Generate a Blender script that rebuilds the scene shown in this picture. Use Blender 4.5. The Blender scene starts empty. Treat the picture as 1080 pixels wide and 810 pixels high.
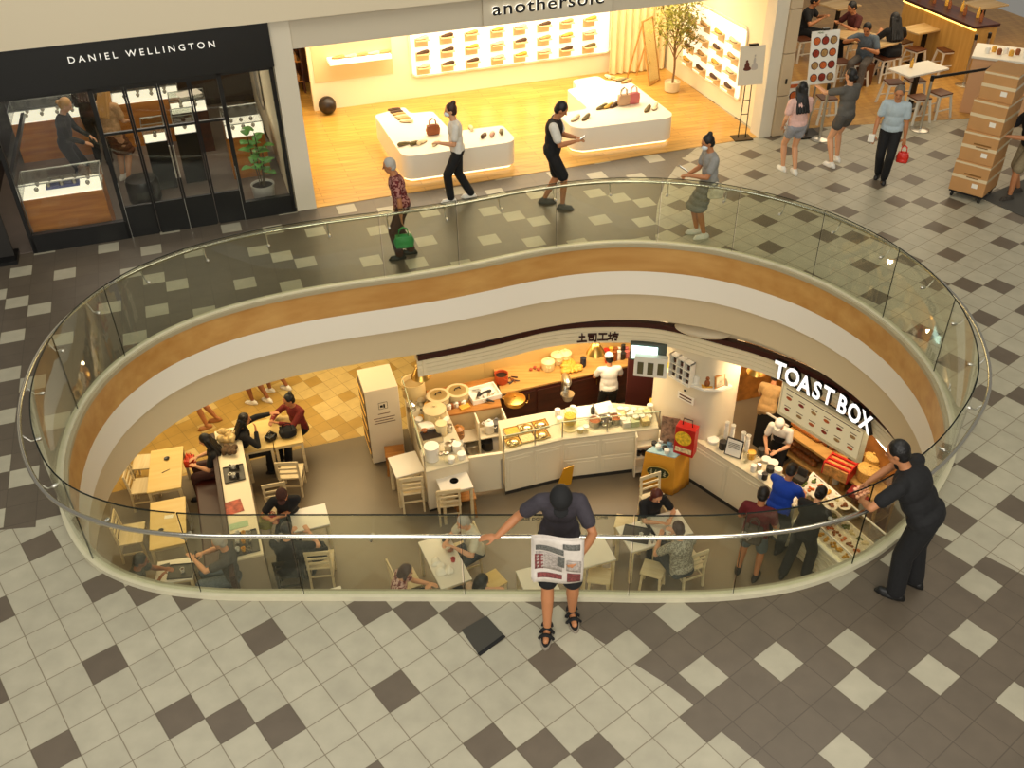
import bpy, math, random
from mathutils import Vector, Matrix, geometry
random.seed(7)
S = bpy.context.scene
COL = S.collection
PI = math.pi
R = math.radians
# ---------------------------------------------------------------- camera
CH = 6.7697; CF = 1011.53; CP = 0.635393; CR = 0.0204504
_F = Vector((0, math.cos(CP), -math.sin(CP))); _X = Vector((1, 0, 0)); _D = Vector((0, -math.sin(CP), -math.cos(CP)))
_R2 = _X*math.cos(CR)+_D*math.sin(CR); _D2 = _D*math.cos(CR)-_X*math.sin(CR)
cd = bpy.data.cameras.new('camera'); cam = bpy.data.objects.new('camera', cd); COL.objects.link(cam)
cd.sensor_width = 36; cd.lens = CF/1080*36; cd.clip_end = 200
cam.matrix_world = Matrix(((_R2.x, -_D2.x, -_F.x, 0), (_R2.y, -_D2.y, -_F.y, 0), (_R2.z, -_D2.z, -_F.z, CH), (0, 0, 0, 1)))
S.camera = cam
# ---------------------------------------------------------------- colour, world, lights
S.view_settings.view_transform = 'Standard'; S.view_settings.look = 'None'
S.view_settings.exposure = 0.0; S.view_settings.gamma = 1; S.view_settings.use_curve_mapping = False
S.cycles.max_bounces = 8; S.cycles.diffuse_bounces = 4; S.cycles.transparent_max_bounces = 16
S.cycles.use_denoising = True; S.cycles.sample_clamp_indirect = 6
w = bpy.data.worlds.new('world'); S.world = w; w.use_nodes = True
w.node_tree.nodes['Background'].inputs[0].default_value = (1, .93, .80, 1)
w.node_tree.nodes['Background'].inputs[1].default_value = 0.24
def area(name, loc, size, power, color=(1, .85, .65), rot=(0, 0, 0), sizey=None, spread=None):
    l = bpy.data.lights.new(name, 'AREA'); l.energy = power; l.color = color; l.size = size
    if sizey: l.shape = 'RECTANGLE'; l.size_y = sizey
    if spread: l.spread = spread
    o = bpy.data.objects.new(name, l); COL.objects.link(o); o.location = loc; o.rotation_euler = rot
    return o
SA = R(18.3); SE_ = Vector((math.cos(SA), math.sin(SA), 0)); SN = Vector((-SE_.y, SE_.x, 0)); SB = Vector((-3.36, 13.94, 0))
def W(s, d, z=0): return SB+SE_*s+SN*d+Vector((0, 0, z))
LZ = -5.2
# mall ceiling lights high over the void, then two added fill lights
area('mall_overhead_light', (-4.5, 6, 11.5), 5, 380, (1, .98, .90), sizey=7)
area('mall_overhead_light', (5.0, 8, 11.5), 5, 470, (1, .92, .76), sizey=9)
area('mall_overhead_light', (0, -3, 9.5), 8, 440, (1, .97, .90), (R(48), 0, 0), sizey=4)  # unseen fill from the camera side, tilted to brighten the far fascia
area('fascia_fill_light', (0, -5, 5.2), 10, 900, (1, .94, .84), (R(88), 0, 0), sizey=2.5)  # added level fill behind the camera, brightens the white fascia ring
# shops on the upper floor
area('shoe_store_light', W(2.6, 2.9, 2.8), 4.2, 190, (1, .87, .62), (0, 0, SA), 2.0)
area('shoe_store_light', W(6.4, 2.9, 2.8), 3.4, 170, (1, .87, .62), (0, 0, SA), 2.0)
area('watch_store_light', W(-2, 2.4, 2.8), 3.0, 55, (1, .86, .70), (0, 0, SA), 2.2)
area('food_court_light', (8.6, 19.5, 3.0), 5, 150, (1, .78, .50), (0, 0, SA), 4)
# lower floor, under the slab
area('under_slab_light', (-5.2, 15.5, -1.4), 5, 300, (1, .78, .42), (0, 0, SA), 3)
area('under_slab_light', (-7.0, 10.0, -1.4), 3, 95, (1, .76, .42), (0, 0, 0), 5)
area('kitchen_light', (1.2, 14.6, -1.4), 3.4, 210, (1, .80, .54), (0, 0, SA), 1.6)
area('kitchen_light', (5.6, 12.6, -1.4), 2.4, 170, (1, .78, .50), (0, 0, R(-50)), 1.6)
area('under_slab_light', (0.5, 4.6, -1.5), 9, 330, (1, .90, .72), (R(40), 0, 0), 1.6)  # added fill under the near slab, lights the stall fronts and fascia
# ---------------------------------------------------------------- helpers
def ray(px, py): return (_F+_R2*((px-540)/CF)+_D2*((py-405)/CF))
def at(px, py, z=0.0):
    d = ray(px, py); return Vector((0, 0, CH))+d*((z-CH)/d.z)
def onplane(px, py, p0, n):
    d = ray(px, py); o = Vector((0, 0, CH)); return o+d*(((p0-o).dot(n))/d.dot(n))
def onshop(px, py, d):
    q = onplane(px, py, W(0, d), SN)-SB; return q.dot(SE_), q.z
def lin(c):
    if isinstance(c, str):
        c = c.lstrip('#'); c = [int(c[i:i+2], 16)/255 for i in (0, 2, 4)]
    return tuple((x/12.92 if x <= .04045 else ((x+.055)/1.055)**2.4) for x in c)+(1,)
_M = {}
def mat(name, col, rough=.6, metal=0.0, emit=0, var=0, vscale=6, bump=0, bscale=30, trans=0, spec=None, ecol=None):
    if name in _M: return _M[name]
    m = bpy.data.materials.new(name); m.use_nodes = True; nt = m.node_tree; b = nt.nodes['Principled BSDF']
    c = lin(col); b.inputs['Base Color'].default_value = c; b.inputs['Roughness'].default_value = rough; b.inputs['Metallic'].default_value = metal
    if spec is not None: b.inputs['Specular IOR Level'].default_value = spec
    if emit: b.inputs['Emission Color'].default_value = lin(ecol) if ecol else c; b.inputs['Emission Strength'].default_value = emit
    if var or bump:
        tc = nt.nodes.new('ShaderNodeTexCoord')
        if var:
            n = nt.nodes.new('ShaderNodeTexNoise'); n.inputs['Scale'].default_value = vscale; n.inputs['Detail'].default_value = 4
            nt.links.new(tc.outputs['Object'], n.inputs['Vector'])
            r = nt.nodes.new('ShaderNodeMapRange'); r.inputs[3].default_value = 1-var; r.inputs[4].default_value = 1+var
            r.inputs[1].default_value = .3; r.inputs[2].default_value = .7
            nt.links.new(n.outputs[0], r.inputs[0])
            x = nt.nodes.new('ShaderNodeVectorMath'); x.operation = 'SCALE'; x.inputs[0].default_value = c[:3]
            nt.links.new(r.outputs[0], x.inputs['Scale']); nt.links.new(x.outputs[0], b.inputs['Base Color'])
        if bump:
            n2 = nt.nodes.new('ShaderNodeTexNoise'); n2.inputs['Scale'].default_value = bscale
            nt.links.new(tc.outputs['Object'], n2.inputs['Vector'])
            bp = nt.nodes.new('ShaderNodeBump'); bp.inputs['Strength'].default_value = bump; bp.inputs['Distance'].default_value = .02
            nt.links.new(n2.outputs[0], bp.inputs['Height']); nt.links.new(bp.outputs[0], b.inputs['Normal'])
    _M[name] = m; return m
def wood(name, c1, c2, rough=.45, scale=1.0, axis=0, planks=0, rot=0.0):
    if name in _M: return _M[name]
    m = mat(name, c1, rough); nt = m.node_tree; b = nt.nodes['Principled BSDF']; L = nt.links.new
    tc = nt.nodes.new('ShaderNodeTexCoord'); mp = nt.nodes.new('ShaderNodeMapping'); L(tc.outputs['Object'], mp.inputs[0])
    mp.inputs['Rotation'].default_value[2] = rot
    sc = [9*scale]*3; sc[axis] = .9*scale; mp.inputs['Scale'].default_value = sc
    n = nt.nodes.new('ShaderNodeTexNoise'); n.inputs['Scale'].default_value = 1.6; n.inputs['Detail'].default_value = 6; L(mp.outputs[0], n.inputs['Vector'])
    r = nt.nodes.new('ShaderNodeValToRGB'); r.color_ramp.elements[0].position = .3; r.color_ramp.elements[1].position = .72
    r.color_ramp.elements[0].color = lin(c2); r.color_ramp.elements[1].color = lin(c1); L(n.outputs[0], r.inputs[0])
    out = r.outputs[0]
    if planks:
        mp2 = nt.nodes.new('ShaderNodeMapping'); L(tc.outputs['Object'], mp2.inputs[0]); mp2.inputs['Rotation'].default_value[2] = rot
        br = nt.nodes.new('ShaderNodeTexBrick'); br.inputs['Scale'].default_value = 1; br.inputs['Brick Width'].default_value = 1.1; br.inputs['Row Height'].default_value = planks
        br.inputs['Mortar Size'].default_value = .004; br.inputs['Color1'].default_value = (1, 1, 1, 1); br.inputs['Color2'].default_value = (.86, .84, .8, 1); br.inputs['Mortar'].default_value = (.5, .42, .3, 1)
        L(mp2.outputs[0], br.inputs['Vector'])
        mx = nt.nodes.new('ShaderNodeMix'); mx.data_type = 'RGBA'; mx.blend_type = 'MULTIPLY'; mx.inputs[0].default_value = 1
        L(out, mx.inputs[6]); L(br.outputs[0], mx.inputs[7]); out = mx.outputs[2]
    L(out, b.inputs['Base Color']); return m
def glass_mat(name, tint, refl=.0, haze=.0, hcol='#8f9a80'):
    if name in _M: return _M[name]
    m = bpy.data.materials.new(name); m.use_nodes = True; nt = m.node_tree; nt.nodes.clear(); L = nt.links.new
    o = nt.nodes.new('ShaderNodeOutputMaterial'); t = nt.nodes.new('ShaderNodeBsdfTransparent'); t.inputs[0].default_value = lin(tint)
    g = nt.nodes.new('ShaderNodeBsdfGlossy'); g.inputs['Roughness'].default_value = .02; g.inputs['Color'].default_value = (1, 1, 1, 1)
    f = nt.nodes.new('ShaderNodeLayerWeight'); f.inputs[0].default_value = .5
    pw = nt.nodes.new('ShaderNodeMath'); pw.operation = 'POWER'; pw.inputs[1].default_value = 4.5; L(f.outputs['Facing'], pw.inputs[0])
    ad = nt.nodes.new('ShaderNodeMath'); ad.operation = 'MULTIPLY_ADD'; ad.inputs[1].default_value = .9; ad.inputs[2].default_value = .03+refl; ad.use_clamp = True; L(pw.outputs[0], ad.inputs[0])
    mx = nt.nodes.new('ShaderNodeMixShader'); L(ad.outputs[0], mx.inputs[0]); L(t.outputs[0], mx.inputs[1]); L(g.outputs[0], mx.inputs[2])
    last = mx
    if haze:
        d = nt.nodes.new('ShaderNodeBsdfDiffuse'); d.inputs[0].default_value = lin(hcol); m2 = nt.nodes.new('ShaderNodeMixShader'); m2.inputs[0].default_value = haze
        L(mx.outputs[0], m2.inputs[1]); L(d.outputs[0], m2.inputs[2]); last = m2
    L(last.outputs[0], o.inputs[0]); _M[name] = m; return m
class MB:
    """collects shapes; build() links them as one mesh object"""
    def __init__(s, M=None): s.v = []; s.f = []; s.mi = []; s.M = M or Matrix.Identity(4); s.cur = 0
    def add(s, vs, fs):
        n = len(s.v); s.v += [s.M @ Vector(v) for v in vs]; s.f += [tuple(i+n for i in f) for f in fs]; s.mi += [s.cur]*len(fs); return s
    def box(s, c, d, rz=0, rx=0, ry=0):
        m = Matrix.Translation(c) @ Matrix.Rotation(rz, 4, 'Z') @ Matrix.Rotation(ry, 4, 'Y') @ Matrix.Rotation(rx, 4, 'X')
        x, y, z = d[0]/2, d[1]/2, d[2]/2
        vs = [m @ Vector(p) for p in ((-x, -y, -z), (x, -y, -z), (x, y, -z), (-x, y, -z), (-x, -y, z), (x, -y, z), (x, y, z), (-x, y, z))]
        return s.add(vs, [(0, 3, 2, 1), (4, 5, 6, 7), (0, 1, 5, 4), (1, 2, 6, 5), (2, 3, 7, 6), (3, 0, 4, 7)])
    def bar(s, a, b, w, h=None, up=(0, 0, 1)):
        a = Vector(a); b = Vector(b); d = (b-a).normalized(); h = h or w; u = Vector(up)
        if abs(d.dot(u)) > .98: u = Vector((0, 1, 0))
        x = d.cross(u).normalized()*w/2; y = x.cross(d).normalized()*h/2
        return s.add([a-x-y, a+x-y, a+x+y, a-x+y, b-x-y, b+x-y, b+x+y, b-x+y], [(0, 1, 2, 3), (7, 6, 5, 4), (0, 4, 5, 1), (1, 5, 6, 2), (2, 6, 7, 3), (3, 7, 4, 0)])
    def prism(s, pts, z0, z1):
        n = len(pts); p = [Vector((q[0], q[1], 0)) for q in pts]
        if sum(p[i].x*p[(i+1) % n].y-p[(i+1) % n].x*p[i].y for i in range(n)) < 0: p.reverse()
        vs = [(q.x, q.y, z0) for q in p]+[(q.x, q.y, z1) for q in p]
        return s.add(vs, [tuple(range(n-1, -1, -1)), tuple(range(n, 2*n))]+[(i, (i+1) % n, n+(i+1) % n, n+i) for i in range(n)])
    def lathe(s, prof, c=(0, 0, 0), seg=20, m=None):
        c = Vector(c); vs = []; fs = []; m = m or Matrix.Identity(4)
        for r, z in prof:
            for k in range(seg):
                a = 2*PI*k/seg; vs.append(c+(m @ Vector((r*math.cos(a), r*math.sin(a), z))))
        for i in range(len(prof)-1):
            for k in range(seg):
                k2 = (k+1) % seg; fs.append((i*seg+k, i*seg+k2, (i+1)*seg+k2, (i+1)*seg+k))
        if prof[0][0] > 1e-4: fs.append(tuple(range(seg-1, -1, -1)))
        if prof[-1][0] > 1e-4: fs.append(tuple((len(prof)-1)*seg+k for k in range(seg)))
        return s.add(vs, fs)
    def cyl(s, c, r, h, seg=16): return s.lathe([(r, 0), (r, h)], c, seg)
    def cap(s, a, b, ra, rb, seg=12, flat=None):
        """tapered capsule"""
        a = Vector(a); b = Vector(b); d = b-a; L = d.length
        if L < 1e-6: d = Vector((0, 0, 1)); L = 1e-6
        q = Vector((0, 0, 1)).rotation_difference(d.normalized()).to_matrix().to_4x4()
        pr = [(max(1e-4, ra*math.cos(t)), ra*math.sin(t)) for t in [-PI/2+PI/8*i for i in range(5)]]+[(max(1e-4, rb*math.cos(t)), L+rb*math.sin(t)) for t in [PI/8*i for i in range(5)]]
        return s.lathe(pr, a, seg, q)
    def ell(s, c, r, m=None, seg=16, rings=10):
        if not hasattr(r, '__len__'): r = (r, r, r)
        m = m or Matrix.Identity(3); c = Vector(c); m = m.to_3x3() if len(m) == 4 else m
        vs = []; fs = []
        for i in range(rings+1):
            t = -PI/2+PI*i/rings; k = max(math.cos(t), 1e-3)
            for j in range(seg):
                a = 2*PI*j/seg; vs.append(c+m @ Vector((r[0]*k*math.cos(a), r[1]*k*math.sin(a), r[2]*math.sin(t))))
        for i in range(rings):
            for j in range(seg):
                j2 = (j+1) % seg; fs.append((i*seg+j, i*seg+j2, (i+1)*seg+j2, (i+1)*seg+j))
        fs.append(tuple(range(seg-1, -1, -1))); fs.append(tuple(rings*seg+j for j in range(seg)))
        return s.add(vs, fs)
    def tube(s, pts, r, seg=10, closed=False, rz=None):
        P = [Vector(p) for p in pts]; n = len(P); vs = []; fs = []; rr = r if hasattr(r, '__len__') else [r]*n
        for i in range(n):
            t = (P[(i+1) % n]-P[i-1]) if closed else (P[min(i+1, n-1)]-P[max(i-1, 0)])
            t.normalize(); u = Vector((0, 0, 1)) if abs(t.z) < .95 else Vector((0, 1, 0))
            x = t.cross(u).normalized(); y = x.cross(t)
            for k in range(seg):
                a = 2*PI*k/seg; vs.append(P[i]+x*(rr[i]*math.cos(a))+y*((rz or rr[i])*math.sin(a)))
        for i in range(n if closed else n-1):
            i2 = (i+1) % n
            for k in range(seg):
                k2 = (k+1) % seg; fs.append((i*seg+k, i*seg+k2, i2*seg+k2, i2*seg+k))
        if not closed: fs.append(tuple(range(seg-1, -1, -1))); fs.append(tuple((n-1)*seg+k for k in range(seg)))
        return s.add(vs, fs)
    def sheet(s, pts_bottom, pts_top, th=.01):
        """vertical-ish strip following a polyline, with thickness"""
        n = len(pts_bottom); vs = []; fs = []
        for i in range(n):
            a = Vector(pts_bottom[i]); b = Vector(pts_top[i]); t = Vector(pts_bottom[min(i+1, n-1)])-Vector(pts_bottom[max(i-1, 0)])
            nn = Vector((t.y, -t.x, 0)).normalized()*th/2
            vs += [a-nn, a+nn, b+nn, b-nn]
        for i in range(n-1):
            p, q = i*4, (i+1)*4
            for k in range(4): fs.append((p+k, q+k, q+(k+1) % 4, p+(k+1) % 4))
        fs.append((0, 1, 2, 3)); fs.append(((n-1)*4+3, (n-1)*4+2, (n-1)*4+1, (n-1)*4))
        return s.add(vs, fs)
    def mesh(s, name, mats):
        me = bpy.data.meshes.new(name); me.from_pydata([tuple(v) for v in s.v], [], s.f)
        for m in (mats if isinstance(mats, (list, tuple)) else [mats]): me.materials.append(m)
        if any(s.mi):
            for p, i in zip(me.polygons, s.mi): p.material_index = i
        me.validate(); return me
    def build(s, name, m, parent=None, smooth=False, bevel=0, **tags):
        me = s.mesh(name, m); o = bpy.data.objects.new(name, me); COL.objects.link(o)
        if smooth:
            try: me.shade_smooth()
            except Exception: pass
            if smooth == 'auto':
                try: me.set_sharp_from_angle(angle=R(40))
                except Exception: pass
        if bevel:
            b = o.modifiers.new('bevel', 'BEVEL'); b.width = bevel; b.segments = 3; b.limit_method = 'ANGLE'; b.angle_limit = R(40)
        if parent: o.parent = parent
        for k, v in tags.items(): o[k] = v
        return o
def thing(name, label, cat, loc=(0, 0, 0), rz=0, group=None):
    o = bpy.data.objects.new(name, None); COL.objects.link(o); o.location = loc; o.rotation_euler = (0, 0, rz)
    o['label'] = label; o['category'] = cat; o.empty_display_size = .1
    if group: o['group'] = group
    return o
def single(name, label, cat, mb, m, loc=(0, 0, 0), rz=0, group=None, **kw):
    o = mb.build(name, m, None, **kw); o.location = loc; o.rotation_euler = (0, 0, rz); o['label'] = label; o['category'] = cat
    if group: o['group'] = group
    return o
def struct(name, mb, m, **kw): return mb.build(name, m, None, kind='structure', **kw)
def dup(o, loc, rz=None, label=None):
    """copy a thing, its parts and their sub-parts"""
    def cp(a, par):
        c = a.copy(); COL.objects.link(c); c.parent = par
        for ch in list(a.children): cp(ch, c)
        return c
    r = cp(o, None); r.location = loc
    if rz is not None: r.rotation_euler = (0, 0, rz)
    if label: r['label'] = label
    return r
def text_mb(body, size, depth, M, bold=0, spacing=1.0, align='CENTER', sep=False):
    """lettering as mesh data: front face material 0, sides material 1"""
    cu = bpy.data.curves.new('t', 'FONT'); cu.body = body; cu.size = size; cu.extrude = depth/2; cu.offset = bold; cu.align_x = align; cu.align_y = 'CENTER'; cu.space_character = spacing
    cu.resolution_u = 3
    ob = bpy.data.objects.new('t', cu); COL.objects.link(ob); bpy.context.view_layer.update()
    me = bpy.data.meshes.new_from_object(ob.evaluated_get(bpy.context.evaluated_depsgraph_get()))
    mb = MB(M); mb.v = [M @ v.co for v in me.vertices]; mb.f = [tuple(p.vertices) for p in me.polygons]
    mb.mi = [0 if p.normal.z > .5 else 1 for p in me.polygons]
    bpy.data.objects.remove(ob); bpy.data.curves.remove(cu); bpy.data.meshes.remove(me)
    return mb
def facing(p, n, roll=0):
    """matrix whose local x runs along a wall, y is up, z is the outward normal n"""
    n = Vector(n).normalized(); x = Vector((0, 0, 1)).cross(n).normalized(); y = n.cross(x)
    return Matrix(((x.x, y.x, n.x, p[0]), (x.y, y.y, n.y, p[1]), (x.z, y.z, n.z, p[2]), (0, 0, 0, 1)))
def rect_px(c, z):
    a, b, c_, d = [at(x, y, z) for x, y in c]; ctr = (a+b+c_+d)/4
    ex = ((b-a)+(c_-d)); w_ = ((b-a).length+(c_-d).length)/2; dd = ((d-a).length+(c_-b).length)/2
    return ctr, w_, dd, math.atan2(ex.y, ex.x)
def sm(pts, n=8, closed=False):
    """Catmull-Rom through points"""
    P = [Vector(p) for p in pts]; out = []; N = len(P)
    for i in range(N if closed else N-1):
        if closed: p0, p1, p2, p3 = P[i-1], P[i], P[(i+1) % N], P[(i+2) % N]
        else: p0, p1, p2, p3 = P[max(i-1, 0)], P[i], P[i+1], P[min(i+2, N-1)]
        for k in range(n):
            t = k/n; out.append(.5*((2*p1)+(-p0+p2)*t+(2*p0-5*p1+4*p2-p3)*t*t+(-p0+3*p1-3*p2+p3)*t**3))
    if not closed: out.append(P[-1])
    return out
# ---------------------------------------------------------------- shared materials
CREAM = mat('cream_paint', '#dccfb2', .55); WHITE = mat('white_paint', '#e6dfcd', .5); BEIGE = mat('beige_paint', '#cdbd9e', .6)
BLACK = mat('black_paint', '#0a0a0a', .35); BLACKM = mat('black_matte', '#0c0c0d', .8); STEEL = mat('brushed_steel', '#c9c6bd', .28, 1.0); CHROME = mat('polished_steel', '#e2ded2', .15, 1.0)
PINE = wood('pale_pine', '#dccba4', '#cbb688', .5, 1.2); CREAMW = wood('cream_wood', '#e3d6b4', '#d5c59c', .5, 1.0)
DWOOD = wood('dark_wood', '#4a2215', '#2c120b', .4); MWOOD = wood('mid_wood', '#b17a3a', '#8f5a22', .4); MAROON = mat('maroon_paint', '#3a120c', .4)
TILEW = mat('white_tile', '#ddd9cc', .3); PLASTIC = mat('white_plastic', '#e8e4d8', .35); DARK = mat('dark_grey', '#26231f', .6); BROWN = mat('brown_seat', '#5c3116', .45)
CLEAR = glass_mat('clear_glass', '#f8f9f6', .0); GREENG = glass_mat('green_glass', '#f4f6ee', .005, .014)
GOLD = mat('brass', '#d6a95a', .3, 1.0); RED = mat('red_plastic', '#b5170f', .45); SKIN = mat('skin', '#b5794f', .55); SKIN2 = mat('skin_fair', '#d09a73', .55); SKIN3 = mat('skin_deep', '#8a5533', .55)
LIT = mat('lit_panel', '#fff3da', .5, emit=3.0); FOODY = mat('yellow_food', '#d8a13a', .5, var=.3, vscale=40); FOODB = mat('brown_food', '#8a4c1d', .6, var=.35, vscale=40); FOODG = mat('green_food', '#5c6b2a', .6, var=.35, vscale=40)
PAPER = mat('paper', '#e9e4d6', .7); NEWS = mat('newsprint', '#d5cbc0', .8, var=.06, vscale=30); CARD = mat('cardboard', '#b98a55', .75, var=.06, vscale=4)
# ================================================================ large structure
OUT = [(-4.43, 7.03), (-4.0, 6.53), (-3.42, 6.22), (-2.76, 6.09), (-2.08, 6.06), (-1.41, 6.04), (-0.74, 6.02), (-0.07, 6.0), (0.61, 5.98), (1.28, 5.95), (1.95, 5.96), (2.6, 6.07), (3.22, 6.34), (3.77, 6.73), (4.24, 7.21), (4.61, 7.75), (4.84, 8.38), (4.94, 9.05), (4.9, 9.72), (4.73, 10.36), (4.44, 10.96), (4.03, 11.5), (3.52, 11.94), (2.94, 12.27), (2.3, 12.47), (1.64, 12.54), (0.97, 12.47), (0.32, 12.29), (-0.31, 12.05), (-0.94, 11.83), (-1.59, 11.65), (-2.24, 11.49), (-2.89, 11.3), (-3.51, 11.04), (-4.07, 10.69), (-4.54, 10.2), (-4.84, 9.59), (-4.95, 8.94), (-4.9, 8.28), (-4.73, 7.64)]
OUTS = [Vector((p.x, p.y-.05*max(0, min(1, (7.2-p.y)/.8)), 0)) for p in sm([(x, y, 0) for x, y in OUT], 5, True)]
NO = len(OUTS)
def off(d, z=0.0):
    r = []
    for i in range(NO):
        t = (OUTS[(i+1) % NO]-OUTS[i-1]).normalized(); r.append(Vector((OUTS[i].x+t.y*d, OUTS[i].y-t.x*d, z)))
    return r
T = .3
U1 = Vector((math.cos(R(-52.449)), math.sin(R(-52.449)))); V1 = Vector((-U1.y, U1.x)); O1 = Vector((.08526, 5.19946))
U2 = Vector((math.cos(R(18.6)), math.sin(R(18.6)))); V2 = Vector((-U2.y, U2.x))
A1 = [(3.9, 17.2), (3.59, 16.49), (3.37, 16.15), (2.94, 15.49), (2.59, 14.68), (2.37, 13.92), (2.24, 13.21), (2.19, 12.83), (2.16, 12.3)]
A2 = [(-4.3, 6.97), (-4.96, 6.92), (-6.04, 6.81), (-7.81, 6.64), (-14, 6.1)]
A3 = [(4.0, 6.66), (4.13, 6.54), (4.44, 6.29), (4.7, 6.04), (5.4, 5.38), (10, 1.2)]
A4 = [(-.06, 6.05), (0.06, 5.85), (0.34, 5.68), (0.59, 5.5), (0.76, 5.35), (0.99, 5.14), (1.21, 4.95), (1.4, 4.75), (1.59, 4.49), (1.84, 4.2), (2.07, 3.93), (2.9, 2.6), (3.6, 1.0)]
def interp(L, v, k):
    L = sorted(L, key=lambda q: q[k])
    for a, b in zip(L[:-1], L[1:]):
        if a[k] <= v <= b[k]: return a[1-k]+(b[1-k]-a[1-k])*(v-a[k])/(b[k]-a[k])
    return L[0][1-k] if v < L[0][k] else L[-1][1-k]
def region(x, y):
    if y > 12.2 or (y > 9 and -6 < x < 6): return 'NW' if x < interp(A1, y, 1) else 'NE'
    if x < -3: return 'NW' if y > interp(A2, x, 0) else 'SW'
    if x > 3.5: return 'NE' if y > interp(A3, x, 0) else 'SE'
    return 'SW' if x < interp(A4, y, 1) else 'SE'
PAT = {'NE': {(3, 5), (4, 2), (5, 4), (0, 0), (1, 3), (2, 4)}, 'NW': {(3, 4), (3, 1), (4, 0), (5, 3), (1, 5), (2, 2)}, 'SE': {(1, 2), (1, 4), (3, 3), (4, 5), (0, 0), (5, 1)}}
PAT['SW'] = PAT['NE']-{(5, 4)}
def cell(reg, x, y):
    if reg == 'NW':
        p = Vector((x, y))/T; return math.floor(p.dot(U2)+.289+.5), math.floor(p.dot(V2)+.146+.5)
    p = (Vector((x, y))-O1)/T; return math.floor(p.dot(U1)), math.floor(p.dot(V1))
def inside(p, poly):
    c = False; n = len(poly); x, y = p
    for i in range(n):
        a, b = poly[i], poly[i-1]
        if (a[1] > y) != (b[1] > y) and x < (b[0]-a[0])*(y-a[1])/(b[1]-a[1])+a[0]: c = not c
    return c
def tile_mat(name, col, rot, off2, rough=.4, grout='#7d735f', size=T):
    m = mat(name, col, rough); nt = m.node_tree; L = nt.links.new; b = nt.nodes['Principled BSDF']
    tc = nt.nodes.new('ShaderNodeTexCoord'); vr = nt.nodes.new('ShaderNodeVectorRotate'); vr.rotation_type = 'Z_AXIS'; vr.inputs['Angle'].default_value = -rot
    L(tc.outputs['Object'], vr.inputs['Vector'])
    mp = nt.nodes.new('ShaderNodeMapping'); mp.inputs['Scale'].default_value = (1/size, 1/size, 1); mp.inputs['Location'].default_value = (off2[0], off2[1], 0); L(vr.outputs[0], mp.inputs[0])
    fr = nt.nodes.new('ShaderNodeVectorMath'); fr.operation = 'FRACTION'; L(mp.outputs[0], fr.inputs[0])
    sp = nt.nodes.new('ShaderNodeSeparateXYZ'); L(fr.outputs[0], sp.inputs[0])
    g = None
    for k in (0, 1):
        s1 = nt.nodes.new('ShaderNodeMath'); s1.operation = 'SUBTRACT'; L(sp.outputs[k], s1.inputs[0]); s1.inputs[1].default_value = .5
        a1 = nt.nodes.new('ShaderNodeMath'); a1.operation = 'ABSOLUTE'; L(s1.outputs[0], a1.inputs[0])
        if g is None: g = a1
        else:
            mxm = nt.nodes.new('ShaderNodeMath'); mxm.operation = 'MAXIMUM'; L(g.outputs[0], mxm.inputs[0]); L(a1.outputs[0], mxm.inputs[1]); g = mxm
    gt = nt.nodes.new('ShaderNodeMath'); gt.operation = 'GREATER_THAN'; gt.inputs[1].default_value = .5-.0045/size*1.0; L(g.outputs[0], gt.inputs[0])
    fl = nt.nodes.new('ShaderNodeVectorMath'); fl.operation = 'FLOOR'; L(mp.outputs[0], fl.inputs[0])
    wn = nt.nodes.new('ShaderNodeTexWhiteNoise'); L(fl.outputs[0], wn.inputs['Vector'])
    ns = nt.nodes.new('ShaderNodeTexNoise'); ns.inputs['Scale'].default_value = 5; ns.inputs['Detail'].default_value = 6; L(tc.outputs['Object'], ns.inputs['Vector'])
    a = nt.nodes.new('ShaderNodeMapRange'); a.inputs[3].default_value = .95; a.inputs[4].default_value = 1.05; L(wn.outputs[0], a.inputs[0])
    bb = nt.nodes.new('ShaderNodeMapRange'); bb.inputs[1].default_value = .3; bb.inputs[2].default_value = .7; bb.inputs[3].default_value = .92; bb.inputs[4].default_value = 1.08; L(ns.outputs[0], bb.inputs[0])
    mu = nt.nodes.new('ShaderNodeMath'); mu.operation = 'MULTIPLY'; L(a.outputs[0], mu.inputs[0]); L(bb.outputs[0], mu.inputs[1])
    sc = nt.nodes.new('ShaderNodeVectorMath'); sc.operation = 'SCALE'; sc.inputs[0].default_value = lin(col)[:3]; L(mu.outputs[0], sc.inputs['Scale'])
    mx = nt.nodes.new('ShaderNodeMix'); mx.data_type = 'RGBA'; L(gt.outputs[0], mx.inputs[0]); L(sc.outputs[0], mx.inputs[6]); mx.inputs[7].default_value = lin(grout); L(mx.outputs[2], b.inputs['Base Color'])
    return m
_o1 = Vector((O1.dot(U1), O1.dot(V1)))/T
g1 = (R(-52.449), (-_o1.x, -_o1.y)); g2 = (R(18.6), (.289+.5, .146+.5))
LT1 = tile_mat('light_floor_tile', '#aaa48f', *g1); DK1 = tile_mat('dark_floor_tile', '#625749', *g1, grout='#52483b')
LT2 = tile_mat('light_floor_tile_north', '#aaa48f', *g2); DK2 = tile_mat('dark_floor_tile_north', '#5c5245', *g2, grout='#4f463a')
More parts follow.
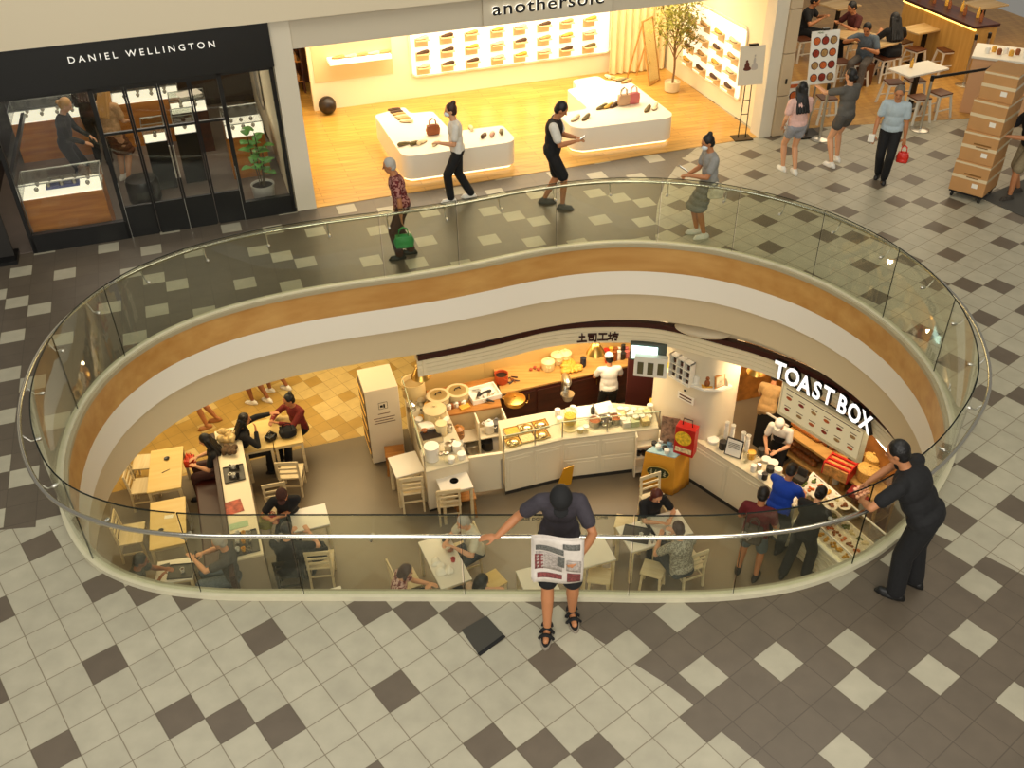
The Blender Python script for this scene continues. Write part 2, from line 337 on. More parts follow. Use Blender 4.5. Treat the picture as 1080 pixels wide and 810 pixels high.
def cdt_floor(name, bounds, pat, regf, holes, mats, mi, z, extra=()):
    x0, x1, y0, y1 = bounds; V = []; E = []
    def line(pts, closed=False):
        n0 = len(V); V.extend(Vector((p[0], p[1])) for p in pts); n = len(pts)
        E.extend((n0+i, n0+(i+1) % n) for i in range(n if closed else n-1))
    line([(x0, y0), (x1, y0), (x1, y1), (x0, y1)], True)
    for h in holes: line(h, True)
    for e in extra: line(e)
    # outlines of the odd tiles only
    for reg, (u, v, orig) in (('g1', (U1, V1, O1)), ('g2', (U2, V2, None))):
        for i in range(-60, 90):
            for j in range(-60, 90):
                if reg == 'g1': c = orig+(u*(i+.5)+v*(j+.5))*T
                else: c = u*(i-.289)*T+v*(j-.146)*T
                if not (x0+.5 < c.x < x1-.5 and y0+.5 < c.y < y1-.5): continue
                rg = regf(c.x, c.y)
                q = [c+u*(a*T/2)+v*(b*T/2) for a, b in ((-1, -1), (1, -1), (1, 1), (-1, 1))]
                ok = {('g2' if regf(p.x, p.y) == 'NW' else 'g1') for p in q}
                if reg not in ok: continue
                hit = any((i % 6, j % 6) in pat[r_] for r_ in {regf(p.x, p.y) for p in q+[c]} if (r_ == 'NW') == (reg == 'g2'))
                if hit: line(q, True)
    vs, es, fs, *_ = geometry.delaunay_2d_cdt(V, E, [], 0, 1e-5)
    mb = MB(); mb.v = [Vector((v.x, v.y, z)) for v in vs]
    for f in fs:
        cx = sum(vs[i].x for i in f)/3; cy = sum(vs[i].y for i in f)/3
        if any(inside((cx, cy), h) for h in holes): continue
        rg = regf(cx, cy); i, j = cell(rg, cx, cy); sp = (i % 6, j % 6) in pat[rg]
        a, b, c = [vs[k] for k in f]
        if (b-a).cross(c-a) < 0: f = f[::-1]
        mb.f.append(tuple(f)); mb.mi.append(mi(rg, sp))
    return mb.build(name, mats, None, kind='structure')
def upper_mi(rg, sp):
    dark = (rg in ('NW', 'SE')) != sp
    return (3 if dark else 2) if rg == 'NW' else (1 if dark else 0)
hole = [(p.x, p.y) for p in off(.02)]
shopline = [W(-9, 0), W(0, 0), W(8.3, 0), W(9.6, 0), Vector((8.5, 17.2, 0)), Vector((13, 18, 0)), Vector((13, 30, 0)), Vector((-16, 30, 0))]
cdt_floor('floor', (-12, 11, 1.0, 19), PAT, region, [hole], [LT1, DK1, LT2, DK2], upper_mi, 0, (A1, A2, A3, A4))
# shop floors lie a few millimetres over the slab, ending at the shop line
WFL = wood('shoe_store_floor_oak', '#dcae58', '#c8943e', .3, .6, 0, .12, -SA)
def quad(name, pts, m, z0, z1): struct(name, MB().prism([(p.x, p.y) for p in pts], z0, z1), m)
quad('floor_shoe_store', [W(.12, -.02), W(8.36, -.02), W(8.5, 6), W(-.2, 6)], WFL, -.05, .006)
quad('floor_watch_store', [W(-4.6, .02), W(.1, .02), W(.1, 6), W(-6, 6)], mat('grey_shop_floor', '#6d6259', .35, var=.08, vscale=3), -.05, .006)
quad('floor_food_court', [W(8.5, .0), W(9.6, 0), W(12.3, -.62), W(18, -.6), W(18, 14), W(8.5, 14)], wood('food_court_floor', '#c79a52', '#b08040', .35, .6, 1, .14, -SA), -.05, .006)
# slab edge rings round the void
WB = wood('fascia_oak', '#c79a58', '#b17f3f', .42, .35, 0)
def ring(name, d, z0, z1, m, th=.06):
    a = off(d, z0); b = off(d+th, z0); mb = MB(); n = NO
    vs = [*a, *b, *[Vector((p.x, p.y, z1)) for p in a], *[Vector((p.x, p.y, z1)) for p in b]]
    fs = []
    for i in range(n):
        j = (i+1) % n
        fs += [(i, 2*n+i, 2*n+j, j), (n+i, n+j, 3*n+j, 3*n+i), (2*n+i, 3*n+i, 3*n+j, 2*n+j), (i, j, n+j, n+i)]
    mb.add(vs, fs); return struct(name, mb, m, smooth='auto')
ring('trim_1', .0, -.42, -.012, WB)
ring('trim_2', .0, -.82, -.421, mat('white_fascia', '#e9e2d2', .5), .05)
ring('trim_3', .06, -1.32, -.80, mat('beige_bulkhead', '#c9b692', .6), .06)
ring('trim_4', -.012, -.014, .035, mat('stone_nosing', '#a79c7e', .45), .05)
ring('kerb', .028, -.0, .055, mat('kerb_stone', '#cfc8ac', .4, var=.05, vscale=8), .075)['kind'] = 'structure'
# underside of slab = ceiling of the lower hall
def ringplane(name, d, box, z, m, thick=.05):
    V = [Vector((p.x, p.y)) for p in off(d)]; n = len(V); E = [(i, (i+1) % n) for i in range(n)]
    x0, x1, y0, y1 = box; V += [Vector(q) for q in ((x0, y0), (x1, y0), (x1, y1), (x0, y1))]; E += [(n, n+1), (n+1, n+2), (n+2, n+3), (n+3, n)]
    h = [(p.x, p.y) for p in V[:n]]; vs, es, fs, *_ = geometry.delaunay_2d_cdt(V, E, [], 0, 1e-5); mb = MB(); mb.v = [Vector((v.x, v.y, z)) for v in vs]
    for f in fs:
        c = sum((vs[i] for i in f), Vector((0, 0)))/3
        if not inside((c.x, c.y), h): mb.f.append(tuple(f)); mb.mi.append(0)
    return struct(name, mb, m)
ringplane('ceiling', .08, (-14, 13, 0, 24), -1.32, mat('ceiling_paint', '#cbb691', .7))
# lower floor: tiled hall beyond, plain brown-grey floor at the stalls
LB = [(-9.5, 12.4), (-7.686, 13.012), (-7.09, 13.22), (-4.02, 14.29), (-2.93, 14.605), (-1.0, 15.1), (1, 15.5)]
YT = tile_mat('hall_tile_light', '#c0a66a', *g1, grout='#927a4a'); YD = tile_mat('hall_tile_dark', '#a98845', *g1, grout='#806a3a')
LFL = mat('stall_floor', '#71644f', .35, var=.05, vscale=2)
YREG = lambda x, y: 'NE' if y > 15.33-(x+3.76)*.62 else 'SE'
def lower_region(x, y): return YREG(x, y)
lowhall = [(x, y) for x, y in LB]+[(1, 22), (-14, 22), (-14, 11.0)]
def low_mi(rg, sp): return 1 if (rg == 'NE') == sp else 0
ob = cdt_floor('floor_lower_hall', (-14, 2, 8, 22), {**PAT, 'NE': PAT['NE']}, lower_region, [], [YT, YD], lambda rg, sp: (0 if sp else 1) if rg == 'SE' else (1 if sp else 0), LZ, ())
struct('floor_lower_stalls', MB().prism([(-14, 2), (12, 2), (12, 20), (1, 20), (1, 15.5), *[(x, y) for x, y in reversed(LB)], (-14, 11)], LZ-.1, LZ+.006), LFL)
# walls of the lower hall far behind
struct('wall_lower_north', MB().box((-1, 21, -3.2), (28, .2, 4.2)), BEIGE)
struct('wall_lower_east', MB().box((10.5, 12, -3.2), (.2, 20, 4.2)), BEIGE)
struct('wall_lower_west', MB().box((-13.5, 12, -3.2), (.2, 20, 4.2)), BEIGE)
struct('wall_lower_south', MB().box((-1, 1.0, -3.2), (26, .2, 4.2)), BEIGE)
# ---------------------------------------------------------------- glass balustrade round the void
bal = thing('balustrade', 'curved frameless green glass balustrade with round steel handrail around the oval void', 'balustrade', (0, 0, 0))
gd = .065; GT = 1.05
gp = off(gd)
seams_px = [(420, 330), (138, 380), (74, 432), (98, 585), (213, 627), (321, 626), (495, 626), (655, 626), (767, 627), (897, 598), (1000, 475), (978, 395), (924, 335), (854, 290), (770, 262), (692, 249), (590, 262), (488, 283)]
idx = []
def near_i(p): return min(range(NO), key=lambda i: (gp[i].x-p.x)**2+(gp[i].y-p.y)**2)
idx = sorted({near_i(at(x, y, .05)) for x, y in seams_px})
GEDGE = mat('glass_edge', '#0f1712', .2)
for a, b in zip(idx, idx[1:]+[idx[0]+NO]):
    pts = []
    for i in range(a, b+1):
        q = gp[i % NO]; pts.append(q.copy())
    # small joint gap at both ends
    d0 = (pts[1]-pts[0]).normalized()*.006; d1 = (pts[-2]-pts[-1]).normalized()*.006; pts[0] += d0; pts[-1] += d1
    g = MB().sheet([(p.x, p.y, .03) for p in pts], [(p.x, p.y, GT) for p in pts], .012).build('glass_panel', GREENG, bal, smooth='auto')
    e = MB().sheet([(p.x, p.y, GT) for p in pts], [(p.x, p.y, GT+.006) for p in pts], .013)
    e.sheet([(q.x, q.y, .03) for q in (pts[0], pts[0]+d0*.6)], [(q.x, q.y, GT) for q in (pts[0], pts[0]+d0*.6)], .013)
    e.build('glass_edge', GEDGE, g)
hr = off(gd+.135, .93); MB().tube([*hr], .021, 10, True).build('handrail', CHROME, bal, smooth=True)
cum = [0]
for i in range(NO): cum.append(cum[-1]+(gp[(i+1) % NO]-gp[i]).length)
nb = 34; k = 0
for j in range(nb):
    tgt = cum[-1]*(j+.5)/nb
    while cum[k+1] < tgt: k += 1
    a = gp[k % NO]; h = hr[k % NO]; t = (gp[(k+1) % NO]-gp[k % NO]).normalized(); f = (tgt-cum[k]); a = a+t*f; h = h+t*f
    nrm = (h-a); nrm.z = 0; nrm.normalize()
    m = MB(); m.tube([Vector((a.x, a.y, .80))+nrm*.0, Vector((a.x, a.y, .80))+nrm*.07, Vector((h.x, h.y, .91))], .008, 8)
    m.cap(Vector((a.x, a.y, .80))-nrm*.012, Vector((a.x, a.y, .80))+nrm*.018, .02, .02)
    m.build('bracket', STEEL, bal, smooth=True)
pn = text_mb('*PLEASE DO NOT LEAN OVER OR CLIMB', .045, .002, facing(Vector((at(590, 546, 1.0).x, gp[near_i(at(575, 626, 0))].y-.012, GT-.035)), (0, -1, 0)))
pn.build('notice_lettering', BLACK, bal)
# service tile with a raised steel edge in the near floor
c = rect_px([(490, 653), (514, 649), (532, 670), (505, 691)], 0)
qs = [at(487, 665, 0), at(513, 650, 0), at(532, 671, 0), at(505, 691, 0)]
m = MB(); m.prism([(q.x, q.y) for q in qs], 0, .008)
hb = single('access_cover', 'dark metal access cover set flush in the near tile floor', 'floor hatch', m, mat('cover_metal', '#4a4740', .4, .4))
ed = MB(); ed.bar(qs[2]+Vector((0, 0, .006)), qs[3]+Vector((0, 0, .006)), .03, .012); ed.build('edge_strip', BLACKM, hb)
# ---------------------------------------------------------------- upper shop block
TOPZ = 2.94
struct('wall_north', MB().box(W(-1.9, -.06, TOPZ+.6), (16.5, .16, 1.2), SA).box(W(9.5, .1, 3.3), (8, .16, 1.2), SA), CREAM)
struct('ceiling_shops', MB().box(W(2, 3.2, TOPZ+.06), (13, 6.1, .1), SA), WHITE)
GREYW = mat('shop_header_paint', '#cbc1aa', .5)
struct('wall_header', MB().box(W(4.2, .1, 2.72), (8.3, .2, .44), SA), GREYW)
struct('column_west', MB().box(W(.16, .12, 1.47), (.30, .3, 2.94), SA), mat('column_paint', '#d9d0ba', .45))
cm = MB(); cm.box(W(8.42, .1, 1.47), (.24, .3, 2.94), SA); struct('column_east', cm, mat('column_paint', '#d9d0ba', .45))
pm = MB()
for k in range(4): pm.box(W(8.66, .05, .37+.74*k), (.22, .3, .725), SA)
struct('wall_panelled', pm, mat('stone_panel', '#c6b08e', .5), bevel=.006)
single('switch_plate', 'small dark wall switch on the stone-panelled pier beside the poster', 'switch', MB().box((0, 0, 0), (.035, .01, .09)), BLACK, W(8.66, -.11, 1.0), SA)
WALLW = mat('shoe_store_wall', '#f1e3c2', .6)
struct('wall_shoe_store_back', MB().box(W(4.75, 4.3, 1.45), (7.5, .12, 2.9), SA), WALLW)
struct('wall_shoe_store_right', MB().box(W(8.5, 2.3, 1.45), (.12, 4.1, 2.9), SA), WALLW)
struct('wall_store_divider', MB().box(W(.02, 3.0, 1.45), (.1, 5.8, 2.9), SA), WALLW)
struct('wall_storeroom', MB().box(W(.5, 6.0, 1.45), (1.4, .1, 2.9), SA), mat('storeroom', '#5a3216', .7))
struct('wall_watch_store_back', MB().box(W(-2.2, 5.4, 1.45), (4.8, .1, 2.9), SA), mat('dark_wall', '#1d1310', .6))
struct('wall_watch_store_left', MB().box(W(-4.6, 2.9, 1.45), (.1, 5.2, 2.9), SA), mat('dark_wall', '#1d1310', .6))
# storeroom shelf seen through the dark doorway
t = thing('storage_rack', 'dark storeroom rack of boxes seen through the doorway at the shoe shop corner', 'rack', W(.62, 5.5), SA)
for k in range(4): MB().box((0, 0, .25+.4*k), (.8, .35, .03)).build('shelf', MWOOD, t)
for sx in (-.38, .38): MB().box((sx, 0, .8), (.04, .35, 1.6)).build('upright', DWOOD, t)
for k in range(4):
    for j in range(2): single('storage_box', 'brown shoe box on the storeroom rack in the dark doorway', 'box', MB().box((0, 0, .06), (.28, .3, .12)), CARD, W(.42+.36*j, 5.5, .27+.4*k), SA, 'storeroom boxes')
# ================================================================ people builder
def remesh(mb, voxel, m, name, parent, smooth_it=3, **kw):
    me = mb.mesh('tmp', m); o = bpy.data.objects.new('tmp', me); COL.objects.link(o)
    r = o.modifiers.new('r', 'REMESH'); r.mode = 'VOXEL'; r.voxel_size = voxel; r.use_smooth_shade = True
    s_ = o.modifiers.new('s', 'SMOOTH'); s_.iterations = smooth_it; s_.factor = .5
    bpy.context.view_layer.update()
    nm = bpy.data.meshes.new_from_object(o.evaluated_get(bpy.context.evaluated_depsgraph_get())); nm.name = name
    bpy.data.objects.remove(o); bpy.data.meshes.remove(me)
    nm.materials.clear(); nm.materials.append(m)
    q = bpy.data.objects.new(name, nm); COL.objects.link(q); q.parent = parent
    for k, v in kw.items(): q[k] = v
    return q
def ik(a, t, l1, l2, hint):
    a = Vector(a); t = Vector(t); d = t-a; L = min(d.length, (l1+l2)*.999); L = max(L, abs(l1-l2)+.01); dn = d.normalized()
    x = (l1*l1-l2*l2+L*L)/(2*L); h = math.sqrt(max(0, l1*l1-x*x)); hv = Vector(hint)-dn*Vector(hint).dot(dn)
    if hv.length < 1e-4: hv = Vector((0, 1, 0))
    return a+dn*x+hv.normalized()*h, a+dn*L
EYE = mat('eye_dark', '#1a120e', .3); LIP = mat('lip', '#8c4a3c', .5); MASK = mat('face_mask_cloth', '#dfe6e6', .7); SHOEW = mat('white_shoe', '#dedad0', .5); SHOEB = mat('black_shoe', '#101010', .5)
HB = mat('black_hair', '#0d0a09', .45, bump=.4, bscale=60); HBR = mat('brown_hair', '#38190e', .5, bump=.4, bscale=60); HG = mat('grey_hair', '#aba69c', .6, bump=.4, bscale=60); HBL = mat('blond_hair', '#b98a4e', .5, bump=.4, bscale=60); HR = mat('auburn_hair', '#4c150b', .5, bump=.4, bscale=60)
def hand_mb(mb, W_, d, lat, k, curl=.5, fat=1.0, th=1):
    """palm with four unequal curled fingers and a thumb; lat points to the thumb side"""
    d = d.normalized(); lat = (lat-d*lat.dot(d)).normalized(); pn = d.cross(lat)*th   # palm faces pn
    c = W_+d*.05*k
    m = Matrix((lat, d, pn)).transposed()
    mb.ell(c, (.038*k, .055*k, .016*k), m)
    for i, (o, L) in enumerate(((.029, .068), (.010, .078), (-.009, .073), (-.027, .056))):
        p = W_+d*.088*k+lat*o*k; a = curl*.55; q = p
        dd = d
        for s_ in range(3):
            dd = (dd*math.cos(a)+pn*math.sin(a)).normalized(); q2 = q+dd*L*k/2.6*(1-.12*s_)
            mb.cap(q, q2, .0088*k*fat*(1-.1*s_), .0078*k*fat*(1-.1*s_), 8); q = q2
    p = W_+d*.03*k+lat*.03*k; q = p+(lat*.6+d*.6+pn*.3).normalized()*.038*k; r_ = q+(lat*.15+d*.9+pn*.4).normalized()*.032*k
    mb.cap(p, q, .012*k*fat, .010*k*fat, 8); mb.cap(q, r_, .010*k*fat, .008*k*fat, 8)
def person(label, loc, face, H=1.7, hip=None, lean=5, side=0, turn=0, head=(0, 0), hands=None, feet=None, eh=None, kh=None, skin=SKIN,
           top=None, sleeve='short', bottom=None, kind='pants', shoes=SHOEB, hair='short', hm=HB, mask=False, cap=None, apron=None, vox=.011, curl=(.5, .5), sandals=False, group=None, wide=1.0, toes=None, topkw=None, stripes=None, handdir=(None, None)):
    k = H/1.72; t = thing('person', label, 'person', loc, R(face-90), group)
    P = Vector(hip or (0, -.02, .93)); sit = P.z < .8
    Mt = Matrix.Rotation(R(turn), 3, 'Z') @ Matrix.Rotation(R(side), 3, 'Y') @ Matrix.Rotation(-R(lean), 3, 'X')
    X = lambda x, y, z: P+Mt @ Vector((x, y, z))
    N = X(0, 0, .50); Mh = Mt.copy() if abs(lean) < 1 else Matrix.Rotation(R(turn), 3, 'Z') @ Matrix.Rotation(-R(lean*.6), 3, 'X')
    Mh = Matrix.Rotation(R(turn+head[1]), 3, 'Z') @ Matrix.Rotation(-R(lean*.5+head[0]), 3, 'X')
    HC = N+Mt @ Vector((0, .012, .045))+Mh @ Vector((0, .02, .105)); Hh = lambda x, y, z: HC+Mh @ Vector((x, y, z))
    hands = hands or ((-.24, .05, .72), (.24, .05, .72)); feet = feet or ((-.10, .06), (.10, -.04))
    eh = eh or ((-.5, -.7, -.2), (.5, -.7, -.2)); kh = kh or ((-.08, 1, .2), (.08, 1, .2)); toes = toes or ((-.12, 1), (.12, 1))
    b = MB()
    b.ell(X(0, 0, 0), (.158*wide, .108*wide, .12), Mt); b.ell(X(0, 0, .17), (.135*wide, .098*wide, .15), Mt); b.ell(X(0, 0, .33), (.162*wide, .108*wide, .17), Mt)
    b.cap(X(-.15, 0, .43), X(.15, 0, .43), .058, .058); b.cap(X(0, 0, .44), HC+Mh @ Vector((0, -.012, -.03)), .056, .05)
    # head
    b.ell(Hh(0, -.008, .022), (.077, .095, .098), Mh); b.ell(Hh(0, .022, -.045), (.056, .062, .066), Mh); b.ell(Hh(0, .045, -.088), (.026, .026, .02), Mh)
    b.cap(Hh(0, .084, .012), Hh(0, .103, -.022), .009, .014, 8); b.ell(Hh(0, .07, .032), (.05, .018, .012), Mh)
    for sx in (-1, 1): b.ell(Hh(.077*sx, -.004, -.005), (.011, .021, .032), Mh, 8, 6)
    sh = (X(-.178*wide, 0, .425), X(.178*wide, 0, .425)); AR = []
    for i, sx in ((0, -1), (1, 1)):
        el, wr = ik(sh[i], hands[i], .285, .255, eh[i]); AR.append((sh[i], el, wr))
        b.cap(sh[i], el, .050, .037); b.cap(el, el+(wr-el)*.35, .038, .040); b.cap(el+(wr-el)*.35, wr, .040, .026)
        d = (wr-el) if handdir[i] is None else Vector(handdir[i]); lat = Vector((-sx*1, .25, .15))
        hand_mb(b, wr, d, lat, 1.0, curl[i], 1.15 if vox > .008 else 1.0, -1 if (d.normalized().cross(lat)).z > 0 else 1)
    LG = []
    for i, sx in ((0, -1), (1, 1)):
        hp = X(.088*sx, 0, -.03); f = feet[i]; an = Vector((f[0], f[1], (f[2] if len(f) > 2 else 0)+.085))
        kn, an = ik(hp, an, .44, .425, kh[i]); LG.append((hp, kn, an))
        b.cap(hp, kn, .082, .054); b.cap(kn, kn+(an-kn)*.35, .054, .057); b.cap(kn+(an-kn)*.35, an, .055, .034)
        td = Vector((*toes[i], 0)).normalized(); ft = an-Vector((0, 0, .05)); b.cap(ft-td*.035, ft+td*.13, .034, .026); b.cap(an, ft-td*.03, .034, .034)
        LG[-1] += (ft, td)
    for v in range(len(b.v)): b.v[v] = b.v[v]*k
    bv = min(vox, .0085)
    remesh(b, bv, skin, 'body', t)
    sc = lambda m_: setattr(m_, 'v', [v*k for v in m_.v]) or m_
    f = MB()
    for sx in (-1, 1): f.ell(Hh(.03*sx, .083, .012), (.013, .007, .006), Mh, 8, 6)
    if mask:
        m_ = MB(); m_.ell(Hh(0, .052, -.045), (.058, .062, .05), Mh); sc(m_).build('face_mask', MASK, t, smooth=True)
    else:
        mo = MB(); mo.ell(Hh(0, .079, -.05), (.022, .008, .006), Mh, 10, 6); sc(mo).build('mouth', LIP, t, smooth=True)
    sc(f).build('eyes', EYE, t, smooth=True)
    # clothes
    if top:
        c = MB(); g = .014; c.ell(X(0, 0, .33), (.178*wide, .125*wide, .175), Mt); c.ell(X(0, .006, .17), (.165*wide, .12*wide, .18), Mt)
        c.cap(X(-.145*wide, 0, .42), X(.145*wide, 0, .42), .074, .074)
        hem = -.02 if kind != 'dress' else -.05
        c.ell(X(0, 0, .02), (.178*wide, .128*wide, .11 if not sit else .1), Mt); c.cap(X(-.1*wide, 0, .1), X(-.1*wide, 0, -.03), .082, .085); c.cap(X(.1*wide, 0, .1), X(.1*wide, 0, -.03), .082, .085)
        for s_, el, wr in AR:
            if sleeve == 'short': c.cap(s_, s_+(el-s_)*.62, .068, .066)
            elif sleeve == 'long': c.cap(s_, el, .064, .052); c.cap(el, el+(wr-el)*.9, .052, .040)
            else: c.cap(s_, s_+(el-s_)*.2, .06, .06)
        if sleeve == 'long' and hair == 'hood': pass
        remesh(sc(c), vox, top, 'shirt', t, 4)
        if stripes:
            for s_, el, wr in AR:
                c = MB(); c.cap(s_, s_+(el-s_)*.66, .072, .070); remesh(sc(c), vox, stripes, 'sleeve', t, 4)
    if bottom:
        c = MB()
        if kind in ('pants', 'shorts'):
            c.ell(X(0, 0, -.01), (.172*wide, .122*wide, .12), Mt)
            for hp, kn, an, ft, td in LG:
                if kind == 'pants': g_ = wide**.8 if wide > 1 else 1; c.cap(hp, kn, .098*g_, .078*g_); c.cap(kn, an+(kn-an)*.03, .078*g_, .068*g_)
                else: c.cap(hp, hp+(kn-hp)*.88, .100, .092)
        elif kind == 'brief':
            c.ell(X(0, 0, -.01), (.176*wide, .126*wide, .12), Mt)
            for hp, kn, an, ft, td in LG: c.cap(hp, hp+(kn-hp)*.38, .104, .100)
        else:
            kn = (LG[0][1]+LG[1][1])/2; a0 = X(0, 0, .05); e0 = kn+Vector((0, 0, .04)); n = 5
            for j in range(n+1):
                q = a0.lerp(e0, j/n); c.ell(q, ((.15+.06*j/n)*wide, (.115+.055*j/n)*wide, .09))
        remesh(sc(c), vox, bottom, {'pants': 'trousers', 'shorts': 'shorts', 'brief': 'shorts'}.get(kind, 'skirt'), t, 3)
    if apron:
        c = MB(); c.ell(X(0, .055, .22), (.13*wide, .085, .17), Mt); c.ell(X(0, .06, -.08), (.17*wide, .10, .26), Mt); remesh(sc(c), vox, apron, 'apron', t, 3)
    for hp, kn, an, ft, td in LG:
        ft = ft-Vector((0, 0, .0))
        if sandals:
            c = MB(); lat = Vector((td.y, -td.x, 0)); q = Matrix((lat, td, Vector((0, 0, 1)))).transposed()
            ce = ft+td*.05; c.v = []; pts = []
            for j in range(20):
                a = 2*PI*j/20; pts.append(ce+lat*(.05*math.cos(a)*(1.05 if math.sin(a) > 0 else .85))+td*(.15*math.sin(a)))
            c.prism([(p.x, p.y) for p in pts], ft.z-.036, ft.z-.014)
            sc(c); sole = c.build('sandal_sole', mat('pale_sole', '#8f8474', .7), t)
            fb = MB(); fb.prism([(ce.x+(p.x-ce.x)*.86, ce.y+(p.y-ce.y)*.9) for p in pts], ft.z-.013, ft.z-.009); sc(fb).build('footbed', BLACKM, t)
            c = MB()
            for dd, rr, hh in ((.085, .052, .036), (.02, .047, .047)):
                pp = [ft+td*dd+lat*(rr*math.cos(a))+Vector((0, 0, -.026+hh*2*math.sin(a)*.75)) for a in [PI*j/10 for j in range(11)]]
                c.tube(pp, [.022]*11, 8, False, .009)
            pp = [ft-td*.055*math.cos(a)*1+lat*(.042*math.sin(a))+Vector((0, 0, .045)) for a in [-PI*.5+PI*j/10 for j in range(11)]]
            c.tube(pp, .012, 8); sc(c).build('sandal_strap', BLACKM, t, smooth=True)
        elif shoes:
            c = MB(); c.cap(ft-td*.045, ft+td*.12, .045, .038); c.cap(an-Vector((0, 0, .01)), ft-td*.03, .042, .045)
            ce = ft+td*.04; lat = Vector((td.y, -td.x, 0))
            pts = [ce+lat*(.048*math.cos(a))+td*(.145*math.sin(a)) for a in [2*PI*j/16 for j in range(16)]]
            z0 = ft.z-.036
            c.prism([(p.x, p.y) for p in pts], z0, z0+.028)
            sc(c); o = remesh(c, min(vox, .009), shoes, 'shoe', t, 2)
    # hair
    if hair:
        c = MB(); c.ell(Hh(0, -.02, .034), (.086, .096, .100), Mh); c.ell(Hh(0, -.045, -.02), (.078, .065, .07), Mh)
        if hair in ('short', 'bald'): pass
        if hair == 'bun': c.ell(Hh(0, -.07, .12), .042)
        if hair == 'lowbun': c.ell(Hh(0, -.12, .0), .04)
        if hair == 'bob':
            for sx in (-1, 1): c.cap(Hh(.07*sx, -.01, .03), Hh(.075*sx, .0, -.09), .032, .028)
            c.cap(Hh(0, -.06, 0), Hh(0, -.06, -.09), .07, .06)
        if hair in ('long', 'curly'):
            bk = Mt @ Vector((0, -1, 0)); nb_ = 5
            for j in range(nb_):
                o = (j-2)*.036; a = Hh(o, -.06, .0); e_ = X(o*1.5, -.125, .26 if hair == 'long' else .33); c.cap(a, e_, .036, .024)
            for sx in (-1, 1): c.cap(Hh(.07*sx, -.01, .02), X(.1*sx, -.0 if hair == 'long' else .03, .42), .03, .026)
            if hair == 'curly':
                for j in range(26): c.ell(Hh(random.uniform(-.1, .1), random.uniform(-.11, .03), random.uniform(-.13, .1)), random.uniform(.02, .034), None, 8, 6)
        remesh(sc(c), .009, hm, 'hair', t, 1)
    if cap:
        c = MB(); c.ell(Hh(0, -.012, .05), (.092, .104, .085), Mh); c.ell(Hh(0, .10, .035), (.065, .06, .008), Mh); remesh(sc(c), .007, cap, 'cap', t, 2)
    return t
def bag(name, label, cat, loc, m, w_=.3, h=.3, d=.12, rz=0, handle=True, hmat=None, group=None, slump=.15):
    t = thing(name, label, cat, loc, rz, group); c = MB()
    c.ell((0, 0, h*.38), (w_*.5, d*.5, h*.42)); c.box((0, 0, h*.38), (w_*.8, d*.75, h*.7)); c.ell((0, 0, h*.15), (w_*.48, d*.55, h*.18))
    remesh(c, max(.006, w_*.04), m, 'bag_body', t, 4)
    if handle:
        for sy in (-1, 1):
            MB().tube([(-w_*.22, sy*d*.2, h*.7), (-w_*.2, sy*d*.15, h*1.05), (0, sy*d*.1, h*1.2), (w_*.2, sy*d*.15, h*1.05), (w_*.22, sy*d*.2, h*.7)], .008, 8).build('handle', hmat or m, t, smooth=True)
    return t
def cloth(name, c, var=.2, sc=30, rough=.85, **k): return mat(name, c, rough, var=var, vscale=sc, **k)
def checks(name, c1, c2, scale=40):
    if name in _M: return _M[name]
    m = mat(name, c1, .85); nt = m.node_tree; tc = nt.nodes.new('ShaderNodeTexCoord'); v = nt.nodes.new('ShaderNodeTexVoronoi'); v.inputs['Scale'].default_value = scale
    nt.links.new(tc.outputs['Object'], v.inputs['Vector']); r = nt.nodes.new('ShaderNodeValToRGB'); r.color_ramp.interpolation = 'CONSTANT'
    r.color_ramp.elements[0].color = lin(c1); r.color_ramp.elements[1].color = lin(c2); r.color_ramp.elements[1].position = .5
    sp = nt.nodes.new('ShaderNodeSeparateColor'); nt.links.new(v.outputs['Color'], sp.inputs[0]); nt.links.new(sp.outputs[0], r.inputs[0]); nt.links.new(r.outputs[0], nt.nodes['Principled BSDF'].inputs['Base Color']); return m
TB = cloth('black_cloth', '#0e0e10', .3); TW = cloth('white_cloth', '#d8d4c8', .05); TG = cloth('grey_cloth', '#6c6a66', .08); TN = cloth('navy_grey_cloth', '#38333a', .1)
UP = lambda x, y, dz=0: at(x, y, dz)
LO = lambda x, y, h=0: Vector((at(x, y, LZ+h).x, at(x, y, LZ+h).y, LZ+.006))
def pt(o, *v):
    """world position of a point in a person's own frame (for things they hold)"""
    return o.location+Matrix.Rotation(o.rotation_euler[2], 3, 'Z') @ Vector(v)
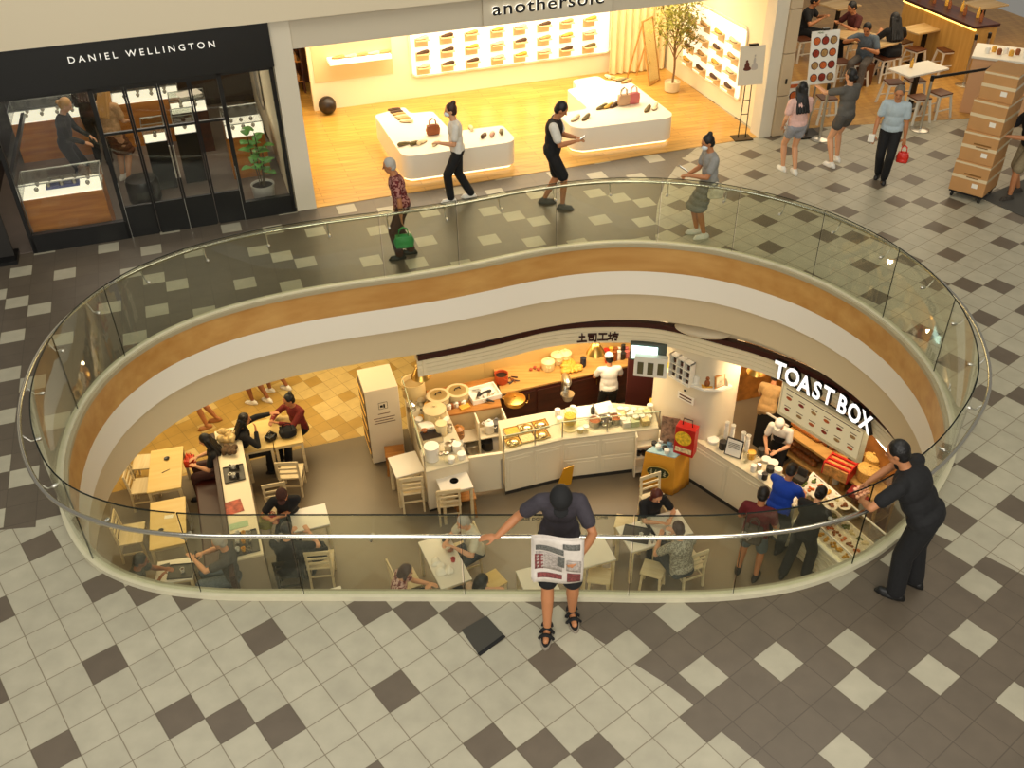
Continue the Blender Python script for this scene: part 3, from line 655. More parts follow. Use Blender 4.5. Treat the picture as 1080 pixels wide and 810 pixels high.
# ---------------------------------------------------------------- people on the upper floor
def fg_man():
    o = person('man in dark tee and black cap leaning back on the rail reading a newspaper', at(589, 657, 0), 268, 1.74, hip=(0, -.17, .93), lean=7, head=(56, 0), feet=((-.12, -.08), (.10, .10)),
               hands=((-.16, .28, 1.16), (.52, -.08, .98)), eh=((-.7, -.5, -.6), (.4, -.5, -.6)), skin=SKIN, top=TN, bottom=TB, kind='shorts', sandals=True, shoes=None, cap=BLACKM, vox=.008, curl=(1.0, .35), wide=.87, handdir=((.5, .5, -.1), (.9, -.1, -.15)), toes=((-.15, 1), (.1, 1)))
    n = thing('newspaper', 'open newspaper with red and grey print held by the man at the rail', 'newspaper', pt(o, .02, .25, .29), o.rotation_euler[2])
    # a folded broadsheet hanging from the hand: gently curved sheets
    mb = MB(); g = []
    cols = 14; rows = 10
    for s_, yo in ((0, 0), (1, .012)):
        for th in (0, 1):
            pass
    def P_(u, v): return Vector((-.20+.40*u, .05+.03*math.sin(u*5)+.05*v*(1-v)+(.03*math.sin(v*4+u*3)), 1.06-.50*v+.05*math.sin(u*3.3)*(1-v)))
    for lay in (0, .010, .020):
        vs = []; fs = []
        for i in range(cols+1):
            for j in range(rows+1):
                p = P_(i/cols, j/rows)+Vector((lay*.8, -lay, lay*.5)); vs.append(p)
        for i in range(cols):
            for j in range(rows): a = i*(rows+1)+j; fs.append((a, a+1, a+rows+2, a+rows+1))
        mb.add(vs, fs)
    q = mb.build('sheets', NEWS, n, smooth=True); so = q.modifiers.new('s', 'SOLIDIFY'); so.thickness = .002
    def patch(u0, u1, v0, v1, m, nm, e=.004):
        vs = []; fs = []; nu = 6; nv = 5
        for i in range(nu+1):
            for j in range(nv+1): vs.append(P_(u0+(u1-u0)*i/nu, v0+(v1-v0)*j/nv)+Vector((0, e+.002, 0)))
        for i in range(nu):
            for j in range(nv): a = i*(nv+1)+j; fs.append((a, a+1, a+nv+2, a+nv+1))
        w_ = MB().add(vs, fs).build(nm, m, n, smooth=True); s2 = w_.modifiers.new('s', 'SOLIDIFY'); s2.thickness = .001
    pr = mat('newsprint_red', '#7a3c3a', .8, var=.6, vscale=60); pg = mat('newsprint_grey', '#66655f', .8, var=.6, vscale=90); pl = mat('newsprint_pale', '#aca198', .8, var=.4, vscale=70)
    # local -x is the picture's right: headline block, photo column, picture box
    patch(.40, .95, .18, .30, pg, 'print_block'); patch(.42, .95, .34, .72, pl, 'print_block', .004); patch(.80, .97, .40, .72, pr, 'photo_print', .005); patch(.38, .52, .34, .6, pg, 'photo_print', .005)
    patch(.05, .32, .72, .95, pr, 'photo_print', .005); patch(.05, .34, .38, .66, pl, 'print_block', .005); patch(.42, .92, .80, .90, pr, 'print_block', .005); patch(.08, .42, .06, .16, pg, 'print_block')
    return o
fg_man()
RS = CHROME
BK = person('man dressed in black bending over the rail, forearms on it, seen from behind', at(951, 622, 0)+Vector((0, 0, 0)), 142, 1.68, hip=(0, .0, .965), lean=34, head=(4, 10), feet=((-.13, .03), (.13, -.06)),
            hands=((-.2, .50, 1.0), (.06, .55, 1.02)), eh=((-.9, .2, -.3), (.9, .2, -.3)), skin=SKIN, top=TB, bottom=TB, shoes=SHOEB, hair='short', vox=.009, wide=1.28)
ew = person('elderly woman with white hair in a dark red patterned blouse, walking along the void', at(428, 270, 0), 190, 1.55, lean=10, head=(6, 0), hands=((-.25, .02, .64), (.24, .1, .70)), feet=((-.07, .10), (.07, -.10)), hair='short', hm=HG,
       top=checks('red_plaid', '#5e1414', '#a8756a', 45), bottom=cloth('dark_plaid', '#3b1a14', .4), kind='pants', skin=SKIN, sleeve='short', wide=1.05)
gb = bag('shopping_bag', 'bright green shopping bag hanging from the elderly woman\'s hand', 'bag', pt(ew, -.29, .02, .30), mat('green_bag', '#118a3a', .5), .30, .26, .14, R(10))
person('woman in white tee, black trousers and face mask walking past the shoe shop', at(484, 211, 0), 188, 1.62, lean=4, head=(4, 0), mask=True, hands=((-.05, .26, 1.06), (.22, -.05, .78)), feet=((-.06, .14), (.06, -.22)), hair='bun', hm=HBR, top=TW, bottom=TB, shoes=SHOEW, skin=SKIN2)
m3 = person('man in a black and white raglan tee and black shorts looking down at his phone', at(583, 217, 0), 352, 1.74, lean=5, head=(30, 0), hands=((-.07, .34, 1.10), (.08, .33, 1.10)), feet=((-.09, -.14), (.09, .16)), top=TB, stripes=TW, bottom=TB, kind='shorts', shoes=cloth('grey_shoe', '#5a5550'), skin=SKIN, wide=1.1)
def phone(o, p, label, tilt=35):
    t = thing('smartphone', label, 'phone', pt(o, *p), o.rotation_euler[2]); a = MB(); a.box((0, 0, 0), (.075, .15, .009), 0, R(tilt)); a.build('case', BLACK, t)
    b = MB(); b.box((0, -.003*math.sin(R(tilt))*1, .006), (.068, .14, .002), 0, R(tilt)); b.build('screen', mat('phone_screen', '#b8c4c8', .2, emit=.6), t)
phone(m3, (0, .42, 1.13), 'phone held in both hands by the man in the raglan tee')
w4 = person('woman in a grey tee and grey skirt with face mask, standing with her phone', at(741, 248, 0), 190, 1.60, lean=4, head=(18, 0), mask=True, hands=((-.06, .33, 1.08), (.06, .32, 1.06)), feet=((-.09, .02), (.09, .08)), hair='bun', hm=HB, top=cloth('light_grey_tee', '#8e8d88', .08), bottom=cloth('grey_skirt', '#7e7b72', .2), kind='skirt', shoes=SHOEW, skin=SKIN)
phone(w4, (0, .40, 1.10), 'phone held by the masked woman in grey')
bag('shoulder_bag', 'cream shoulder bag on the hip of the masked woman in grey', 'bag', pt(w4, -.26, -.02, .72), mat('cream_bag', '#d9d0b8', .5, var=.2, vscale=15), .26, .2, .1, w4.rotation_euler[2]+R(90))
person('girl with long black hair in a pink top and denim shorts by the menu boards', at(832, 182, 0), 105, 1.55, lean=2, head=(0, -50), hands=((-.2, .12, .9), (.2, .05, .8)), feet=((-.07, .12), (.07, -.08)), hair='long', hm=HB, top=cloth('pink_top', '#d9b0a4', .1), bottom=cloth('denim', '#8f9096', .15), kind='brief', shoes=SHOEW, skin=SKIN2)
person('woman in a grey tee pointing at the round dish menu board', at(881, 173, 0), 118, 1.64, lean=4, head=(-6, 10), hands=((-.22, .50, 1.28), (.22, .08, .82)), feet=((-.16, -.05), (.12, .10)), hair='lowbun', hm=HB, top=cloth('ash_tee', '#5a5751', .08), bottom=cloth('ash_shorts', '#4d4a45', .08), kind='brief', shoes=SHOEW, skin=SKIN2)
om = person('older man in a pale blue short-sleeved shirt and black trousers walking with a red bag', at(928, 190, 0), 245, 1.62, lean=4, head=(12, 0), hands=((-.25, .02, .72), (.25, .12, .84)), feet=((-.06, .05), (.06, -.14)), hair='short', hm=cloth('salt_hair', '#6b6154'), top=cloth('pale_blue_shirt', '#a9b8bf', .06), bottom=TB, skin=SKIN, wide=.98)
bag('carrier_bag', 'red plastic carrier bag in the hand of the man in the pale blue shirt', 'bag', pt(om, -.26, .02, .36), mat('red_carrier', '#cc2412', .4, bump=.4), .2, .24, .12, om.rotation_euler[2])
single('paper_packet', 'small white packet in the other hand of the man in the pale blue shirt', 'packet', MB().box((0, 0, 0), (.1, .06, .12)), PAPER, pt(om, .26, .2, .76), om.rotation_euler[2], bevel=.008)
pu = person('man in black tee and khaki shorts pushing the boxes, cut by the picture edge', at(1063, 207, 0)+Vector((.08, .0, 0)), 192, 1.62, lean=16, head=(10, 0), hands=((.0, .46, 1.10), (.25, .42, 1.0)), feet=((-.10, .16), (.12, -.16)), top=TB, bottom=cloth('khaki', '#85785c', .12), kind='shorts', shoes=cloth('dark_sneaker', '#3a342c', .5, 60), skin=SKIN)
# ================================================================ watch shop
def s_of(px, py): return (at(px, py, 0)-SB).dot(SE_)
ws = thing('watch_shopfront', 'black framed glass shopfront with small white lettering on its black fascia', 'shopfront', SB, SA)
posts = [-3.87, s_of(138, 250), s_of(170, 245), s_of(201.5, 240), s_of(231, 235), s_of(260, 230), -.04]
GLH = 2.31
m = MB(); m.box((-1.94, -.03, 2.62), (3.9, .14, .62)); m.build('sign_fascia', BLACK, ws, bevel=.004)
MB().box((-3.2, 0, .13), (1.36, .08, .26)).box((-3.2, 0, .275), (1.34, .10, .03)).build('kick_plinth', BLACK, ws); MB().box((-.41, 0, .13), (.74, .08, .26)).box((-.41, 0, .275), (.74, .10, .03)).build('kick_plinth', BLACK, ws)
m = MB()
for i in (0, 1, 5, 6): MB().box((posts[i], 0, GLH/2), (.06, .08, GLH)).build('frame_post', BLACK, ws)
MB().box((-1.94, 0, GLH-.02), (3.86, .08, .06)).build('head_rail', BLACK, ws)
for i, (a, b) in enumerate(zip(posts[:-1], posts[1:])):
    c = (a+b)/2; w_ = b-a-.04
    if i in (0, 5):
        MB().box((c, 0, (GLH+.27)/2), (w_, .012, GLH-.3)).build('window_pane', CLEAR, ws)
    else:
        d = MB(); d.box((c, 0, .25), (w_, .05, .50)); d.box((c, 0, 1.62), (w_, .05, .035))
        for sx in (-1, 1): d.box((c+sx*(w_/2+.004), 0, 1.15), (.026, .05, 2.26))
        d.box((c, 0, 2.25), (w_-.02, .05, .05)); dl = d.build('door_leaf', BLACK, ws)
        MB().box((c, 0, 1.32), (w_-.03, .012, 1.85)).build('glass', CLEAR, dl)
        if i in (2, 3): MB().box((c+(.19 if i == 2 else -.19), -.05, 1.1), (.02, .03, .5)).build('pull_handle', STEEL, dl)
MB().box((posts[3]-.0, -.042, .25), (.008, .01, .5)).box((posts[1]+.03, -.045, .45), (.006, .01, .9)).box((posts[5]-.02, -.045, .45), (.006, .01, .9)).build('edge_strips', STEEL, ws, kind='stuff')
a = onplane(73, 62, W(0, -.11), SN); b = onplane(225, 46.5, W(0, -.11), SN); mid = (a+b)/2; L_ = (b-a).length
tx = text_mb('DANIEL WELLINGTON', .155, .02, Matrix.Identity(4), .002, 1.55)
wd = max(v.x for v in tx.v)-min(v.x for v in tx.v); loc = mid-SB
tx2 = text_mb('DANIEL WELLINGTON', .125, .02, Matrix.Translation((loc.dot(SE_), -.115, loc.z-.01)) @ Matrix.Rotation(PI/2, 4, 'X') @ Matrix.Scale(L_/wd*.155/.125*1.02, 4, (1, 0, 0)), 0, 1.55)
tx2.build('sign_lettering', [mat('sign_white', '#f2eee4', .3, emit=.5), STEEL], ws)
# side return window at the picture's edge
MB().box((-3.87, 1.4, 1.15), (.05, 2.6, .08)).build('side_rail', BLACK, ws)
# display cases in the watch shop
WORANGE = wood('case_wood', '#c27d30', '#9b5c1c', .4, 1.0)
WSH = mat('watch_pillow', '#cfd6dc', .4, var=.3, vscale=60); NAVY = mat('navy_tray', '#1c2768', .5)
def watch_case(label, p, w_, d_, h, rz=SA, glass=.22, body=WORANGE, items=8, tray=None, grp=None):
    t = thing('display_case', label, 'display case', p, rz, grp)
    MB().box((0, 0, h/2), (w_, d_, h)).build('cabinet', body, t, bevel=.006)
    MB().box((0, 0, h+.012), (w_*.98, d_*.98, .02)).build('lit_deck', mat('case_deck', '#f3ead8', .4, emit=1.1), t)
    g = MB(); g.box((0, 0, h+glass), (w_, d_, .01))
    for sx in (-1, 1): g.box((sx*(w_/2-.004), 0, h+glass/2), (.008, d_, glass))
    for sy in (-1, 1): g.box((0, sy*(d_/2-.004), h+glass/2), (w_, .008, glass))
    g.build('glass_cover', CLEAR, t)
    e = MB()
    for sy in (-1, 1): e.box((0, sy*d_/2, h+glass+.003), (w_+.01, .012, .012))
    for sx in (-1, 1): e.box((sx*w_/2, 0, h+glass+.003), (.012, d_, .012)).box((sx*w_/2, -d_/2, h+glass/2), (.01, .01, glass)).box((sx*w_/2, d_/2, h+glass/2), (.01, .01, glass))
    e.build('case_edge', STEEL, t)
    if tray: MB().box((.0, .02, h+.045), (w_*.42, d_*.3, .05)).build('tray', tray, t, bevel=.004)
    M_ = Matrix.Rotation(rz, 3, 'Z')
    for i in range(items):
        x = (i%(max(1, items//2))-(items//2-1)/2)*w_*.8/max(1, items//2); y = (-.18+.36*(i//max(1, items//2)))*d_
        q = Vector(p)+M_ @ Vector((x, y, h+.022+(.05 if tray and abs(x) < w_*.22 and abs(y) < d_*.2 else 0)))
        if i == 0: pass
        o = WATCH0 if WATCH0.get('used') is None else dup(WATCH0, q, rz)
        if o is WATCH0: o.location = q; o.rotation_euler = (0, 0, rz); o['used'] = 1
    return t
WATCH0 = thing('wrist_watch', 'small watch on its stand inside a lit glass case of the watch shop', 'watch', (0, 0, 0), 0, 'watches in the lit cases')
MB().cap((0, 0, .03), (0, 0, .055), .022, .022, 10).build('stand', mat('watch_stand', '#8e8678', .5), WATCH0, smooth=True)
MB().cyl((0, 0, .068), .017, .007, 14).build('dial', mat('watch_dial', '#e9e4d4', .3), WATCH0)
m = MB(); m.tube([(.028*math.cos(a_), 0, .05+.03*math.sin(a_)) for a_ in [2*PI*j/14 for j in range(14)]], .005, 6, True); m.build('strap', mat('watch_strap', '#2b211c', .5), WATCH0)
watch_case('long wooden glass-topped case with a navy tray, right behind the left shop window', W(-3.3, .52), 1.12, .58, .72, items=10, tray=NAVY)
watch_case('low wooden case with a lit glass top at the back left of the watch shop', W(-3.62, 3.9), 1.25, .6, .70, items=8)
watch_case('wooden counter with a lit top behind the blond woman', W(-2.0, 3.95), 1.15, .6, .80, items=8)
watch_case('small cube vitrine on a dark pedestal, behind the left door leaf', W(-1.9, 1.75), .34, .34, .82, body=BLACK, glass=.3, items=2)
watch_case('small cube vitrine on a dark pedestal, behind the right door leaf', W(-1.42, 1.85), .34, .34, .86, body=BLACK, glass=.3, items=2)
watch_case('wooden lit case standing behind the potted plant', W(-.5, 2.0), .62, .9, .72, items=6)
watch_case('dark wooden case in the middle of the watch shop under the pale cloth', W(-1.3, 3.2), .6, .5, .75, body=DWOOD, items=4)
single('leaflet', 'curled white leaflet lying on the dark case of the watch shop', 'leaflet', MB().box((0, 0, 0), (.4, .28, .012), .3), PAPER, W(-1.25, 3.2, 1.0), SA, bevel=.003)
single('ottoman', 'round black leather ottoman behind the door of the watch shop', 'ottoman', MB().lathe([(.01, 0), (.24, .01), (.26, .06), (.26, .34), (.24, .39), (.01, .41)]), mat('black_leather', '#0b0a0a', .35), W(-2.25, 1.25), 0, smooth='auto')
single('wall_poster', 'framed poster of a silver watch on the right wall of the watch shop', 'poster', MB().box((0, 0, 0), (.03, .8, .7)), mat('poster_watch', '#a69e90', .4, var=.6, vscale=9), W(-.07, 3.0, 1.1), SA)
pp = thing('potted_plant', 'broad-leaved green plant in a white pot inside the right shop window', 'plant', W(-.42, .62, .006), 0)
MB().lathe([(.13, 0), (.17, .05), (.19, .26), (.175, .26), (.16, .22), (.01, .22)], (0, 0, 0), 24).build('pot', mat('plant_pot', '#c9c4ba', .4), pp, smooth='auto')
MB().cyl((0, 0, .215), .165, .015).build('soil', mat('soil', '#1d140d', .9), pp)
st = MB(); lf = MB()
LEAF = mat('plant_leaf', '#66a84c', .45, var=.3, vscale=12)
def leaf(mb, p, d, L, w_):
    d = Vector(d).normalized(); sd = d.cross(Vector((0, 0, 1)))
    if sd.length < .1: sd = Vector((1, 0, 0))
    sd.normalize(); up = sd.cross(d); vs = []; fs = []; n = 7
    for i in range(n+1):
        t_ = i/n; c_ = Vector(p)+d*(L*t_)-Vector((0, 0, 1))*(L*.35*t_*t_); ww = w_*math.sin(PI*(t_*.9+.06))**.8
        vs += [c_-sd*ww+up*ww*.25, c_, c_+sd*ww+up*ww*.25]
    for i in range(n): a_ = 3*i; fs += [(a_, a_+1, a_+4, a_+3), (a_+1, a_+2, a_+5, a_+4)]
    mb.add(vs, fs)
for k in range(4):
    a_ = k*1.7; tp = (.10*math.cos(a_), .10*math.sin(a_), .85+.1*k); st.tube(sm([(0.03*math.cos(a_), .03*math.sin(a_), .2), (.06*math.cos(a_+.5), .06*math.sin(a_+.5), .5), tp], 4), .009, 6)
    for j in range(7):
        b_ = j*2.4+k; z = tp[2]-.09*j+.03; leaf(lf, (tp[0], tp[1], max(.45, z)), (math.cos(b_), math.sin(b_), .5), .22, .075)
st.build('stem', mat('stem', '#4a3a20', .7), pp, smooth=True); o = lf.build('leaves', LEAF, pp, smooth=True); so = o.modifiers.new('s', 'SOLIDIFY'); so.thickness = .003
person('woman with long blond hair and white bag strap, back turned, in the watch shop', W(-2.55, 2.15, .006), 70, 1.66, lean=4, head=(12, 0), hands=((-.1, .3, 1.0), (.1, .3, 1.0)), hair='long', hm=HBL, top=cloth('pale_top', '#b98f63'), bottom=cloth('brown_skirt', '#5a2f16'), kind='skirt', shoes=SHOEW, skin=SKIN2)
person('shop assistant in black with a white lanyard behind the left window', W(-3.25, 1.9, .006), 10, 1.65, lean=10, head=(25, 0), hands=((-.15, .35, .95), (.15, .32, .95)), hair='lowbun', hm=HBL, top=TB, sleeve='long', bottom=TB, skin=SKIN2)
person('dark-haired woman in brown at the back counter of the watch shop', W(-2.9, 3.1, .006), 100, 1.64, lean=4, head=(20, 0), hands=((-.1, .3, 1.0), (.1, .3, 1.0)), hair='long', hm=HBR, top=cloth('dark_brown_top', '#2e170e'), bottom=TB, sleeve='long', skin=SKIN2)
# open wooden sign leaf at the picture's left edge
t = thing('floor_sign', 'dark low sign board at the left picture edge beside the black shopfront', 'sign', W(-4.35, -.1), SA)
MB().box((0, 0, .03), (.5, .4, .06)).build('base', BLACK, t); MB().box((0, 0, .5), (.42, .04, .9)).build('board', DARK, t)
# ================================================================ shoe shop
hs = thing('shop_sign', 'cream sign box with black lower-case lettering over the shoe shop', 'sign', SB, SA)
sa, za = onshop(509, 26, -.02); sb_, zb = onshop(645, 5, -.02)
cs, cz = (sa+sb_)/2, (2.50+2.94)/2
MB().box((cs, -.03, cz+.05), (sb_-sa, .06, .5)).build('sign_box', GREYW, hs, bevel=.006)
s0, z0 = onshop(519, 12, -.08); s1, z1 = onshop(637, -2, -.08)
T_ = text_mb('anothersole', .27, .02, Matrix.Identity(4), .004, 1.12); wd = max(v.x for v in T_.v)-min(v.x for v in T_.v)
text_mb('anothersole', .27, .03, Matrix.Translation(((s0+s1)/2, -.085, (z0+z1)/2+.02)) @ Matrix.Rotation(PI/2, 4, 'X') @ Matrix.Scale((s1-s0)/wd, 4, (1, 0, 0)), .004, 1.12).build('lettering', [mat('letter_black', '#17171a', .4), mat('letter_halo', '#f6f2e6', .4, emit=.8)], hs)
# niche with shoe shelves in the back wall: raised rounded frame round it
nz0, nz1 = .42, 1.75
fr = MB(); pts = [(3.0+.0, nz0), (7.2, nz0), (7.2, nz1), (3.0, nz1)]
def rrect(x0, z0, x1, z1, r, n=5):
    o = []
    for cx, cz_, a0 in ((x1-r, z1-r, 0), (x0+r, z1-r, 90), (x0+r, z0+r, 180), (x1-r, z0+r, 270)):
        for k in range(n+1): a_ = R(a0+90*k/n); o.append((cx+r*math.cos(a_), cz_+r*math.sin(a_)))
    return o
wl = thing('shoe_wall', 'long rounded wall niche with small shelves on the back wall of the shoe shop', 'wall display', SB, SA)
MB().tube([(x, 4.22, z) for x, z in rrect(2.98, nz0, 7.25, nz1, .12)], .022, 8, True).build('niche_frame', WALLW, wl, smooth=True)
MB().box((5.1, 4.235, (nz0+nz1)/2), (4.2, .012, nz1-nz0-.03)).build('lit_panel', mat('niche_back', '#fff6df', .5, emit=.75), wl)
SHC = [mat('shoe_tan', '#c79a5c', .5), mat('shoe_dark', '#4b2f17', .5), mat('shoe_cream', '#e6d3a6', .5), mat('shoe_gold', '#d7a63c', .5), mat('shoe_olive', '#6a5a30', .5), mat('shoe_rose', '#cf9c86', .5)]
SHELFM = mat('shelf_and_shadow', '#e6c998', .5)
def shoe_thing(p, rz, m, label, grp, s=1.0, heel=False):
    t = thing('shoe', label, 'shoe', p, rz, grp); c = MB()
    c.ell((0, .035*s, .022*s), (.042*s, .10*s, .024*s)); c.ell((0, -.08*s, .035*s), (.034*s, .055*s, .04*s)); c.cap((0, -.07*s, .04*s), (0, .04*s, .025*s), .035*s, .032*s, 10)
    c.build('upper', m, t, smooth=True)
    pts = [(.045*s*math.cos(q)*(1.05 if math.sin(q) > 0 else .8), .015*s+.125*s*math.sin(q)) for q in [2*PI*j/14 for j in range(14)]]
    MB().prism(pts, 0, .012*s).build('sole', mat('shoe_sole', '#7a5a34', .6), t)
    return t
cols_px = [445, 471, 497, 524, 548, 573, 596.5, 621]
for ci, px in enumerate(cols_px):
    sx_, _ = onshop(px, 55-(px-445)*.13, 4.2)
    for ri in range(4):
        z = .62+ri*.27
        MB().box((sx_, 4.12, z), (.26, .2, .018)).box((sx_, 4.215, z-.08), (.26, .012, .16)).build('shelf', SHELFM, wl)  # tan plate below each board stands in for its drop shadow
        if ri < 4:
            k = {(1, 0): 1, (2, 0): 1, (1, 1): 1, (6, 0): 1, (7, 0): 4, (5, 0): 2, (4, 0): 3}.get((ci, ri), (ci*3+ri*5) % 4 if ri else 2)
            nm_ = ['tan', 'dark brown', 'cream', 'golden', 'olive'][k]
            shoe_thing(W(sx_, 4.10, z+.01), SA+R(90), SHC[k], nm_+' shoe on a small shelf of the back wall niche', nm_+' shoes in the back wall niche', .95)
t = thing('lit_ledge', 'glowing white wall ledge with shoes left of the long niche', 'wall shelf', SB, SA)
la, _ = onshop(345, 60, 4.1); lb, lz = onshop(410, 50, 4.1)
MB().box(((la+lb)/2, 4.05, .98), (lb-la, .34, .07)).build('shelf_board', mat('ledge_white', '#fff4dc', .5, emit=.6), t, bevel=.01)
MB().box(((la+lb)/2-.1, 4.232, 1.1), (lb-la+.35, .012, 1.1)).build('back_panel', mat('ledge_back', '#e2c896', .6), t)
for k in range(5): shoe_thing(W(la+.2+k*(lb-la-.3)/4, 4.05, 1.017), SA+R(80), SHC[(k*2) % 4], ['tan', 'cream', 'golden', 'tan', 'cream'][k]+' shoe on the glowing ledge', 'shoes on the glowing ledge', .95)
# right wall shelves
wr = thing('shoe_wall', 'tall lit niche of small shelves on the right wall of the shoe shop', 'wall display', SB, SA)
MB().box((8.425, 2.1, .98), (.012, 2.3, 1.25)).build('lit_panel', mat('niche_back', '#fff6df', .5, emit=.75), wr)
MB().tube([(8.42, y, z) for y, z in rrect(.93, .33, 3.28, 1.65, .1)], .02, 8, True).build('niche_frame', WALLW, wr, smooth=True)
for ci in range(4):
    for ri in range(4):
        y = 1.25+ci*.56; z = .5+ri*.28
        MB().box((8.34, y, z), (.18, .26, .018)).box((8.415, y, z-.08), (.01, .26, .15)).build('shelf', SHELFM, wr)  # plate under the board paints its drop shadow in tan
        k = 1 if (ci, ri) in ((0, 0), (1, 0), (2, 0)) else (ci+ri*2) % 4
        shoe_thing(W(8.33, y, z+.01), SA+R(180), SHC[k], ['tan', 'dark brown', 'cream', 'golden'][k]+' shoe on a small shelf of the right wall niche', ['tan', 'dark brown', 'cream', 'golden'][k]+' shoes in the right wall niche', .95)
# plinths
PLW = mat('plinth_white', '#efe6d2', .45); GLOW = mat('plinth_glow', '#ffe9b8', .5, emit=2.2)
def plinth(label, pts, zt=.48):
    P3 = [W(s, d) for s, d in pts]; c_ = sum(P3, Vector())/len(P3); t = thing('display_plinth', label, 'plinth', c_, 0)
    q = [(p-c_) for p in P3]
    o = MB().prism([(p.x, p.y) for p in q], .07, zt).build('plinth_body', PLW, t); b = o.modifiers.new('b', 'BEVEL'); b.width = .09; b.segments = 6; b.limit_method = 'ANGLE'; b.angle_limit = R(50); b.affect = 'EDGES'
    import bmesh
    bm = bmesh.new(); bm.from_mesh(o.data); bw = bm.edges.layers.float.new('bevel_weight_edge')
    for e in bm.edges:
        if abs(e.verts[0].co.z-e.verts[1].co.z) > .1: e[bw] = 1
    bm.to_mesh(o.data); bm.free(); b.limit_method = 'WEIGHT'
    MB().prism([(p.x*.965, p.y*.965) for p in q], .03, .072).build('glow_strip', GLOW, t)
    MB().prism([(p.x*.94, p.y*.94) for p in q], .006, .032).build('base', PLW, t)
    return t
plinth('white stepped display plinth with rounded corners, glowing below, beside the masked woman', [(1.82, 2.35), (2.42, 2.55), (2.45, 2.2), (2.85, 2.15), (2.9, 1.1), (3.81, 1.05), (3.82, .42), (3.7, .28), (1.95, .33), (1.85, .45)])
plinth('white stepped display plinth with handbags, glowing below, nearer the mirror', [(4.88, 1.2), (5.5, 1.25), (5.5, 2.3), (5.75, 2.35), (5.8, 2.75), (6.35, 2.8), (6.4, 2.45), (6.8, 2.4), (6.8, .45), (6.65, .3), (5.05, .4), (4.9, .55)])
def onp(px, py): return at(px, py, .482)
for k in range(6): shoe_thing(onp(416+k*2.6, 117+k*2.4), SA+R(60), SHC[[1, 1, 0, 2, 0, 2][k]], ['dark', 'brown', 'tan', 'cream', 'sand', 'pale'][k]+' sandal in the row at the back of the left plinth', 'sandals at the back of the left plinth', .95)
for k, (x, y) in enumerate([(426, 153), (438, 152), (445, 151), (460, 152), (510, 144), (519, 142.5), (529, 140), (497, 136)]):
    shoe_thing(onp(x, y), SA+R(-70+k*9), SHC[[4, 4, 2, 2, 1, 5, 4, 2][k]], ['olive-striped shoe at the front left corner of the left plinth', 'olive-striped shoe second from the left plinth corner', 'cream shoe in front of the brown handbag', 'pale shoe lying on the left plinth front', 'dark brown shoe at the right arm of the left plinth', 'rose shoe beside the dark one on the left plinth', 'olive shoe at the right end of the left plinth', 'cream shoe behind the masked woman'][k], None, .95)
bag('handbag', 'brown handbag with round handle on the left plinth', 'bag', onp(457, 142), mat('brown_leather', '#8f4a1c', .45), .26, .24, .12, SA)
bag('handbag', 'beige handbag with dark handle on the right plinth', 'bag', onp(657.5, 111), mat('beige_leather', '#c19a76', .45), .26, .27, .12, SA, hmat=DWOOD)
bag('handbag', 'rose pink handbag on the right plinth', 'bag', onp(668, 109), mat('pink_leather', '#c86a66', .45), .26, .27, .12, SA)
for k in range(6): shoe_thing(onp(641+k*4, 82+k*1.0), SA+R(20*k), SHC[[2, 0, 3, 0, 4, 0][k]], ['cream', 'tan', 'golden', 'sand', 'olive', 'brown'][k]+' sandal in the cluster at the back of the right plinth', 'sandals at the back of the right plinth', .95)
for k, (x, y) in enumerate([(635, 114), (642, 113), (648, 112), (607, 126), (618, 125), (683, 116), (691, 114)]):
    shoe_thing(onp(x, y), SA+R(110+k*5), SHC[[4, 3, 1, 2, 4, 4, 2][k]], ['olive loafer left of the golden one on the right plinth', 'golden loafer in the middle of three on the right plinth', 'dark loafer next to the beige handbag', 'cream shoe at the left edge of the right plinth', 'olive shoe beside the cream one on the right plinth', 'olive shoe at the right corner of the right plinth', 'pale shoe on the right corner of the right plinth'][k], None, 1.0)
def decal_text(px, py, s, txt, label):
    p = onp(px, py); o = text_mb(txt, s, .002, Matrix.Translation((0, 0, .002)), 0).build('table_lettering', mat('pale_lettering', '#cdbf9c', .6)); o.location = p; o.rotation_euler = (0, 0, SA); o['label'] = label; o['category'] = 'lettering'
# black ball, curtain, mirror, tree, poster stand
single('exercise_ball', 'dark brown round pouf on the oak floor by the storeroom door', 'pouf', MB().ell((0, 0, .17), (.17, .17, .17), None, 24, 16), mat('dark_ball', '#1e100a', .4), at(347, 119, .0)+Vector((0, -.06, .006)), 0, smooth=True)
cu = MB(); n = 44; A_ = W(7.15, 4.02); B_ = W(8.38, 3.95)
bt = [A_.lerp(B_, i/n)+SN*(.035*math.sin(i*1.15)) for i in range(n+1)]
cu.sheet([(p.x, p.y, .03) for p in bt], [(p.x, p.y, 2.7) for p in bt], .012)
single('curtain', 'cream floor-length curtain in the back corner of the shoe shop', 'curtain', cu, mat('curtain_cream', '#e8d19c', .8), smooth='auto')
mt = thing('leaning_mirror', 'tall wood-framed standing mirror in front of the cream curtain', 'mirror', W(7.75, 3.35), SA+R(35))
MB().box((0, 0, .62), (.40, .012, 1.22), 0, R(-12)).build('mirror_glass', mat('mirror', '#ded0a0', .06, .9), mt)
m = MB()
for sx in (-1, 1): m.box((.21*sx, 0, .62), (.025, .03, 1.27), 0, R(-12)); m.bar((.21*sx, .12, 1.2), (.21*sx, .42, 0), .025)
m.box((0, .13, 1.24), (.44, .03, .025)); m.box((0, -.13, .02), (.44, .03, .025)); m.build('frame', wood('mirror_frame', '#c4934e', '#a67536'), mt)
tr = thing('olive_tree', 'slender tree with yellow-green leaves in a pale pot beside the mirror', 'tree', at(711, 96, .006)+Vector((-.05, 0, 0)))
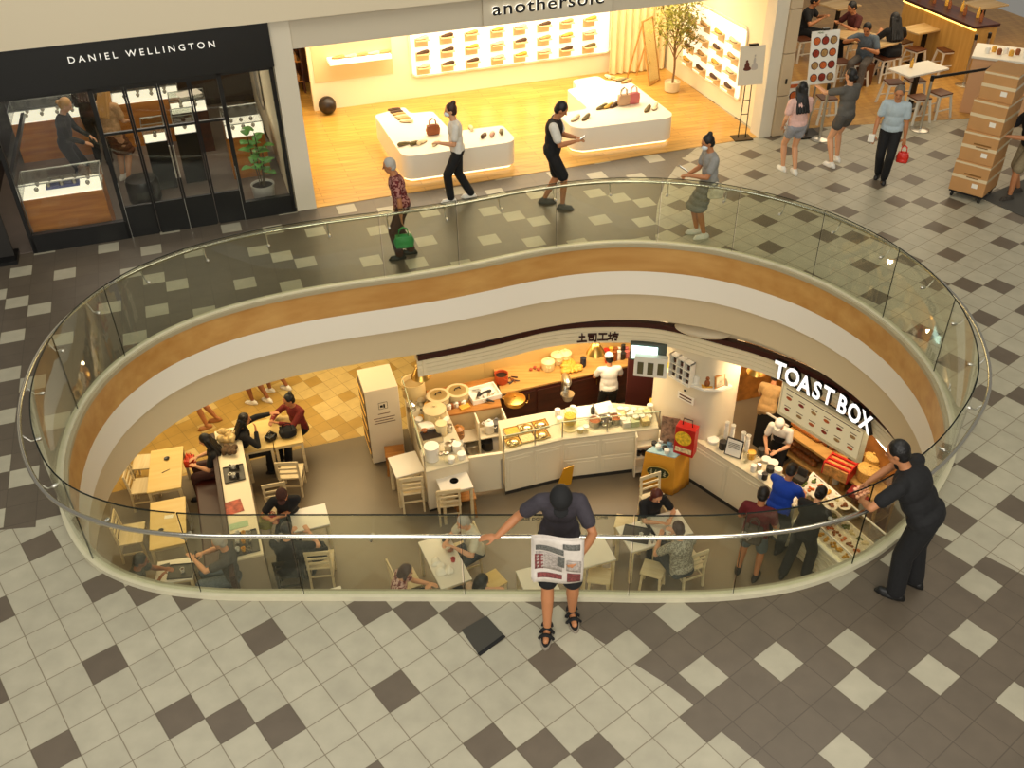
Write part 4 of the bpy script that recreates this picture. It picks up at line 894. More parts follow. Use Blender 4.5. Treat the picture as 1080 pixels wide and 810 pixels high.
MB().lathe([(.12, 0), (.15, .02), (.16, .2), (.145, .2), (.13, .17), (.01, .17)], (0, 0, 0), 20).build('pot', mat('tree_pot', '#d8c7a0', .5), tr, smooth='auto')
m = MB(); tips = []
m.tube(sm([(0, 0, .15), (.02, .01, .5), (-.01, .02, .9), (.03, 0, 1.25)], 5), [.022]*16, 8)
for k in range(11):
    a_ = k*2.399; z0_ = .6+.04*k; e_ = (.36*math.cos(a_), .36*math.sin(a_), 1.0+.08*k); m.tube(sm([(.01, .01, z0_), (.15*math.cos(a_), .15*math.sin(a_), z0_+.25), e_], 4), [.012-.001*j for j in range(9)], 6); tips += [Vector(e_), Vector(e_)*.75+Vector((0, 0, .3)), Vector((.1*math.cos(a_), .1*math.sin(a_), 1.2+.1*k))]
m.build('trunk', mat('bark', '#7a5a34', .8), tr, smooth=True); lf = MB()
for k in range(1500):
    c_ = random.choice(tips); p = c_+Vector((random.gauss(0, .10), random.gauss(0, .10), random.gauss(0, .13))); d = Vector((random.gauss(0, 1), random.gauss(0, 1), random.gauss(-.2, .7))).normalized()*random.uniform(.07, .12); s_ = d.cross(Vector((0, 0, 1))).normalized()*.02
    lf.add([p, p+d*.5+s_, p+d, p+d*.5-s_], [(0, 1, 2, 3)])
lf.build('foliage', mat('olive_leaf', '#8f8a34', .6, var=.3, vscale=4), tr)
ps = thing('poster_stand', 'poster with two seated models on a thin black metal stand at the shoe shop corner', 'poster stand', at(782, 146, 0), SA+R(-8))
m = MB()
for sx in (-.07, .07): m.bar((sx, 0, .02), (sx*.8, 0, 1.1), .014)
for z in (.45, .7): m.bar((-.07, 0, z), (.07, 0, z), .012)
m.build('stand_frame', BLACK, ps); MB().box((0, 0, .012), (.34, .26, .02)).build('base', mat('stand_base', '#4a3a22', .5, .5), ps)
pb = MB().box((0, -.02, 1.32), (.46, .02, .66), 0, R(-6)).build('poster', mat('poster_cream', '#dcd0b6', .5), ps)
sky = MB()
fig = MB(); fig.ell((-.08, -.035, 1.25), (.075, .004, .07)).ell((-.09, -.035, 1.33), (.045, .004, .06)).ell((-.095, -.035, 1.40), (.022, .004, .026)); fig.build('print_figure', mat('print_brown', '#5e2b1c', .6), pb)
fig = MB(); fig.ell((.05, -.035, 1.28), (.06, .004, .09)).ell((.04, -.035, 1.40), (.022, .004, .06)).ell((.04, -.035, 1.49), (.015, .004, .02)).ell((.12, -.032, 1.22), (.05, .004, .03)); fig.build('print_figure', mat('print_grey', '#b9aea0', .6), pb)
text_mb('THE LAB HOLIDAY', .042, .002, Matrix.Translation((0, -.036, 1.09)) @ Matrix.Rotation(PI/2, 4, 'X')).build('print_lettering', mat('print_soft', '#a48f76', .6), pb)
MB().box((0, -.0, 1.67), (.16, .05, .03)).build('clip', BLACK, ps)
# ================================================================ food court on the upper floor
WT = mat('table_white', '#e3dccb', .3); STW = mat('stool_white', '#d9d2c0', .4); LWT = wood('table_light_wood', '#cdb083', '#b8965f', .4)
def ped_table(label, c4, top, group=None):
    ctr, w_, d_, rz = rect_px(c4, .75); t = thing('table', label, 'table', (ctr.x, ctr.y, .008), rz, group)
    MB().box((0, 0, .73), (w_, d_, .035)).build('tabletop', top, t, bevel=.006); MB().box((-w_*.0, 0, .37), (.07, .07, .7)).build('column', BLACK, t); MB().box((0, 0, .012), (.42, .42, .02)).build('foot', BLACK, t)
    return t
T1 = ped_table('white table standing alone nearest the belt barrier of the food court', [(936, 72), (979, 64), (1001, 72), (960, 81.5)], WT)
T2 = ped_table('light wooden table in front of the long yellow counter', [(948, 28.5), (986, 23), (1006, 27), (970, 37)], LWT)
T3 = ped_table('light wooden table where the man in grey sits', [(884, 35), (913, 26), (938, 47), (913, 52)], LWT)
ped_table('light wooden table at the top edge beside the white column', [(868, 3), (890, -2), (905, 6), (880, 11)], LWT)
ped_table('light wooden table at the far right behind the long counter', [(1015, 2), (1045, -2), (1062, 5), (1035, 10)], LWT)
def cafe_stool(label, p, rz, group):
    t = thing('cafe_stool', label, 'stool', (p.x, p.y, .008), rz, group)
    MB().box((0, 0, .452), (.31, .31, .025)).build('seat', BROWN, t, bevel=.006); MB().box((0, 0, .425), (.30, .30, .03)).build('seat_frame', STW, t)
    for sx in (-1, 1):
        for sy in (-1, 1): MB().bar((.13*sx, .13*sy, .43), (.19*sx, .19*sy, 0), .045, .02).build('leg', STW, t)
    for a_, b_ in (((-1, -1), (1, -1)), ((-1, 1), (1, 1))): MB().bar((.165*a_[0], .165*a_[1], .17), (.165*b_[0], .165*b_[1], .17), .02).build('brace', STW, t)
    return t
ST = [((943, 87), 'front left corner of the lone white table'), ((965, 84.5), 'back of the lone white table, nearer the barrier'), ((970, 103), 'front of the white table, beside the barrier post'), ((992, 98), 'right front of the lone white table, just behind the belt'), ((966, 52), 'front of the counter-side wooden table, on its left'), ((999, 53), 'right of the counter-side wooden table'), ((887, 65), 'front left of the seated man\'s table, beside the menu board'), ((933, 61), 'front right of the seated man\'s table'), ((952, 44), 'left of the counter-side wooden table'), ((872, 103), 'behind the chrome barrier post, nearest the menu boards'), ((905, 66), 'front middle of the seated man\'s table')]
for i, ((x, y), s_) in enumerate(ST):
    p = at(x, y, .45); cafe_stool('white metal stool at the '+s_, p, SA+R((i*37) % 30-15), 'white metal stools with brown seats')
b_ = single('sauce_bottle', 'small yellow bottle standing on the lone white table', 'bottle', MB().lathe([(.03, 0), (.032, .1), (.015, .13), (.012, .17)], seg=12), FOODY, at(961, 71, .765), 0, smooth='auto')
def plate_at(p, label, m_, r_=.12, g=None):
    t = thing('plate', label, 'plate', p, 0, g); MB().lathe([(.01, 0), (r_*.6, 0), (r_, .022), (r_*.95, .024), (r_*.55, .006), (.01, .006)], seg=20).build('dish', mat('dish_white', '#ddd5c2', .3), t, smooth='auto'); c = MB()
    for k in range(7): c.ell((random.uniform(-.4, .4)*r_, random.uniform(-.4, .4)*r_, .022), random.uniform(.018, .03), None, 8, 6)
    c.build('food', m_, t, smooth=True, kind='stuff'); return t
plate_at(at(905, 41, .765), 'plate of food on the seated man\'s table', FOODB); plate_at(at(918, 40, .765), 'second plate of food on the seated man\'s table', FOODY)
person('man in a grey tee eating at the light wooden table of the food court', at(917, 30, 1.1)*1.0-Vector((0, 0, 1.1)), 235, 1.7, hip=(0, -.05, .54), lean=14, head=(25, 0), hands=((-.14, .36, .82), (.16, .34, .95)), feet=((-.12, .38), (.12, .34)), top=cloth('grey_tee2', '#54606a'), bottom=cloth('grey_pants', '#5c5650'), shoes=SHOEW, skin=SKIN, group=None)
single('stool_block', 'brown box seat under the man in the grey tee', 'seat', MB().box((0, 0, .22), (.36, .36, .44)), BROWN, Vector((at(917, 30, 1.1).x, at(917, 30, 1.1).y, .008)), SA, bevel=.02)
person('person in black seated between the two wooden tables', at(948, 19, 1.2)-Vector((0, 0, 1.2)), 100, 1.7, hip=(0, -.05, .54), lean=12, head=(20, 0), hands=((-.14, .36, .85), (.16, .34, .85)), feet=((-.12, .3), (.12, .34)), top=TB, bottom=TB, hair='long', skin=SKIN)
cafe_stool('white metal stool under the person in black', Vector((at(948, 19, 1.2).x, at(948, 19, 1.2).y, 0)), SA, 'white metal stools with brown seats')
person('person in dark red seated at the top edge table, left of the counter', at(905, 4, 1.2)-Vector((0, 0, 1.2)), 200, 1.7, hip=(0, -.05, .54), lean=12, head=(20, 0), hands=((-.14, .36, .85), (.16, .34, .85)), feet=((-.12, .3), (.12, .34)), top=cloth('dark_red_cloth', '#4a1712'), bottom=TB, skin=SKIN)
person('dark-clothed person at the top edge beside the stone-panelled pier', at(852, 8, 1.0)-Vector((0, 0, 1.0)), 330, 1.7, hip=(0, -.05, .54), lean=12, head=(20, 0), hands=((-.14, .36, .85), (.16, .34, .85)), feet=((-.12, .3), (.12, .34)), top=TB, bottom=TB, skin=SKIN)
for x, y, s_ in ((905, 4, 'person in dark red'), (852, 8, 'dark-clothed person beside the pier')):
    q = at(x, y, 1.1); cafe_stool('white metal stool under the '+s_, Vector((q.x, q.y, 0)), SA, 'white metal stools with brown seats')
# long counter
YW = wood('counter_wood', '#cfa256', '#b98a42', .45, .8, 2)
A_ = at(955, -4, 1.1); B_ = at(1031, 27, 1.1); dd = (B_-A_); dd.z = 0; ln = dd.length; ang = math.atan2(dd.y, dd.x); nrm = Vector((-math.sin(ang), math.cos(ang), 0))
lc = thing('long_counter', 'long yellow wooden counter with a glowing front edge along the food court', 'counter', Vector((A_.x, A_.y, .008)), ang)
MB().box((ln/2, .25, .52), (ln, .5, 1.04)).build('counter_body', YW, lc); MB().box((ln/2, .22, 1.06), (ln+.05, .62, .05)).build('counter_top', DWOOD, lc); MB().box((ln/2, -.02, 1.0), (ln, .03, .03)).build('light_strip', mat('warm_strip', '#ffd56a', .5, emit=3), lc)
for k in range(9):
    q = A_.lerp(B_, (k+.6)/9.5)+nrm*(.25+.12*(k % 2)); single('bottle', 'small brown or golden bottle standing on the long counter', 'bottle', MB().lathe([(.035, 0), (.035, .12), (.014, .17), (.014, .21)], seg=10), [FOODB, FOODY][k % 2], Vector((q.x, q.y, 1.09)), 0, 'bottles on the long counter', smooth='auto')
oc = thing('order_counter', 'white order counter with pale orange panel at the right picture edge', 'counter', Vector((at(1033, 60, 1.05).x, at(1033, 60, 1.05).y, .008)), R(-28))
MB().box((.75, .4, .5), (1.7, .8, 1.0)).build('counter_body', mat('pale_orange', '#d8a577', .5), oc); MB().box((.75, .4, 1.03), (1.76, .86, .05)).build('counter_top', WT, oc, bevel=.01); MB().box((.35, -.015, .55), (.3, .03, .7)).build('dark_panel', mat('panel_grey', '#6f6656', .5), oc)
M_ = Matrix.Rotation(R(-28), 3, 'Z')
def onoc(x, y): return oc.location+M_ @ Vector((x, y, 1.05))
ms = thing('menu_holder', 'slanted white printed menu sheet standing on the order counter', 'menu', onoc(1.0, .3), R(-28)); MB().box((0, 0, .19), (.6, .015, .38), 0, R(-18)).build('sheet', PAPER, ms)
m = MB()
for r_ in range(5):
    for c_ in range(4): m.box((-.2+.13*c_, -.005+.02*r_, .08+.06*r_), (.08, .004, .018), 0, R(-18))
m.build('print_lines', mat('print_soft', '#a48f76', .6), ms, kind='stuff')
for k in range(6): single('jar', 'small jar or cup on the order counter beside the menu sheet', 'jar', MB().lathe([(.04, 0), (.045, .08), (.03, .11)], seg=12), [PLASTIC, FOODY, FOODB][k % 3], onoc(.1+.1*k, .25+.12*(k % 2)), 0, 'jars on the order counter', smooth='auto')
# menu boards on stand
def dish_board(label, c4z, rows, cols, rz, stand=True):
    pass
mb_ = thing('menu_board_stand', 'tall white menu stand showing round pictures of dishes in rows', 'menu board', at(852, 146, 0)+Vector((.05, .08, 0)), SA+R(-6))
MB().box((0, 0, 1.42), (.52, .02, .88), 0, R(-8)).build('board', PAPER, mb_)
MB().bar((0, .12, 0), (0, .05, 1.8), .03).build('pole', STEEL, mb_); MB().box((0, .1, .015), (.4, .4, .03)).build('foot', BLACK, mb_); MB().box((0, .07, 1.88), (.12, .06, .03)).build('clip', BLACK, mb_)
DISH = [mat('dish_orange', '#c2602a', .5, var=.4, vscale=50), mat('dish_red', '#8f2f1a', .5, var=.4, vscale=50), mat('dish_tan', '#a9834e', .5, var=.4, vscale=50), FOODG]
RIM = mat('dish_rim', '#4a2418', .5)
def dish_pic(par, p, r_, m_, M_):
    o = MB().lathe([(r_, 0), (r_, .006)], (0, 0, 0), 20, Matrix.Rotation(PI/2, 4, 'X') @ Matrix.Identity(4)); v = [M_ @ (x)+Vector(p) for x in o.v]; o.v = v; pic = o.build('dish_picture', RIM, par)
    o = MB().lathe([(r_*.82, 0), (r_*.82, .004)], (0, 0, 0), 20, Matrix.Rotation(PI/2, 4, 'X')); o.v = [M_ @ x+Vector(p)+Vector((0, -.006, 0)) for x in o.v]; o.build('print', m_, pic)
tl = Matrix.Rotation(R(-8), 3, 'X')
for r_ in range(4):
    for c_ in range(3):
        z = 1.10+.2*r_; dish_pic(mb_, ((c_-1)*.155, -.012-(1.42-z)*math.tan(R(8))*-1*-1, z), .068, DISH[(r_*2+c_) % 3], tl)
text_mb('MENU', .04, .002, Matrix.Translation((-.1, .04, 1.83)) @ Matrix.Rotation(PI/2-R(8), 4, 'X')).build('print_lettering', FOODG, mb_)
m2 = thing('menu_poster', 'lower white poster with two large dish pictures under the menu stand', 'poster', at(837, 136, 0)+Vector((-.02, .0, 0)), SA+R(-4))
MB().box((0, 0, .46), (.46, .02, .84), 0, R(-8)).build('board', PAPER, m2)
MB().bar((-.15, .22, 0), (-.15, .05, .8), .02).bar((.15, .22, 0), (.15, .05, .8), .02).build('prop', STEEL, m2)
MB().box((0, -.0+.02, .80), (.34, .012, .06), 0, R(-8)).build('heading_band', DISH[0], m2)
for k, (x, z) in enumerate(((-.08, .62), (.12, .58), (-.06, .36), (.12, .30))): dish_pic(m2, (x, -.014-(.46-z)*.14, z), .09, DISH[k % 3], tl)
# queue barriers
def post(label, base, top, g):
    b = at(*base, 0); t = thing('barrier_post', label, 'barrier post', (b.x, b.y, .0), 0, g)
    MB().lathe([(.16, 0), (.165, .012), (.12, .03), (.03, .045)], seg=24).build('base', STEEL, t, smooth='auto'); MB().lathe([(.026, .03), (.026, .92)], seg=14).build('pole', STEEL, t, smooth='auto'); MB().lathe([(.03, .90), (.033, .92), (.033, 1.0), (.01, 1.01)], seg=14).build('belt_head', BLACK, t, smooth='auto'); return t
p1_ = post('chrome barrier post by the menu boards', (864, 147), (873, 85), None); p2_ = post('chrome barrier post in front of the lone white table', (970, 137), (981, 79), None); p3_ = post('chrome barrier post at the far end of the belt, behind the boxes', (1040, 125), (1042, 70), None)
post('chrome barrier post before the long counter, left of two', (1016, 90), (1031, 37), None); post('chrome barrier post before the order counter, right of two', (1030, 88), (1043, 41), None)
q1, q2 = p2_.location+Vector((0, 0, .96)), p3_.location+Vector((0, 0, .96)); single('barrier_belt', 'black belt stretched between two chrome posts in front of the tables', 'belt', MB().bar(q1, q2, .01, .05), BLACK)
# cartons on a dolly
c0 = at(1000, 199, .12); c1 = at(1036, 209, .12); c2 = at(1056, 183, .12); ex = (c1-c0); ey = (c2-c1); w_ = ex.length; d_ = min(ey.length, .62); rz = math.atan2(ex.y, ex.x)
ctr = (c0+c1)/2+Vector((-math.sin(rz), math.cos(rz), 0))*d_/2
dol = thing('dolly', 'black platform dolly under the stack of cartons', 'dolly', (ctr.x, ctr.y, 0), rz); MB().box((0, 0, .105), (w_*.96, d_*.96, .03)).build('platform', BLACKM, dol)
for sx in (-1, 1):
    for sy in (-1, 1): MB().lathe([(.045, -.015), (.045, .015)], (sx*w_*.4, sy*d_*.4, .045), 14, Matrix.Rotation(PI/2, 4, 'Y')).build('caster', BLACK, dol)
zb_ = .122; TAPE = mat('packing_tape', '#d9c6a0', .25, spec=.6); INK = mat('carton_ink', '#7c5522', .7)
for k, (hh, jx, jr, lab) in enumerate(((.5, 0, 0, 'bottom'), (.47, .01, .02, 'second from bottom'), (.47, .03, -.03, 'third from bottom'), (.42, .06, .04, 'top'))):
    bx = thing('carton', 'brown taped cardboard carton, '+lab+' of the stack of four on the dolly', 'carton', (ctr.x+jx, ctr.y+jx, zb_), rz+jr, 'cartons on the dolly')
    ww, dd_ = w_*(1, .97, .95, .9)[k], d_*(1, .98, .95, .92)[k]
    MB().box((0, 0, hh/2), (ww, dd_, hh)).build('box', CARD, bx, bevel=.006)
    MB().box((0, 0, hh*.5), (ww+.004, dd_+.004, .05)).box((0, 0, hh-.03), (ww+.004, dd_+.004, .03)).build('tape', TAPE, bx)
    if k < 2: text_mb('SUZHOU FOODS', .06, .002, Matrix.Translation((.04, -dd_/2-.004, hh*.62)) @ Matrix.Rotation(PI/2, 4, 'X'), .001).build('print', INK, bx) if False else MB().box((.04, -dd_/2-.003, hh*.62), (.26, .002, .022)).box((.04, -dd_/2-.003, hh*.53), (.18, .002, .016)).build('print', INK, bx)
    MB().box((ww*.2, -dd_/2-.003, hh*.3), (.09, .002, .07)).build('paper_label', PAPER, bx)
    zb_ += hh+.002
single('floor_mat', 'dark grey mat on the floor under the pushing man at the right edge', 'mat', MB().prism([(p.x, p.y) for p in (at(1034, 209, 0), at(1080, 229, 0), at(1130, 215, 0), at(1080, 190, 0))], 0.0005, .012), mat('mat_grey', '#4c4a44', .8))
# ================================================================ lower floor: tables, chairs, people
def Z(h): return LZ+h
def leg_table(label, c4, top=None, leg=None, group=None, h=.75):
    ctr, w_, d_, rz = rect_px(c4, Z(h)); t = thing('table', label, 'table', (ctr.x, ctr.y, LZ+.006), rz, group); top = top or WT; leg = leg or PINE
    MB().box((0, 0, h-.016), (w_, d_, .03)).build('tabletop', top, t, bevel=.006)
    MB().box((0, 0, h-.065), (w_-.08, d_-.08, .07)).build('apron', leg, t)
    for sx in (-1, 1):
        for sy in (-1, 1): MB().box((sx*(w_/2-.035), sy*(d_/2-.035), (h-.03)/2), (.05, .05, h-.03)).build('leg', leg, t)
    t['top'] = h; return t
def chair(label, p, face, m=None, group=None, w_=.42):
    """seat opens towards direction face (degrees); backrest behind"""
    m = m or PINE; t = thing('chair', label, 'chair', (p.x, p.y, LZ+.006), R(face-90), group)
    MB().box((0, 0, .44), (w_, .40, .03)).build('seat', m, t, bevel=.006)
    for sx in (-1, 1):
        MB().bar((sx*(w_/2-.03), .17, .43), (sx*(w_/2-.03), .18, 0), .035).build('leg', m, t)
        MB().bar((sx*(w_/2-.03), -.22, .84), (sx*(w_/2-.03), -.18, .42), .035).bar((sx*(w_/2-.03), -.18, .42), (sx*(w_/2-.03), -.21, 0), .035).build('back_leg', m, t)
        MB().box((sx*(w_/2-.03), 0, .2), (.02, .36, .03)).build('side_stretcher', m, t)
    for z, h_ in ((.81, .08), (.68, .04), (.57, .04)): MB().box((0, -.20-(z-.57)*.08, z), (w_-.01, .022, h_)).build('back_slat', m, t, bevel=.003)
    MB().box((0, -.19, .25), (w_-.06, .02, .03)).build('stretcher', m, t); return t
def stool(label, p, rz, group=None, m=None):
    m = m or PINE; t = thing('stool', label, 'stool', (p.x, p.y, LZ+.006), rz, group); MB().box((0, 0, .44), (.36, .34, .03)).build('seat', m, t, bevel=.005)
    for sx in (-1, 1):
        for sy in (-1, 1): MB().bar((.14*sx, .13*sy, .43), (.165*sx, .155*sy, 0), .038).build('leg', m, t)
        MB().box((.155*sx, 0, .16), (.022, .28, .035)).build('stretcher', m, t)
    MB().box((0, .145, .24), (.29, .022, .03)).build('stretcher', m, t); return t
G1 = 'pale wooden chairs on the stall floor'
YTOP = wood('yellow_tabletop', '#d9bd7a', '#cdae66', .4, .6)
TA = leg_table('pale table with a phone and black cup, farthest of the tables by the red bench', [(156.5, 476), (190.7, 471), (194, 513.3), (157.7, 519.8)], YTOP)
TBL = leg_table('pale empty-looking table in the middle of the tables by the red bench', [(157, 530.5), (195.4, 523.6), (196.9, 572), (158.9, 580.6)], YTOP)
TC = leg_table('cream table with a black tray beside the man holding a phone', [(165.4, 594.4), (202, 586), (207, 611), (164, 615)], WT)
P4 = [at(x, y, Z(.95)) for x, y in ((226, 455), (252, 449), (278, 584), (246, 591))]
WTP = mat('worktop_cream', '#dccfae', .35)
pt_ = thing('bench_partition', 'long cream-topped low partition running down the cafe between the tables', 'partition', (0, 0, 0))
MB().prism([(p.x, p.y) for p in P4], LZ+.006, Z(.91)).build('partition_body', mat('partition_beige', '#a3937a', .6), pt_); MB().prism([(p.x, p.y) for p in P4], Z(.91), Z(.95)).build('partition_top', WTP, pt_, bevel=.006)
L0, L1 = P4[0], P4[3]; dl = (L1-L0).normalized(); nl = Vector((dl.y, -dl.x, 0)); nl = nl if nl.x < 0 else -nl
bq = thing('bench_seat', 'dark red upholstered bench along the cream-topped partition', 'bench', (0, 0, 0)); REDB = mat('oxblood_leather', '#380f06', .45)
s0 = L0+dl*.1; s1 = L1+dl*.4
MB().prism([((s0).x, s0.y), (s1.x, s1.y), ((s1+nl*.5).x, (s1+nl*.5).y), ((s0+nl*.5).x, (s0+nl*.5).y)], LZ+.006, Z(.45)).build('seat', REDB, bq, bevel=.03)
MB().prism([((s0+nl*.005).x, (s0+nl*.005).y), ((s1+nl*.005).x, (s1+nl*.005).y), ((s1+nl*.09).x, (s1+nl*.09).y), ((s0+nl*.09).x, (s0+nl*.09).y)], Z(.452), Z(1.0)).build('backrest', mat('dark_brown_back', '#2e100a', .5), bq, bevel=.01)
chair('pale wooden chair at the far table, turned towards its upper left corner', at(152, 487, Z(.45)), 5); chair('pale wooden chair with tall back at the lower left corner of the far table', at(151, 512, Z(.45)), 8); chair('pale wooden chair with a wide seat left of the middle table', at(139, 563, Z(.45)), 12, w_=.5)
TK1 = leg_table('small square table with a black handbag, between the two chatting women, right half', [(283, 442), (313, 436), (322, 466), (291, 471.5)], YTOP); TK2 = leg_table('small square table in front of the curly-haired woman, left half of the pair', [(252, 448), (282, 442), (290.5, 471.5), (260, 477)], YTOP)
chair('pale slatted chair standing empty below the chatting women\'s table', at(307, 497, Z(.45)), 92)
TL = leg_table('white square table between the man in the cap and the person in black', [(303, 540), (343, 530.5), (348, 553), (312, 561)], WT)
chair('pale chair holding a black backpack, beside the person in black', at(338, 590, Z(.45)), 95)
chair('pale chair under the man in the dark cap', at(293, 537, Z(.45)), 285); chair('thin dark metal chair under the person in black', at(305, 600, Z(.45)), 98, m=mat('dark_metal', '#3a352c', .4, .6))
leg_table('white table cut off by the kerb below the backpack chair', [(329, 627), (360, 617.5), (366, 640), (334, 650)], WT)
TF = leg_table('white table with newspaper and bowls between the patterned woman and the old man', [(443, 571), (474, 562), (496, 611), (463, 623)], WT)
TN_ = leg_table('small cream table beside the dark-haired head at the kerb', [(506.7, 607.5), (524, 599), (534, 614), (517, 624)], YTOP)
TG_ = leg_table('white table just left of the newspaper man, cut off by the kerb', [(543.7, 601.4), (578, 594), (590, 622), (556, 632)], WT)
TH = leg_table('white table just right of the newspaper man', [(602, 574), (637, 566), (649, 589.5), (614, 600)], WT)
TI1 = leg_table('white table with a black tray left of the backpack', [(650, 556), (677, 549), (695, 574), (665, 583)], WT)
TI2 = leg_table('white table between the red-haired woman and the man in the grey patterned shirt', [(680, 546), (714, 537.5), (732, 562), (698, 571)], WT)
stool('pale wooden stool in front of the table with the black tray', at(689, 600, Z(.45)), R(-22)); stool('pale wooden stool tucked at the right of the newspaper man', at(632, 607, Z(.45)), R(-10)); stool('pale wooden stool behind the table with the black tray', at(660, 551, Z(.45)), R(-15))
chair('cream slatted chair under the man in the grey patterned shirt', at(726, 592, Z(.45)), 112, m=CREAMW); chair('cream slatted chair behind the red-haired woman', at(691, 527, Z(.45)), 292, m=CREAMW)
chair('pale chair under the old man in white', at(491, 580, Z(.45)), 200); chair('pale chair under the woman in the patterned blouse', at(428, 612, Z(.45)), 25)
TD = leg_table('white table beside the glass-sided display counter, left of two', [(408.6, 482.8), (438, 475.4), (447.5, 496.4), (418, 504.4)], WT); chair('pale slatted chair pushed up to the left of the two tables', at(434, 513, Z(.45)), 100)
TE = leg_table('white table with a round black print, in front of the glass-sided counter', [(457.4, 500.7), (490, 494), (499.8, 513), (466.7, 521.7)], WT)
pr = MB().lathe([(.075, 0), (.075, .002), (.066, .002), (.066, 0)], seg=28); o = single('table_print', 'round black printed emblem on the tabletop by the glass-sided counter', 'emblem', pr, BLACK, at(479, 507, Z(.758))); o2 = text_mb('TAKE', .05, .002, Matrix.Identity(4), .001); MB
for q in [MB().box((-.03, 0, .001), (.03, .03, .002)).box((.02, 0, .001), (.04, .02, .002))]: q.build('emblem_letters', BLACK, o)
chair('pale wooden chair under the table with the round print', at(473, 526, Z(.45)), 98); stool('brown wooden stool under the table with the round print, on its right', at(490, 521, Z(.45)), R(12), m=MWOOD)
stool('dark wooden stool between the white cabinet and the white table', at(416, 476, Z(.45)), R(10), m=MWOOD)
ch = single('card_holder', 'small clear card holder with a blue and white card on the printed table', 'card holder', MB().box((0, 0, .05), (.1, .02, .1)), mat('blue_card', '#b9c3cf', .3, var=.4, vscale=30), at(463.6, 500, Z(.757)), R(15))
# things on tables
TRAYM = mat('black_tray', '#2b261e', .45)
def tray(label, p, rz=0, w_=.38, d_=.3, m_=None):
    t = thing('tray', label, 'tray', p, rz); c = MB(); c.box((0, 0, .006), (w_, d_, .01)); 
    for sx in (-1, 1): c.box((sx*w_/2, 0, .014), (.01, d_, .025))
    for sy in (-1, 1): c.box((0, sy*d_/2, .014), (w_, .01, .025))
    c.build('tray_body', m_ or TRAYM, t, bevel=.003); return t
def cup(p, label, m_=None, r_=.035, h=.07, g=None, liquid=None):
    t = thing('cup', label, 'cup', p, random.uniform(0, 6), g); MB().lathe([(r_*.7, 0), (r_, h), (r_*.9, h), (r_*.62, .01), (.002, .01)], seg=16).build('cup_body', m_ or TILEW, t, smooth='auto')
    if liquid: MB().cyl((0, 0, h*.75), r_*.86, .004).build('drink', liquid, t)
    MB().tube([(r_*.9, 0, h*.8), (r_*1.5, 0, h*.7), (r_*1.45, 0, h*.35), (r_*.85, 0, h*.25)], .005, 6).build('handle', m_ or TILEW, t, smooth=True); return t
KOPI = mat('coffee', '#4a2410', .2)
def T75(x, y, e=.0): return at(x, y, Z(.757)+e)
tray('black tray with a white cup on the cream table by the man with a phone', T75(191, 603), R(5)); cup(T75(193, 603, .02), 'white cup on the black tray by the man with a phone', liquid=KOPI)
single('smartphone', 'black phone lying on the cream table left of the black tray', 'phone', MB().box((0, 0, .005), (.08, .15, .01)), BLACK, T75(174, 597), R(-70), bevel=.003)
single('dish', 'small black dish on the farthest table by the red bench', 'dish', MB().lathe([(.02, 0), (.05, .02), (.045, .02), (.02, .006)], seg=16), BLACK, T75(176, 484), 0, smooth='auto')
single('pen', 'brown pen lying on the farthest table by the red bench', 'pen', MB().cap((-.07, 0, .006), (.07, 0, .006), .006, .004, 8), DWOOD, T75(175, 497), R(40)); single('receipt', 'small slip of paper on the middle table by the red bench', 'paper', MB().box((0, 0, .001), (.14, .08, .002)), PAPER, T75(178, 545), R(10)); single('dish', 'small black dish on the middle table by the red bench', 'dish', MB().lathe([(.02, 0), (.045, .02), (.04, .02), (.02, .006)], seg=16), BLACK, T75(170, 560), 0, smooth='auto')
def P95(x, y, e=0): return at(x, y, Z(.952)+e)
pa = math.atan2(dl.y, dl.x)
t1 = tray('rectangular dark tray of crockery in the middle of the cream partition top', P95(247, 500), pa, .42, .34)
for k in range(6): cup(P95(243+4*(k % 3), 494+9*(k//3), .014), 'cup on the crockery tray in the middle of the partition', [STEEL, TILEW, DARK][k % 3], g='cups on the middle partition tray')
t2 = tray('dark tray full of cups and glasses near the rail on the partition top', P95(258, 573), pa, .5, .42)
for k in range(9): cup(P95(251+6*(k % 3), 564+8.5*(k//3), .014), 'cup on the tray nearest the rail on the partition', [TILEW, FOODY, STEEL][k % 3], g='cups on the partition tray nearest the rail')
single('menu_card', 'red and white menu card on the cream partition top', 'menu', MB().box((0, 0, .002), (.32, .3, .004)), mat('red_print', '#a8503a', .6, var=.6, vscale=9), P95(246, 535), pa+.1); single('menu_card', 'pale green card lying by the tray on the partition top', 'card', MB().box((0, 0, .002), (.3, .14, .004)), mat('mint_card', '#a9c4a0', .6), P95(252, 554), pa+1.6)
def crumple(name, label, cat, p, m_, s_=.16, n=14, h=.5):
    c = MB()
    for k in range(n): c.ell((random.uniform(-s_, s_)*.7, random.uniform(-s_, s_)*.7, random.uniform(.2, 1)*s_*h), (random.uniform(.3, .5)*s_, random.uniform(.2, .4)*s_, random.uniform(.15, .35)*s_), Matrix.Rotation(random.uniform(0, 3), 3, 'Z'), 8, 6)
    t = thing(name, label, cat, p); remesh(c, s_*.06, m_, 'fabric', t, 2); return t
crumple('scarf', 'heap of cream cloth with dark trim at the far end of the partition', 'cloth', P95(240, 462), mat('cream_heap', '#c7ab72', .8, var=.5, vscale=14), .2); crumple('dried_flowers', 'bunch of dark dried flowers on the far part of the partition top', 'flowers', P95(243, 476), mat('dried_flower', '#55402a', .9, var=.5, vscale=30), .16, 26)
bag('handbag', 'black handbag on the table in front of the woman in red', 'bag', T75(304, 458), TB, .34, .2, .3, R(20)); bag('handbag', 'black handbag with chain beside the curly-haired woman', 'bag', T75(286, 463), BLACK, .24, .14, .18, R(60))
